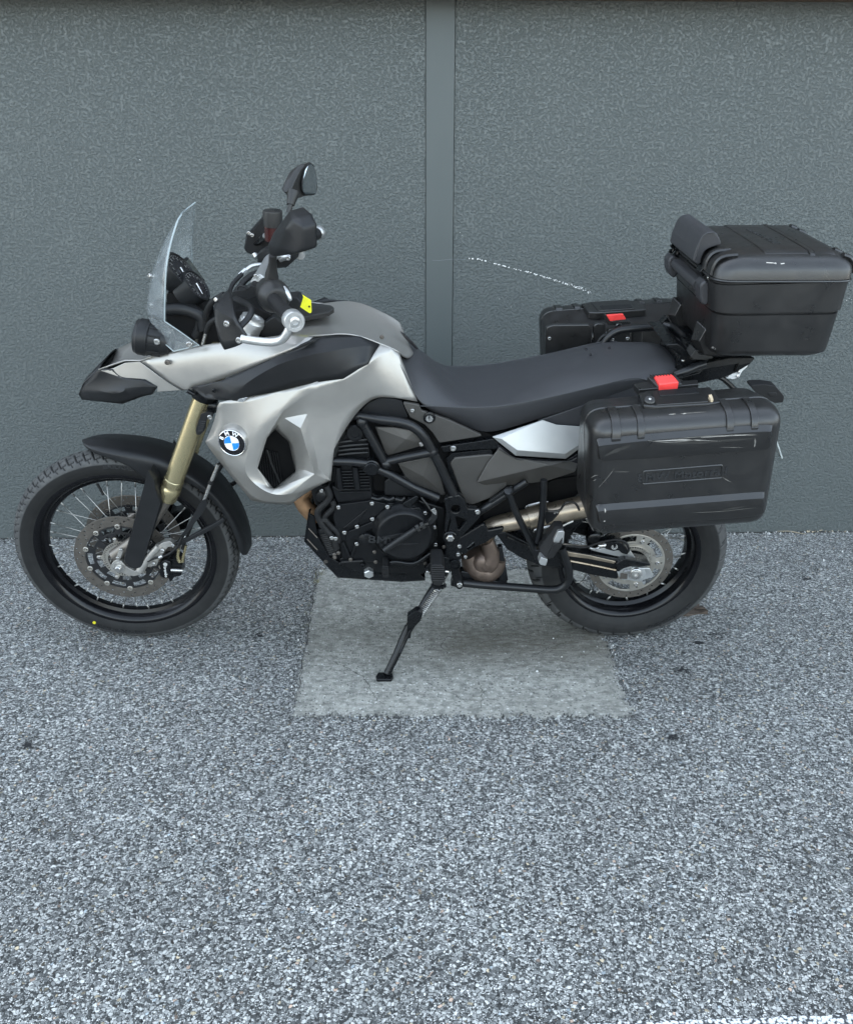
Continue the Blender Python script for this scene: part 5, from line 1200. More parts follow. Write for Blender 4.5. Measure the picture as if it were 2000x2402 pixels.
# side stand and foot peg
tube('side_stand', [at('s', 1028, 1368, -.180), at('s', 1005, 1400, -.200), at('s', 968, 1462, -.232)], [.016, .013, .012], SATIN, segs=14)
sp0, sp1 = at('s', 1027, 1382, -.200), at('s', 975, 1455, -.236); n_t = 19; hel = []
dv = sp1 - sp0; u_ = dv.cross(Vector((0, 1, 0))).normalized(); w_ = dv.cross(u_).normalized()
for i in range(n_t * 10 + 1): a = 2 * pi * i / 10; hel.append(sp0 + dv * (i / (n_t * 10)) + (u_ * cos(a) + w_ * sin(a)) * .0098)
tube('stand_spring', hel, .0026, STEEL, segs=6, smooth_path=0)
stand = tube('side_stand_leg', [at('s', 985, 1432, -.226), at('s', 955, 1480, -.240), at('s', 930, 1535, -.272), at('s', 908, 1580, -.298)], [.0150, .0135, .0120, .0115], SATIN, segs=14)
slab_yl('stand_knuckle', fillet([at('s', *p, -.252) for p in [(955, 1448), (978, 1432), (992, 1440), (985, 1458), (966, 1476), (962, 1500), (954, 1496)]], .006, 3), SATIN, .024, bevel=.005)
tube('stand_highlight_rail', [at('s', 962, 1478, -.256), at('s', 946, 1512, -.268), at('s', 938, 1532, -.282)], .0035, SATIN, segs=6)
ft = [at('s', *p) for p in [(888, 1586, -.318), (918, 1585, -.300), (919, 1598, -.292), (889, 1600, -.316)]]
gw = RBT @ Vector((0, 0, 1)); fc = BIKE_M.inverted() @ ground_at(903, 1594)
vs = []; 
for dz in (.0005, .013):
    for (dx, dy) in ((-.024, -.020), (.020, -.020), (.025, .0), (.020, .022), (-.022, .022), (-.028, 0)): vs.append(fc + RBT @ Vector((dx, dy, dz)))
part('stand_foot', vs, [tuple(range(6))[::-1], tuple(range(6, 12))] + [(i, (i + 1) % 6, 6 + (i + 1) % 6, 6 + i) for i in range(6)], SATIN, bevel=.003)
peg = slab_yl('foot_peg', fillet(S5([(985, 1352), (1075, 1352), (1092, 1400), (1090, 1470), (1068, 1510), (1010, 1510), (988, 1470)], -.300), .010, 3), RUBBER, .085, bevel=.005)
for k in range(7): tube('peg_ridge', S5([(992, 1370 + k * 16), (1084, 1371 + k * 16)], -.3025), .0026, RUBBER, peg, segs=6, smooth_path=0)
for k in range(6):
    x = 1000 + k * 18; y = 1512 + (6 if k in (1, 2, 3, 4) else -4); lathe('peg_tooth', at('5', x, y, -.297), (0, 0, -1), [(-.006, .0048), (.004, .0048), (.006, .001)], SATIN, peg, 6)
slab_yl('peg_bracket', fillet(S5([(935, 1390), (985, 1330), (1060, 1290), (1120, 1300), (1135, 1400), (1110, 1440), (1000, 1440)], -.215), .008, 3), SATIN, .03, bevel=.004)
tube('peg_spring', S5([(1095, 1400), (1118, 1405), (1112, 1430), (1092, 1460), (1090, 1490)], -.285), .0028, STEEL, segs=6)
bolt(at('5', 965, 1408, -.218), .006)
# exhaust collector, heat guard, link pipe
tube('collector_pipe', A('9', [(328, 395), (342, 425), (352, 465), (345, 505), (325, 530)], -.140), [.021, .0225, .026, .031, .030], RUSTY, segs=22)
tube('collector_pipe', A('9', [(228, 470), (248, 520), (290, 552), (332, 560), (372, 535), (388, 490)], -.130), [.024, .031, .0365, .0365, .031, .026], RUSTY, segs=22)
vs_, fs_ = lathe_geo(at('9', 308, 520, -.142), (0, -1, 0), [(-.05, .040), (-.02, .0425), (0, .0405), (.012, .034), (.019, .024), (.022, .012), (.023, .001)], 26)
part('collector', vs_, fs_, RUSTY)
tube('exhaust_pipe', A('9', [(322, 400), (330, 350), (352, 322), (400, 302), (470, 286), (560, 268)], -.115), [.026, .028, .028, .028, .029, .029], EXH, segs=26)
ms = tube('silencer_pipe', A('9', [(555, 268), (700, 240), (860, 205), (1000, 175)], -.115), [.0330, .0335, .0345, .036], EXH, segs=28, smooth_path=0)
pdir = (at('9', 860, 205, -.115) - at('9', 560, 268, -.115)).normalized()
lathe('pipe_sleeve', at('9', 590, 262, -.115), pdir, [(-.018, .0338), (-.017, .0355), (.030, .0358), (.031, .034)], EXH, segs=30)
for (x, y) in [(540, 215), (585, 345)]:
    P = A('9', [(x, y), (x + 10, y - 12), (x + 40, y - 20), (x + 90, y - 32), (x + 125, y - 36)], -.150); tube('exhaust_spring', P, [.0022, .0030, .0042, .0042, .0022], STEEL, segs=7)
hgd = fillet(S5([(1165, 1195), (1200, 1140), (1355, 1045), (1385, 1035), (1415, 1085), (1535, 1060), (1520, 1100), (1440, 1150), (1400, 1175), (1285, 1225), (1245, 1265), (1220, 1260), (1215, 1215)], -.196), .006, 3)
plate('heat_guard', [hgd, fillet(S5([(1250, 1200), (1262, 1170), (1300, 1150), (1310, 1175), (1300, 1205), (1260, 1235)], -.196), .004, 2)], -.196, .014, SATIN, bevel=.004)
# centre stand
tube('centre_stand', A('9', [(190, 622), (300, 634), (450, 645), (600, 656), (700, 660), (752, 640), (778, 600), (775, 540), (755, 480), (738, 430)], -.165), .0125, FRAME, segs=14)
slab_yl('centre_stand_plate', fillet(A('9', [(190, 560), (235, 570), (260, 590), (440, 628), (450, 650), (250, 640), (170, 635), (140, 630), (160, 600)], -.155), .004, 2), FRAME, .03, bevel=.003)
slab_yl('centre_stand_leg', fillet(A('9', [(390, 430), (415, 425), (448, 615), (400, 615)], -.140), .004, 2), FRAME, .02, bevel=.003)
tube('centre_stand', mir(A('9', [(190, 622), (450, 645), (700, 660), (778, 600), (755, 480)], -.165)), .0125, FRAME, segs=14)
slab_yl('stand_hinge', fillet(A('9', [(150, 585), (190, 590), (205, 625), (195, 650), (165, 648), (130, 640)], -.185), .006, 3), SATIN, .03, bevel=.003)
# passenger peg with its tube bracket
tube('peg_bracket_tube', A('9', [(447, 122), (480, 215), (520, 300), (570, 400), (608, 488)], -.215), .0098, FRAME, segs=14)
tube('peg_bracket_tube', A('9', [(641, 60), (640, 130), (632, 250), (618, 340), (604, 400)], -.215), .0098, FRAME, segs=14)
lathe('tube_cap', at('9', 447, 122, -.215), (0, -.6, 1), [(-.01, .0125), (.004, .0125), (.006, .009), (.006, .001)], FRAME, segs=18)
eh = slab_yl('exhaust_hanger', fillet(A('9', [(690, 235), (735, 222), (722, 250), (690, 285), (655, 305), (645, 260), (655, 235)], -.178), .003, 2), FRAME, .006, bevel=.0015)
tube('hanger_rod', A('9', [(650, 205), (660, 228), (690, 232), (730, 224), (748, 200), (765, 184), (800, 182), (822, 198), (836, 225)], -.182), .0036, FRAME, eh, segs=8)
for (x, y) in [(700, 240), (714, 236)]: bolt(at('9', x, y, -.180), .0035, eh)
pp = fillet([at('c4', *p) for p in [(585, 205, -.255), (690, 205, -.275), (712, 240, -.285), (688, 480, -.305), (565, 640, -.300), (440, 640, -.280), (370, 570, -.262), (368, 500, -.255), (520, 290, -.250)]], .006, 3)
vs = pp + [p + Vector((.004, .045, -.006)) for p in pp]; n_ = len(pp)
part('passenger_peg', vs, [tuple(range(n_)), tuple(range(2 * n_ - 1, n_ - 1, -1))] + [(i, n_ + i, n_ + (i + 1) % n_, (i + 1) % n_) for i in range(n_)], RUBBER, bevel=.006, seg=3)
pe = A('c4', [(630, 275), (700, 265), (720, 290), (705, 430), (685, 445), (572, 430), (570, 400)], -.292); slab_yl('peg_end', fillet(pe, .0025, 2), ALU, .012, bevel=.003, seg=2)
pe = A('c4', [(400, 625), (490, 660), (485, 690), (465, 745), (390, 730), (370, 695)], -.292); slab_yl('peg_end', fillet(pe, .0025, 2), ALU, .03, bevel=.003)
pr = A('c4', [(490, 600), (575, 440), (690, 445), (570, 630), (500, 660)], -.301); slab_yl('peg_face', fillet(pr, .003, 2), RUBBER, .008, bevel=.002)
slab_yl('peg_hinge', fillet(A('9', [(585, 450), (625, 440), (640, 480), (612, 500), (590, 490)], -.225), .004, 2), FRAME, .02, bevel=.003)

# ---------------- rear body
slab_yl('side_panel', fillet(S5([(1128, 590), (1165, 552), (1425, 528), (1520, 560), (1560, 760), (1440, 850), (1300, 905), (1245, 890), (1205, 800)], -.160), .010, 3), PANEL, .012, bevel=.004, seg=3)
slab_yl('panel_border', fillet(S5([(1100, 560), (1140, 520), (1440, 490), (1450, 540), (1165, 560), (1140, 600), (1260, 905), (1235, 905), (1130, 700)], -.154), .006, 3), SATIN, .012, bevel=.003)
slab_yl('seat_rail', fillet(A('6', [(382, 868), (600, 838), (750, 815), (790, 845), (770, 885), (620, 890), (405, 908)], -.158), .004, 2), SATIN, .02, bevel=.003)
bolt(at('6', 473, 878, -.162), .0085)
slab_yl('dark_gap_filler', A('6', [(260, 610), (680, 790), (900, 745), (1340, 640), (1749, 500), (1749, 800), (1400, 950), (1320, 1060), (900, 1120), (600, 900)], -.110), DARK, .20, bevel=0)  # dark filler put in for the shaded gap under the seat
def tail_panel(s):
    d = VP('6', dict(a=(636, 1112, -.172), b=(705, 985, -.168), c=(790, 870, -.160), d=(885, 942, -.170), e=(1060, 962, -.172), f=(1255, 965, -.170), g=(1330, 985, -.158), h=(1308, 1040, -.160), i=(1100, 1108, -.150), j=(870, 1132, -.150), k=(700, 1138, -.155), m=(1135, 995, -.188)))
    shell('tail_panel', d, ['a b d m', 'b c d', 'd e m', 'e f m', 'f g m', 'm g h', 'm h i', 'm i j', 'a m j k'], PANEL, s, thick=.005, bevel=.0025)
both(tail_panel)
def tail_cap(s):
    d = VP('6', dict(a=(738, 800, -.163), b=(1085, 685, -.150), c=(1180, 717, -.152), d=(1335, 729, -.150), d2=(1480, 700, -.140), e=(1470, 800, -.142), f=(1325, 890, -.160), g=(1243, 952, -.166), h=(900, 930, -.172), p=(800, 812, -.172), q=(912, 893, -.182), r=(1240, 917, -.180), t=(1325, 862, -.172), u=(1460, 790, -.152)))
    shell('tail_cover', d, ['p b c d d2 u t r q', 'a b p', 'a p q h', 'h q r g', 'g r t f', 'f t u e'], BRIGHT, s, thick=.006, bevel=.0015)
both(tail_cap)
slab_yl('tail_trim', A('6', [(780, 850), (885, 925), (905, 945), (1245, 965), (1325, 915), (1325, 990), (1240, 972), (900, 955), (870, 940), (765, 925)], -.158), BLACKE, .01, bevel=.001)
slab_yl('tail_upper', A('6', [(1050, 690), (1200, 640), (1340, 590), (1700, 450), (1749, 520), (1500, 720), (1335, 740), (1180, 730)], -.135), VINYL, .02, bevel=.003)
tube('trim_line', A('d', [(118, 20), (200, 70), (330, 140), (400, 165), (700, 185), (1060, 188), (1180, 140)], -.174), .0018, PLASTG, segs=6)
# tail end: number plate, lamp block, luggage bridge
slab_yl('tail_end', A('g', [(480, 640), (700, 580), (740, 540), (1030, 470), (1100, 440), (1265, 440), (1220, 500), (1070, 590), (930, 645), (600, 720)], -.075), SATIN, .15, bevel=.004)
slab_yl('tail_end_side', A('g', [(460, 600), (560, 585), (700, 520), (760, 490), (1000, 440), (1265, 438), (1230, 480), (1100, 510), (1060, 580), (1110, 490), (740, 545), (710, 580)], -.085), PLASTG, .012, bevel=.002)
d_ = A('g', [(965, 645), (1080, 560), (1200, 505), (1190, 530), (1140, 575), (1105, 640), (1040, 655)], -.052); slab_yl('tail_lamp', d_, WHITE, .10, bevel=.003)
for (x, y) in [(1098, 580), (1084, 622)]: lathe('lamp_bulb', at('g', x, y, -.054), (0, -1, 0), [(-.004, .005), (.003, .004), (.004, .001)], CHROME, segs=10)
slab_yl('turn_signal', fillet(A('g', [(1160, 660), (1320, 655), (1430, 672), (1515, 775), (1510, 840), (1420, 845), (1250, 760)], -.235), .006, 3), RUBBER, -.035, bevel=.006)
slab_yl('signal_lens', fillet(A('g', [(1385, 790), (1500, 786), (1496, 832), (1425, 838)], -.271), .004, 2), RUBBER, .006, bevel=.003)
p0, p1 = at('8', 1508, 520, -.085), at('8', 1553, 660, -.085)
p0 = p1 + (p0 - p1) * 1.9
vs = [p0, p1, p1 + Vector((.002, .17, 0)), p0 + Vector((.002, .17, 0))]; vs += [v + Vector((.004, 0, .001)) for v in vs]
np_ = part('number_plate', vs, [(0, 1, 2, 3), (7, 6, 5, 4), (0, 4, 5, 1), (1, 5, 6, 2), (2, 6, 7, 3), (3, 7, 4, 0)], PLATEM, smooth=False, bevel=.0008)
for sg in (-.04, .04): tube('plate_bracket', [at('g', 820, 600, sg), at('g', 1000, 620, sg) + Vector((0, 0, -.02)), Vector((p0.x, sg, p0.z)) + Vector((-.010, 0, -.012)), Vector(((p0.x + p1.x) / 2, sg, (p0.z + p1.z) / 2)) + Vector((-.014, 0, -.006))], .007, SATIN, segs=8)
# seat end surround and rack
rows = []
for (x, y, yl, dy) in [(770, 722, .08, 0)]: pass
slab_yl('rack_bridge', fillet(A('e', [(1240, 505, -.10), (1390, 500, -.10), (1470, 560, -.10), (1520, 640, -.10), (1700, 640, -.10), (1640, 690, -.10), (1500, 730, -.10), (1390, 745, -.10), (1415, 600, -.10)]), .006, 2), SATIN, .20, bevel=.004)
tube('seat_surround', A('e', [(1250, 500, .07), (1340, 535, .03), (1405, 585, -.03), (1412, 650, -.07), (1400, 730, -.10)]), .012, SATIN, segs=14)
tube('grab_rail', A('e', [(620, 640, .155), (670, 545, .155), (740, 440, .155), (820, 385, .155), (920, 365, .155), (1100, 352, .155), (1215, 348, .150), (1250, 370, .135), (1330, 430, .12)]), .0112, FRAME, segs=16)
tube('grab_rail', A('e', [(600, 570, .17), (650, 480, .17), (690, 430, .17), (730, 420, .17)]), .0055, SATIN, segs=10)
tube('grab_rail', A('e', [(1260, 330, .11), (1340, 350, .09), (1400, 395, .05), (1445, 440, .02), (1455, 500, -.01), (1500, 560, -.04)]), .012, FRAME, segs=14)
tube('grab_rail', A('e', [(1260, 385, .10), (1350, 440, .07), (1430, 490, .04)]), .009, FRAME, segs=12)
tube('grab_rail', A('g', [(440, 610, -.13), (560, 570, -.13), (660, 525, -.12), (750, 495, -.11)]), .0115, FRAME, segs=14)
slab_yl('rack_clamp', fillet(A('e', [(1450, 490), (1500, 495), (1530, 560), (1490, 570)], -.04), .003, 2), PLASTG, .03, bevel=.002)
bolt(at('e', 1435, 655, -.10), .004, None, (0, -.5, 1)); bolt(at('e', 1440, 355, .10), .004, None, (0, -.5, 1))
# hugger, swing arm, caliper
slab_yl('chain_guard', fillet(A('9', [(680, 330), (740, 300), (845, 262), (860, 280), (800, 330), (775, 390), (752, 432), (735, 400), (720, 350)], -.090), .004, 2), SATIN, .02, bevel=.003)
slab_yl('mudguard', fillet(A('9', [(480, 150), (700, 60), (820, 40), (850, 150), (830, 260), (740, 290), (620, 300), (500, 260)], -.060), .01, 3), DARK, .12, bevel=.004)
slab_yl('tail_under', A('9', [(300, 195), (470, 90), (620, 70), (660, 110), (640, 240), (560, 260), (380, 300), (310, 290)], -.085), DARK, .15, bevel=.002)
tube('hugger_strut', A('d', [(960, 1080), (1040, 1040), (1130, 1000)], -.12), .004, ALU, segs=8)
def arm(s):
    P = fillet(A('9', [(380, 355), (430, 345), (520, 390), (600, 432), (745, 440), (900, 470), (1045, 498), (1085, 488), (1215, 515), (1228, 530), (1105, 534), (1078, 540), (1045, 562), (1050, 606), (900, 580), (780, 548), (620, 530), (520, 490), (440, 440)], -.140), .006, 2)
    slab_yl('swing_arm', sy(P, s), SATIN, -.045 * s if s > 0 else .045, bevel=.006, seg=3)
both(arm)
slab_yl('arm_ridge', fillet(A('9', [(745, 448), (900, 475), (1040, 508), (1025, 520), (880, 492), (745, 475)], -.1415), .004, 2), EXH, .006, bevel=.002)  # paler strip painting the highlight along the arm's top ridge
tube('arm_ridge', A('9', [(770, 500), (900, 525), (1035, 553)], -.1425), .0035, EXH, segs=8)  # second paler strip, again a painted highlight on the black arm
tube('arm_ridge', A('9', [(440, 372), (560, 425), (640, 455)], -.1425), .004, SATIN, segs=8)
slab_yl('arm_cover', fillet(A('9', [(1035, 520), (1085, 492), (1215, 516), (1232, 530), (1110, 537), (1078, 546), (1045, 568)], -.150), .004, 2), SATIN, .02, bevel=.003)
axp = slab_yl('axle_plate', fillet(A('9', [(1041, 566), (1075, 533), (1110, 533), (1222, 546), (1243, 588), (1165, 618), (1062, 606)], -.147), .004, 2), ALU, .012, bevel=.002)
slab_yl('chain_adjuster', fillet(A('9', [(1123, 540), (1190, 545), (1200, 578), (1186, 602), (1108, 602)], -.154), .004, 2), BRIGHT, .008, axp, bevel=.002)
nx = at('9', 1143, 573, -.158); lathe('axle_nut', nx, (0, -1, 0), [(-.006, .0185), (.003, .0185), (.0045, .0165), (.0085, .0160), (.0095, .0140), (.0095, .0065), (.002, .006), (.002, .001)], STEEL, axp, 28)
for (x, y) in [(1088, 562), (1104, 560)]: lathe('adjuster_nut', at('9', x, y, -.152), (1, 0, -.1), [(-.006, .0065), (.006, .0065)], STEEL, axp, 6)
slab_yl('adjuster_slot', fillet(A('9', [(1060, 570), (1100, 568), (1098, 604), (1058, 602)], -.1485), .002, 2), DISC, .004, axp, bevel=.001)
slab_yl('caliper_carrier', fillet(A('9', [(884, 432), (925, 442), (990, 430), (1060, 440), (1108, 440), (1150, 500), (1110, 492), (1000, 470), (900, 446)], -.125), .004, 2), ALU, .014, bevel=.003)
rc_ = slab_yl('brake_caliper', fillet(A('9', [(960, 412), (1000, 402), (1040, 400), (1075, 412), (1092, 432), (1108, 455), (1098, 470), (1068, 462), (1050, 445), (1020, 450), (985, 440), (955, 425)], -.136), .006, 3), SATIN, .04, bevel=.004)
em = at('9', 1028, 427, -.1375)
for (a0, a1, r_) in ((130, 420, .0085), (150, 395, .0050)): tube('caliper_emblem', [em + Vector((r_ * cos(R(a0 + (a1 - a0) * i / 14)), 0, r_ * sin(R(a0 + (a1 - a0) * i / 14)))) for i in range(15)], .0008, PRINT, rc_, segs=5, smooth_path=0)
lathe('caliper_pin', at('9', 960, 418, -.138), (1, 0, .1), [(-.012, .006), (.0, .0085), (.008, .0075), (.012, .004)], STEEL, rc_, 14)
tube('caliper_pipe', A('9', [(890, 432), (915, 438), (940, 432), (955, 420)], -.138), .004, STEEL, rc_, segs=9)
tube('brake_hose', A('9', [(740, 420), (800, 424), (870, 428), (930, 408), (985, 394), (1040, 388), (1085, 400), (1102, 425), (1106, 450)], -.146), .0036, RUBBER)
tube('brake_pipe', A('9', [(745, 412), (820, 420), (880, 424)], -.140), .0040, DISC, segs=8)
lathe('damper_boss', at('9', 918, 392, -.10), (0, -1, 0), [(-.02, .024), (0, .024), (.004, .018), (.004, .001)], SATIN, segs=22)
tube('chain', [RC + Vector((-.105 * cos(a), .088, .105 * sin(a))) for a in [R(k * 15 - 90) for k in range(1, 24)]], .006, SATIN, segs=6)
tube('chain', [RC + Vector((0, .088, .105)), Vector((.215, .088, .53))], .006, SATIN, segs=6, smooth_path=0)
tube('chain', [RC + Vector((0, .088, -.105)), Vector((.215, .088, .455))], .006, SATIN, segs=6, smooth_path=0)

# ------------------------------------------------------------ hard cases: two side panniers and the top case
def rrect(P, r, n=6): return fillet(P, r, n)
def inset_poly(P, d):
    """move every side of a convex outline in the XZ plane inwards by d"""
    n = len(P); c = sum(P, Vector()) / n; L = []
    for i in range(n):
        a, b = P[i], P[(i + 1) % n]; t = Vector((b.x - a.x, b.z - a.z)).normalized(); nn = Vector((-t.y, t.x))
        if nn.dot(Vector((c.x - a.x, c.z - a.z))) < 0: nn = -nn
        L.append((Vector((a.x, a.z)) + nn * d, t))
    out = []
    for i in range(n):
        (p, t), (q, u) = L[i - 1], L[i]; den = t.x * u.y - t.y * u.x; k = ((q.x - p.x) * u.y - (q.y - p.y) * u.x) / den; w = p + t * k
        out.append(Vector((w.x, P[i].y, w.y)))
    return out
def setY(P, y): return [Vector((p.x, y, p.z)) for p in P]
def pannier(s):
    W_ = lambda y: y * -s                      # distances are measured outwards on either side
    Qi = A('8', [(172, 262), (1405, 165)], -.27) ; Qm = A('8', [(206, 325), (1512, 232)], -.40); Qb = A('8', [(240, 1186), (1442, 1092)], -.46)
    Q0 = [Qi[0] + Vector((.002, 0, .0)), Qi[1] + Vector((-.004, 0, 0)), Vector((Qb[1].x - .002, 0, Qb[1].z + .004)), Vector((Qb[0].x - .004, 0, Qb[0].z + .004))]
    Q1 = [Qm[0], Qm[1], Vector((Qb[1].x, 0, Qb[1].z)), Vector((Qb[0].x, 0, Qb[0].z))]
    radii = [.045, .045, .050, .045]
    def row(Q, y, d, k=1.0): return setY(fillet(setY(inset_poly(Q, d) if d else Q, 0), [max(.008, q - d) for q in radii], 7), W_(-y) * -1 if False else s * y)
    body = [row(Q0, .255, .012), row(Q0, .262, .003), row(Q0, .275, 0), row(Q1, .392, 0), row(Q1, .394, .0035), row(Q1, .398, .0035)]
    lid = [row(Q1, .398, .0035), row(Q1, .400, 0), row(Q1, .428, -.001), row(Q1, .446, .001), row(Q1, .460, .0045), row(Q1, .471, .0105), row(Q1, .479, .019), row(Q1, .4835, .029), row(Q1, .485, .040)]
    base_z = min(p.z for r in lid for p in r)
    th = thing('pannier', ('large black side case with scratched front on the near side of the motorcycle' if s < 0 else 'black side case half hidden behind the seat, on the wall side of the motorcycle'), 'pannier',
               (Q1[3].x * .5 + Q1[2].x * .5, s * .37, base_z), 'side cases of the motorcycle')
    loft('shell', body, CASE, bevel=0); ld = loft('lid', lid, CASE)
    def T(P): return sy(P, s)
    yf = .485
    def rib(top, bot, out=.011):
        """long moulding with a sloping upper face and an undercut lower edge, running out at both ends"""
        tp, bt_ = spline(A('8', top, -yf), 4), spline(A('8', bot, -yf), 4); n = len(tp); rows = []
        for i, (a, b) in enumerate(zip(tp, bt_)):
            t = i / (n - 1); k = min(1, t / .10, (1 - t) / .06); k = max(0, k) ** .6; h_ = min(out * 1.15, (a.z - b.z) * .4) * max(k, .15)
            rows.append([Vector((a.x, s * (yf - .004), a.z + .001)), Vector((a.x, s * (yf + .0004), a.z)), Vector((a.x, s * (yf + out * k * .5), a.z - h_ * .5)), Vector((a.x, s * (yf + out * k), a.z - h_)), Vector((a.x, s * (yf + out * k), a.z - h_ * 1.25)),
                         Vector((b.x, s * (yf + out * k), b.z + .0035)), Vector((b.x, s * (yf + out * k * .85), b.z + .0008)), Vector((b.x, s * (yf - .004), b.z + .0004))])
        loft('rib', rows, CASE, ld)
    rib([(290, 532), (340, 520), (640, 488), (1200, 440), (1430, 426), (1490, 430)], [(296, 655), (350, 661), (640, 645), (1200, 603), (1420, 586), (1478, 570)])
    rib([(285, 984), (340, 969), (640, 945), (1200, 900), (1390, 886), (1436, 888)], [(296, 1088), (350, 1098), (640, 1088), (1200, 1055), (1390, 1032), (1430, 1005)])
    # raised frame with the embossed name
    fr = fillet(A('8', [(606, 744), (1148, 700), (1146, 788), (600, 832)], -(yf + .0005)), .006, 4)
    tube('badge_frame', T(fr + [fr[0]]), .0024, CASE, ld, segs=6, smooth_path=0)
    a_, b_ = at('8', 640, 795, -yf), at('8', 1110, 755, -yf); c_ = at('8', 874, 769, -(yf + .0006))
    if s < 0: lettering('embossed_name', 'BMW Motorrad', c_, b_ - a_, (0, 0, 1), .031, EMBOSS, ld, ext=.0012, bold=.0006, stretch=1.06)
    # pairs of strap ribs over the upper edge
    def top_z(x, d=0): t = (x - Q1[0].x) / (Q1[1].x - Q1[0].x); return Q1[0].z + (Q1[1].z - Q1[0].z) * t - d
    for (xa, xb, ylo) in ((388, 452, 512), (564, 614, 500), (1172, 1222, 452), (1340, 1390, 436)):
        A0, B0 = at('8', xa, ylo, -yf), at('8', xb, ylo - 4, -yf); rows = []
        for (y, dz) in ((.478, None), (.4925, None), (.4925, .046), (.490, .030), (.483, .015), (.471, .005), (.455, -.0015), (.438, -.005), (.405, -.006), (.400, .004)):
            r = []
            for q in (A0, B0):
                z = q.z if dz is None else top_z(q.x, dz); r.append(Vector((q.x, s * y, z)))
            rows.append(r)
        prof = rows; vs = [p for r in prof for p in r]; n = len(prof)
        inner = [Vector((p.x, s * (abs(p.y) - .012), p.z - .006)) for p in vs]; allv = vs + inner; fs = []
        for i in range(n - 1): a = 2 * i; fs += [(a, a + 1, a + 3, a + 2)]; fs += [(a, a + 2, 2 * n + a + 2, 2 * n + a), (a + 1, 2 * n + a + 1, 2 * n + a + 3, a + 3)]
        fs += [(0, 2 * n, 2 * n + 1, 1), (2 * n - 2, 2 * n - 1, 4 * n - 1, 4 * n - 2)]
        part('strap_rib', allv, fs, CASE, ld, bevel=.0022, angle=40)
    # carrying handle let into the top
    H = T(A('8', [(572, 222, -.335), (640, 207, -.325), (1062, 180, -.325), (1100, 225, -.355), (1135, 284, -.420), (1050, 294, -.428), (690, 316, -.428), (606, 306, -.420)]))
    dn = Vector((0, 0, -.018)); up3 = Vector((0, -s * .0 , .006)); vs = [p + up3 for p in H] + [p + dn for p in H]; n = len(H)
    hb = part('handle_housing', vs, [tuple(range(n)), tuple(range(2 * n - 1, n - 1, -1))] + [(i, n + i, n + (i + 1) % n, (i + 1) % n) for i in range(n)], CASE, bevel=.004, seg=3)
    H2 = T(A('8', [(655, 214, -.333), (965, 188, -.330), (1050, 288, -.425), (694, 312, -.426)])); vs = [p + Vector((0, 0, .0085)) for p in H2] + [p for p in H2]
    part('handle', vs, [(0, 1, 2, 3), (7, 6, 5, 4), (0, 4, 5, 1), (1, 5, 6, 2), (2, 6, 7, 3), (3, 7, 4, 0)], CASE, hb, bevel=.002)
    H3 = T(A('8', [(700, 218, -.340), (955, 195, -.338), (985, 232, -.372), (716, 252, -.375)])); vs = [p + Vector((0, 0, .0095)) for p in H3] + [p for p in H3]
    part('handle_pad', vs, [(0, 1, 2, 3), (7, 6, 5, 4), (0, 4, 5, 1), (1, 5, 6, 2), (2, 6, 7, 3), (3, 7, 4, 0)], PLAST, hb, bevel=.001)
    if s < 0:
        bt = T([at('8', 646, 272, -.405)])[0]; lathe('handle_button', bt, (0, s * .35, .95), [(-.004, .0135), (.008, .0135), (.0105, .0115), (.0105, .001)], CASE, hb, 22); bolt(bt + Vector((0, s * .003, .0098)), .0035, hb, (0, s * .35, .95))
        lk_ = T(A('8', [(1050, 244, -.395), (1070, 240, -.392), (1082, 276, -.418), (1066, 280, -.420)])); vs = [p + Vector((0, 0, .0085)) for p in lk_] + [p for p in lk_]
        LOCKM = simple('beige_lock_flag', (.50, .40, .27), .5)
        part('lock_flag', vs, [(0, 1, 2, 3), (7, 6, 5, 4), (0, 4, 5, 1), (1, 5, 6, 2), (2, 6, 7, 3), (3, 7, 4, 0)], LOCKM, hb, smooth=False)
    # mounting latch with its red release
    def top_block(name, pts, h, mat, par=None, bev=.002):
        P = T(A('8', pts)); n = len(P); vs = [p + Vector((0, 0, h)) for p in P] + [p + Vector((0, 0, -.012)) for p in P]
        return part(name, vs, [tuple(range(n)), tuple(range(2 * n - 1, n - 1, -1))] + [(i, n + i, n + (i + 1) % n, (i + 1) % n) for i in range(n)], mat, par, bevel=bev)
    if s > 0: top_block = lambda *a, **k: None
    lt = top_block('latch', [(540, 158, -.270), (612, 138, -.266), (735, 140, -.268), (975, 128, -.266), (985, 156, -.298), (575, 196, -.308)], .004, CASE)
    lt2 = top_block('latch_tower', [(632, 110, -.262), (822, 92, -.262), (872, 160, -.300), (700, 178, -.304)], .006, CASE, lt)
    top_block('latch_release', [(676, 112, -.268), (800, 100, -.266), (848, 158, -.304), (712, 174, -.306)], .0095, RED, lt, .003)
    if s < 0:
        for k in range(9): a = T([at('8', 650 + k * 20, 98 - k * 1.5, -.262)])[0]; tube('latch_ridge', [a + Vector((0, 0, .0055)), a + Vector((.003, s * .012, .0055))], .0016, CASE, lt, segs=5, smooth_path=0)
    if s > 0:                                  # inner face, turned towards us
        def ip(name, pts, y, dep, mat=CASE, bev=.004): return slab_yl(name, fillet(A('e', pts, y), .012, 4), mat, dep, bevel=bev, seg=3)
        ip('inner_panel', [(160, 345), (230, 325), (560, 322), (592, 350), (592, 640), (150, 640)], .243, .02, bev=.008)
        ip('inner_panel', [(604, 330), (640, 310), (710, 312), (718, 340), (718, 640), (604, 640)], .246, .02)
        ip('inner_panel', [(735, 360), (950, 350), (950, 640), (735, 640)], .248, .02)
        ip('inner_panel', [(960, 330), (1060, 325), (1060, 640), (960, 640)], .250, .02)
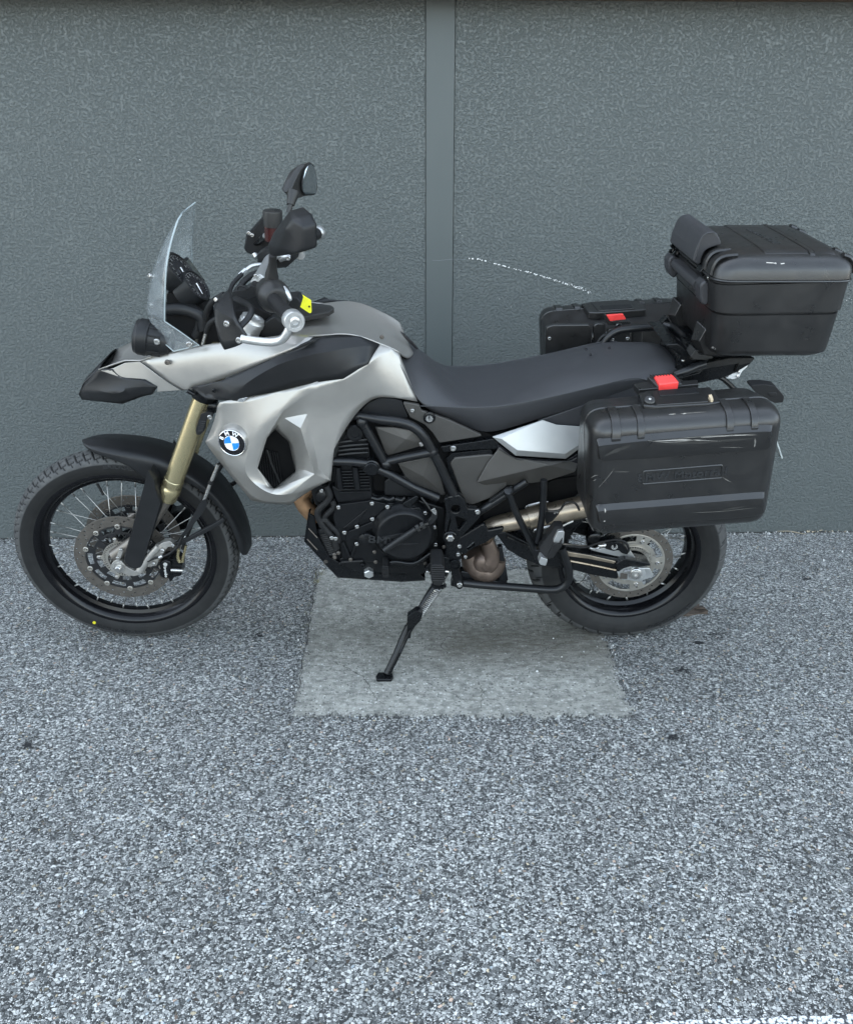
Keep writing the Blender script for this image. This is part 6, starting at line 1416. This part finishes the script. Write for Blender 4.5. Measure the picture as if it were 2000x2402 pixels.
        for (x, y) in [(192, 453), (777, 462), (918, 452)]: bolt(at('e', x, y, .241), .0055)
        slab_yl('red_tab', A('e', [(722, 235), (880, 224), (908, 275), (757, 292)], .232), RED, .01, bevel=.002)
        slab_yl('latch_cover', fillet(A('e', [(705, 230), (725, 225), (760, 300), (945, 292), (950, 318), (740, 330), (715, 300)], .236), .004, 2), CASE, .02, bevel=.002)
        for k in range(9): tube('latch_ridge', A('e', [(768 + k * 20, 300), (770 + k * 20, 318)], .2335), .0016, PLASTG, segs=5, smooth_path=0)
        lathe('latch_lock', at('e', 840, 340, .238), (0, -1, 0), [(-.01, .012), (.003, .012), (.0035, .009), (.001, .008), (.001, .001)], CHROME, segs=22)
    return ld
pl_lid = pannier(-1)
# scuffs on the near lid: shallow scratched-through places
sc_rnd = random.Random(5)
def scratch(name, pts, w, y=-.4862, mat=None, parent=pl_lid, k='8'):
    P = spline(A(k, pts, y), 5); vs = []; fs = []
    for i, p in enumerate(P):
        d = (P[min(i + 1, len(P) - 1)] - P[max(0, i - 1)]).normalized(); n = Vector((-d.z, 0, d.x)); ww = w * sin(pi * (i + .6) / (len(P) + .2)) * sc_rnd.uniform(.5, 1.1); vs += [p + n * ww, p - n * ww]
        if i: fs.append((2 * i - 2, 2 * i, 2 * i + 1, 2 * i - 1))
    part(name, vs, fs, mat or SCUFF, parent, smooth=False)
PALE = simple('bare_scratch', (.42, .40, .37), .6); HAZE = simple('rubbed_plastic', (.022, .0215, .020), .5)
for pts, w, m in [([(670, 538), (900, 530), (1160, 540)], .0012, PALE), ([(630, 535), (800, 545), (1000, 525)], .0022, SCUFF), ([(800, 525), (1050, 505), (1375, 490)], .0018, SCUFF), ([(1000, 515), (1200, 500), (1380, 496)], .0010, PALE),
                  ([(700, 560), (1000, 545), (1370, 520)], .0050, HAZE), ([(1130, 580), (1290, 582)], .0008, SCUFF), ([(1370, 520), (1372, 550), (1366, 580)], .0030, SCUFF), ([(340, 640), (430, 600), (520, 570)], .0060, HAZE)]: scratch('scratch', pts, w, -.4965, m)
for pts, w, m in [([(410, 748), (510, 748)], .0008, SCUFF), ([(300, 858), (360, 790), (410, 725)], .0010, SCUFF), ([(250, 790), (275, 775), (300, 770)], .0012, SCUFF), ([(1148, 785), (1180, 805), (1210, 820)], .0012, SCUFF), ([(265, 810), (285, 800)], .001, SCUFF), ([(330, 690), (420, 600)], .0008, HAZE)]: scratch('scratch', pts, w, -.4856, m)
for pts, w, m in [([(945, 1028), (1150, 1018), (1380, 992)], .0007, SCUFF), ([(345, 998), (347, 1015), (348, 1028)], .0018, PALE), ([(335, 1086), (350, 1085)], .0012, PALE), ([(1140, 1010), (1300, 985)], .003, HAZE)]: scratch('scratch', pts, w, -.4965, m)
for pts, w, m in [([(780, 355), (830, 352)], .0008, PALE), ([(860, 350), (930, 345), (1040, 338)], .0012, SCUFF), ([(875, 352), (900, 348)], .0012, PALE)]: scratch('scratch', pts, w, -.4845, m)
pannier(1)

# top case
z_bot = 1.034
th = thing('top_case', 'black plastic top case with padded backrest on the rear rack of the motorcycle', 'top case', (1.03, 0, z_bot))
def tc_row(z, x0, x1, hw_, r, d=0): return fillet([Vector((x0 + d, -hw_ + d, z)), Vector((x1 - d, -hw_ + d, z)), Vector((x1 - d, hw_ - d, z)), Vector((x0 + d, hw_ - d, z))], r, 7)
slope = lambda x: 0
body = [tc_row(1.033, .900, 1.170, .178, .04, .012), tc_row(1.036, .896, 1.182, .187, .045, .006), tc_row(1.042, .892, 1.190, .193, .05, .002), tc_row(1.048, .890, 1.196, .197, .05, 0), tc_row(1.056, .889, 1.198, .198, .05), tc_row(1.150, .877, 1.203, .2025, .05), tc_row(1.153, .877, 1.203, .2025, .05, .004), tc_row(1.157, .876, 1.204, .203, .05, .004),
        tc_row(1.159, .870, 1.206, .206, .05), tc_row(1.232, .860, 1.208, .208, .05), tc_row(1.234, .860, 1.208, .208, .05, .004), tc_row(1.2365, .860, 1.208, .208, .05, .004)]
# the traced joints rise a little towards the rear
for r in body:
    for p in r: p.z += max(0, (p.z - 1.10)) * .04 * (p.x - 1.03) / .17
bd = loft('shell', body, CASE)
tube('rim_bead', [p * 1.0 for p in tc_row(1.238, .858, 1.210, .210, .05)] + [tc_row(1.238, .858, 1.210, .210, .05)[0]], .0032, CASE, segs=8, smooth_path=0)
lidr = [tc_row(1.240, .860, 1.208, .208, .05, .002), tc_row(1.242, .858, 1.210, .210, .05), tc_row(1.262, .859, 1.212, .209, .05, .002), tc_row(1.274, .861, 1.214, .208, .052, .006), tc_row(1.283, .864, 1.215, .206, .052, .013), tc_row(1.290, .868, 1.215, .203, .05, .020), tc_row(1.2955, .872, 1.214, .2, .05, .034), tc_row(1.2985, .89, 1.20, .19, .045, .05), tc_row(1.3, .92, 1.17, .16, .03, .06)]
tl = loft('lid', lidr, CASE)
# raised fields and ribs of the lid
def on_top(pts, h=1.2945): return [Vector((p.x, p.y, h)) for p in pts]
def top_at(x, y, z):
    """spot of the lid plane at height z seen at a place of the photo"""
    a, c, s_ = REG['t']; D = RBT @ ray(a + x * s_, c + y * s_); t = (z - CB.z) / D.z; return CB + t * D
def lid_field(name, pts, h0=1.288, h1=1.297, bev=.004, mat=CASE):
    P = [top_at(x, y, h1) for x, y in pts]; n = len(P); vs = [Vector((p.x, p.y, h1)) for p in P] + [Vector((p.x, p.y, h0)) for p in P]
    return part(name, vs, [tuple(range(n)), tuple(range(2 * n - 1, n - 1, -1))] + [(i, n + i, n + (i + 1) % n, (i + 1) % n) for i in range(n)], mat, tl, bevel=bev, seg=3)
def lid_bar(name, x0, x1, yh, h1, bev=.003):
    P = [Vector((x0, -yh, 0)), Vector((x1, -yh, 0)), Vector((x1, yh, 0)), Vector((x0, yh, 0))]; rows = []
    for yy, dz in ((-yh, -.013), (-yh * .97, -.0065), (-yh * .88, -.0012), (-yh * .6, 0), (yh * .6, 0), (yh * .88, -.0012), (yh * .97, -.0065), (yh, -.013)):
        rows.append([Vector((x0, yy, 1.280)), Vector((x0, yy, h1 + dz)), Vector((x1, yy, h1 + dz)), Vector((x1, yy, 1.280))])
    loft(name, rows, CASE, tl, bevel=bev)
lid_bar('lid_field', .985, 1.098, .172, 1.3022, .0045); lid_bar('lid_ridge', 1.097, 1.110, .176, 1.3036, .003); lid_bar('lid_field', 1.112, 1.165, .172, 1.3014, .004)
c_ = top_at(940, 205, 1.3024); a_, b_ = top_at(815, 140, 1.303), top_at(1080, 275, 1.303)
lettering('embossed_name', 'BMW Motorrad', c_, a_ - b_, Vector((1, 0, 0)) , .026, EMBOSS, tl, ext=.0012, bold=.0005)
def lid_strip(pts, w=.005, z=1.29):
    tube('lid_rib', [Vector(p) for p in pts], w, CASE, tl, segs=8)
for yy in (-.168, -.114, .114, .168):
    tube('lid_rib', [(.858, yy, 1.246), (.860, yy, 1.266), (.868, yy, 1.282), (.884, yy, 1.291), (.915, yy, 1.2945)], .0065, CASE, tl, segs=8, flat=1.6)
    tube('lid_rib', [(1.212, yy, 1.250), (1.208, yy, 1.274), (1.198, yy, 1.287), (1.180, yy, 1.294)], .0065, CASE, tl, segs=8, flat=1.6)
for pts, w in [([(975, 442), (1035, 445), (1065, 452)], .0005), ([(1050, 445), (1066, 448)], .0014), ([(1104, 453), (1138, 449)], .0009)]:
    P = [top_at(x, y, 1.2885) + Vector((0, 0, .0006)) for x, y in pts]; vs = []; fs = []
    for i, p in enumerate(P):
        vs += [p + Vector((0, w, .0012)), p + Vector((0, -w, -.0008))]
        if i: fs.append((2 * i - 2, 2 * i, 2 * i + 1, 2 * i - 1))
    part('scratch', vs, fs, PALE, tl, smooth=False)
for (x, y, w) in [(488, 1195, .0030), (500, 1200, .0022), (515, 1210, .0020), (1570, 1105, .0014), (702, 604, .0012), (1282, 530, .0010)]:
    p = at('t', x, y, -.2125 if y < 700 else (-.2010 if y > 1000 else -.21)); part('scratch', [p, p + Vector((w, 0, w)), p + Vector((w * 1.6, 0, -w * .2)), p + Vector((w * .4, 0, -w * 1.2))], [(0, 1, 2, 3)], SCUFF, tl, smooth=False)
# backrest cushion and lower pad on the front
def cross(name, pts, y, dep, mat, par=None, r=.012, bev=.006): return slab_yl(name, fillet(A('t', pts, y), r, 5), mat, dep, par, bevel=bev, seg=4)
cross('backrest', [(318, 430), (345, 330), (395, 215), (440, 170), (525, 158), (560, 220), (582, 280), (500, 300), (430, 330), (402, 400), (392, 452), (360, 455)], -.085, .225, VINYL, r=.02, bev=.010)
bs_ = A('t', [(345, 405), (395, 235), (440, 182), (520, 168)], -.0862); tube('backrest_piping', bs_, .0016, VINYL, segs=6)
for (x, y, yl) in [(420, 520, -.08), (480, 540, -.13), (145, 320, .14), (185, 345, .12)]: tube('latch_hook', A('t', [(x - 15, y - 40), (x + 5, y - 10), (x - 12, y + 20), (x - 30, y + 10)], yl), .0055, SATIN, segs=8)
cross('latch_block', [(385, 520), (420, 470), (495, 500), (490, 580), (440, 590), (400, 560)], -.11, .04, SATIN, r=.004, bev=.003)
bolt(at('t', 468, 575, -.14), .006)
cross('pad', [(330, 600), (440, 575), (455, 640), (450, 740), (380, 720), (320, 660)], -.10, .24, VINYL, r=.015, bev=.008)
cross('pad_end', [(385, 650), (405, 620), (440, 600), (472, 630), (472, 790), (440, 828), (400, 810), (388, 770)], -.150, .05, VINYL, r=.016, bev=.008)
cross('pad_end', [(62, 385), (85, 350), (120, 340), (160, 370), (165, 470), (120, 540), (80, 520), (62, 460)], .165, -.05, VINYL, r=.016, bev=.008)
def wedge(name, pts):
    P = A('t', pts); n = len(P)
    return P
def front_wedge(yc, dx=0):
    k = {n: at('t', *p) for n, p in dict(a=(352, 955, -.085), b=(438, 1035, -.125), c=(378, 1140, -.125), d=(430, 1270, -.125), e=(300, 1130, -.085), f=(372, 1268, -.110)).items()}
    off = Vector((dx, yc, 0)); k = {n: p + off for n, p in k.items()}; back = Vector((.055, 0, 0))
    names = list(k); vs = [k[n] for n in names] + [k[n] + back for n in names]; ix = {n: i for i, n in enumerate(names)}
    fs = [(ix['a'], ix['b'], ix['c'], ix['e']), (ix['e'], ix['c'], ix['d'], ix['f']), (ix['b'], ix['d'], ix['c'])]
    ring = ['a', 'b', 'd', 'f', 'e']
    fs += [(ix[p], ix[q], ix[q] + 6, ix[p] + 6) for p, q in zip(ring, ring[1:] + ring[:1])] + [tuple(ix[r] + 6 for r in ring)]
    part('wedge', vs, fs, CASE, bevel=.003)
front_wedge(0); front_wedge(.225, -.004)
slab_yl('mount_foot', fillet(A('g', [(610, 425), (660, 345), (700, 400), (840, 420), (835, 445), (640, 455)], -.13), .003, 2), PLASTG, .05, bevel=.003)
slab_yl('mount_plate', fillet([Vector((.862, -.11, 1.026)), Vector((1.10, -.11, 1.030)), Vector((1.10, -.11, 1.010)), Vector((.88, -.11, 1.006))], .003, 2), SATIN, .22, bevel=.003)
slab_yl('mount_foot', fillet(A('e', [(1215, 330), (1290, 250), (1320, 300), (1300, 340), (1245, 350)], .12), .003, 2), SATIN, .03, bevel=.003)

# ------------------------------------------------------------ loose things
th = thing('key_tag', 'bright yellow plastic tag hanging from the ignition key near the handlebar', 'key tag', at('3', 1450, 1265, -.05))
tg = fillet(A('3', [(1394, 1176, -.045), (1496, 1240, -.058), (1500, 1352, -.062), (1408, 1290, -.050)]), .004, 3)
n_ = len(tg); vs = tg + [p + Vector((.002, .003, 0)) for p in tg]
part('tag', vs, [tuple(range(n_)), tuple(range(2 * n_ - 1, n_ - 1, -1))] + [(i, n_ + i, n_ + (i + 1) % n_, (i + 1) % n_) for i in range(n_)], YELLOW, smooth=False)
tube('tag_tie', A('3', [(1350, 1212, -.03), (1375, 1202, -.035), (1400, 1222, -.045)]), .0035, YELLOW, segs=7)
tube('tag_tie', A('3', [(1358, 1226, -.03), (1380, 1214, -.035), (1398, 1206, -.044)]), .0028, YELLOW, segs=7)
lathe('tag_eyelet', at('3', 1487, 1290, -.061), (0, -1, .1), [(-.002, .0025), (.0012, .0025), (.0012, .001)], BLACKE, segs=10)
# flat scrap of brown board behind the rear tyre, dry twigs and grass along the joints
def flat_thing(name, label, cat, c):
    o = link(name, None); o.location = c; return tag(o, label, cat)
BROWN = simple('weathered_brown_board', (.075, .058, .046), .8, 0, .3, .35, 45, .4, 300)
P = [ground_at(*p) for p in [(1598, 1444), (1622, 1424), (1640, 1418), (1652, 1430), (1658, 1440)]]
c = ground_at(1630, 1434); o = flat_thing('board_scrap', 'torn triangular brown scrap lying on the asphalt beside the rear tyre', 'scrap', c)
out = [ground_at(*p) for p in [(1590, 1446), (1610, 1424), (1634, 1416), (1640, 1424), (1648, 1428), (1659, 1442), (1640, 1441), (1610, 1447)]]
vs = [Vector((p.x - c.x, p.y - c.y, .004 + .006 * (i % 3))) for i, p in enumerate(out)] + [Vector((p.x - c.x, p.y - c.y, .0008)) for p in out]; n = len(out)
me = mesh_from(vs, [tuple(range(n)), tuple(range(2 * n - 1, n - 1, -1))] + [(i, n + i, n + (i + 1) % n, (i + 1) % n) for i in range(n)]); link('board', me, BROWN, o)
for k in range(5):
    a = Vector((rnd.uniform(-.03, .02), rnd.uniform(-.008, .012), .013)); b = a + Vector((rnd.uniform(.01, .03), rnd.uniform(-.006, .006), .003)); v, f = tube_geo([a, b], [.0035, .002], 6); link('splinter', mesh_from(v, f, True), BROWN, o)
STRAW = simple('dry_straw', (.34, .29, .21), .8)
def twig(label, pts, r, seed, cat='twig', name='dry_twig'):
    rd = random.Random(seed); P = [ground_at(*p, .006) for p in pts]; c = P[0]; o = flat_thing(name, label, cat, c)
    Q = spline([p - c for p in P], 4); v, f = tube_geo(Q, [r * .5, r, r * .4], 6); link('stem', mesh_from(v, f, True), STRAW, o)
twig('pale dry twig lying at the foot of the wall right of the rear wheel', [(1822, 1246), (1850, 1246), (1872, 1250), (1890, 1253)], .0025, 1)
lt = flat_thing('leaf_litter', 'small heap of dry leaf bits against the wall foot at right', 'leaf litter', ground_at(1925, 1247)); lt['kind'] = 'stuff'
vs = []; fs = []; rd = random.Random(3); mi = []
def bits(x0, x1, y0, y1, n, rmin, rmax):
    for k in range(n):
        p = ground_at(rd.uniform(x0, x1), rd.uniform(y0, y1)) - lt.location; r = rd.uniform(rmin, rmax); b = len(vs); a0 = rd.uniform(0, 6); z = rd.uniform(.003, .010)
        for i in range(4): q = r * rd.uniform(.6, 1.2); vs.append((p.x + q * cos(a0 + i * pi / 2), p.y + q * .6 * sin(a0 + i * pi / 2), z + rd.uniform(-.003, .006)))
        fs.append((b, b + 1, b + 2, b + 3))
bits(1890, 1960, 1240, 1252, 40, .003, .010); bits(1700, 2050, 1240, 1250, 50, .002, .006); bits(0, 760, 1255, 1266, 60, .002, .006)
link('leaf_bits', mesh_from(vs, fs), STRAW, lt)
GRASS = simple('thin_dry_grass', (.15, .14, .07), .7, 0, .3, .5, 60)
def tuft(label, pts, n, h, seed):
    rd = random.Random(seed); c = ground_at(*pts[0]); vs = []; fs = []
    for k in range(n):
        i = rd.randrange(len(pts)); p = ground_at(pts[i][0] + rd.uniform(-7, 7), pts[i][1] + rd.uniform(-5, 5)) - c; hh = h * rd.uniform(.3, 1); dx, dy = rd.uniform(-.9, .9) * hh, rd.uniform(-.9, .5) * hh; w = .0011; b = len(vs)
        vs += [(p.x - w, p.y, 0), (p.x + w, p.y, 0), (p.x + dx * .5 + w * .7, p.y + dy * .4, hh * .6), (p.x + dx * .5 - w * .7, p.y + dy * .4, hh * .6), (p.x + dx, p.y + dy, hh * .75)]
        fs += [(b, b + 1, b + 2, b + 3), (b + 3, b + 2, b + 4)]
    o = link('grass_tuft', mesh_from(vs, fs), GRASS); o.location = c; tag(o, label, 'grass tuft')
tuft('small yellowing grass tuft in the corner joint of the concrete slab under the engine', [(746, 1352), (742, 1366), (755, 1350)], 34, .026, 2)
tuft('sparse grass blades in the left edge joint of the concrete slab', [(722, 1440), (718, 1470), (728, 1420), (708, 1520)], 20, .012, 4)
# dark tar spots on the asphalt
TAR = simple('dark_oil_spot', (.022, .023, .025), .5)
for (x, y, r) in [(1674, 1494, .022), (1600, 1575, .012), (64, 1752, .009), (606, 1493, .011), (1578, 1734, .014), (1640, 1510, .008), (1888, 1360, .009)]:
    c = ground_at(x, y); rd = random.Random(x); vs = []; fs = []
    for k in range(26):
        p = c + Vector((rd.gauss(0, r), rd.gauss(0, r * .7), 0)); q = rd.uniform(.002, .0052) ; b = len(vs)
        for i in range(6): vs.append((p.x + q * cos(i * pi / 3) * rd.uniform(.7, 1.2), p.y + q * sin(i * pi / 3) * rd.uniform(.7, 1.2), .0046 + .00002 * k))
        fs.append(tuple(range(b, b + 6)))
    o = link('oil_spot', mesh_from(vs, fs), TAR); o['kind'] = 'structure'

# loose grit: crumbs of stone washed against the wall, broken off the slab's rim and scattered over the asphalt
GRIT = N('pale_stone_grit'); _ga = GRIT.n('ShaderNodeAttribute', attribute_name='tone'); GRIT.l(_ga.outputs['Color'], GRIT.b.inputs['Base Color']); GRIT.set(Roughness=.75)
def grit(name, spots, seed):
    rd = random.Random(seed); vs = []; fs = []; cs = []
    for (x, y, r, dark) in spots:
        b = len(vs); a0 = rd.uniform(0, 6); c = rd.choice((.62, .45, .30, .16, .09)) * dark; el = rd.uniform(.6, 1.0)
        for i in range(5): q = r * rd.uniform(.7, 1.15); vs.append((x + q * cos(a0 + i * 1.2566), y + q * el * sin(a0 + i * 1.2566), .0005))
        for i in range(5): q = r * rd.uniform(.45, .8); vs.append((x + q * cos(a0 + i * 1.2566 + .3), y + q * el * sin(a0 + i * 1.2566 + .3), r * rd.uniform(.7, 1.1) + .003))
        cs += [(c, c * 1.01, c * .98, 1)] * 10; fs.append(tuple(b + 5 + i for i in range(5)))
        fs += [(b + i, b + (i + 1) % 5, b + 5 + (i + 1) % 5, b + 5 + i) for i in range(5)]
    me = mesh_from(vs, fs); at_ = me.color_attributes.new('tone', 'FLOAT_COLOR', 'POINT'); at_.data.foreach_set('color', [q for c in cs for q in c])
    o = link(name, me, GRIT.m); o['kind'] = 'stuff'
rd = random.Random(77); sp = []
for p in pts_slab:
    for k in range(4): sp.append((p.x + rd.gauss(0, .011), p.y + rd.gauss(0, .011), rd.uniform(.0012, .0036), rd.choice((.8, .55, .4))))
for k in range(900):
    x = rd.uniform(-2.3, 2.3); sp.append((x, 3.466 + x * math.tan(WALL_YAW) - abs(rd.gauss(0, .022)) - .004, rd.uniform(.0012, .0046) * (1.5 if rd.random() < .06 else 1), rd.choice((1, .7, .5))))
for k in range(1500): sp.append((rd.uniform(-1.9, 1.9), rd.uniform(.85, 3.3), rd.uniform(.0012, .0036) * (1.5 if rd.random() < .05 else 1), rd.choice((1.1, .8, .5))))
grit('loose_grit', sp, 8)
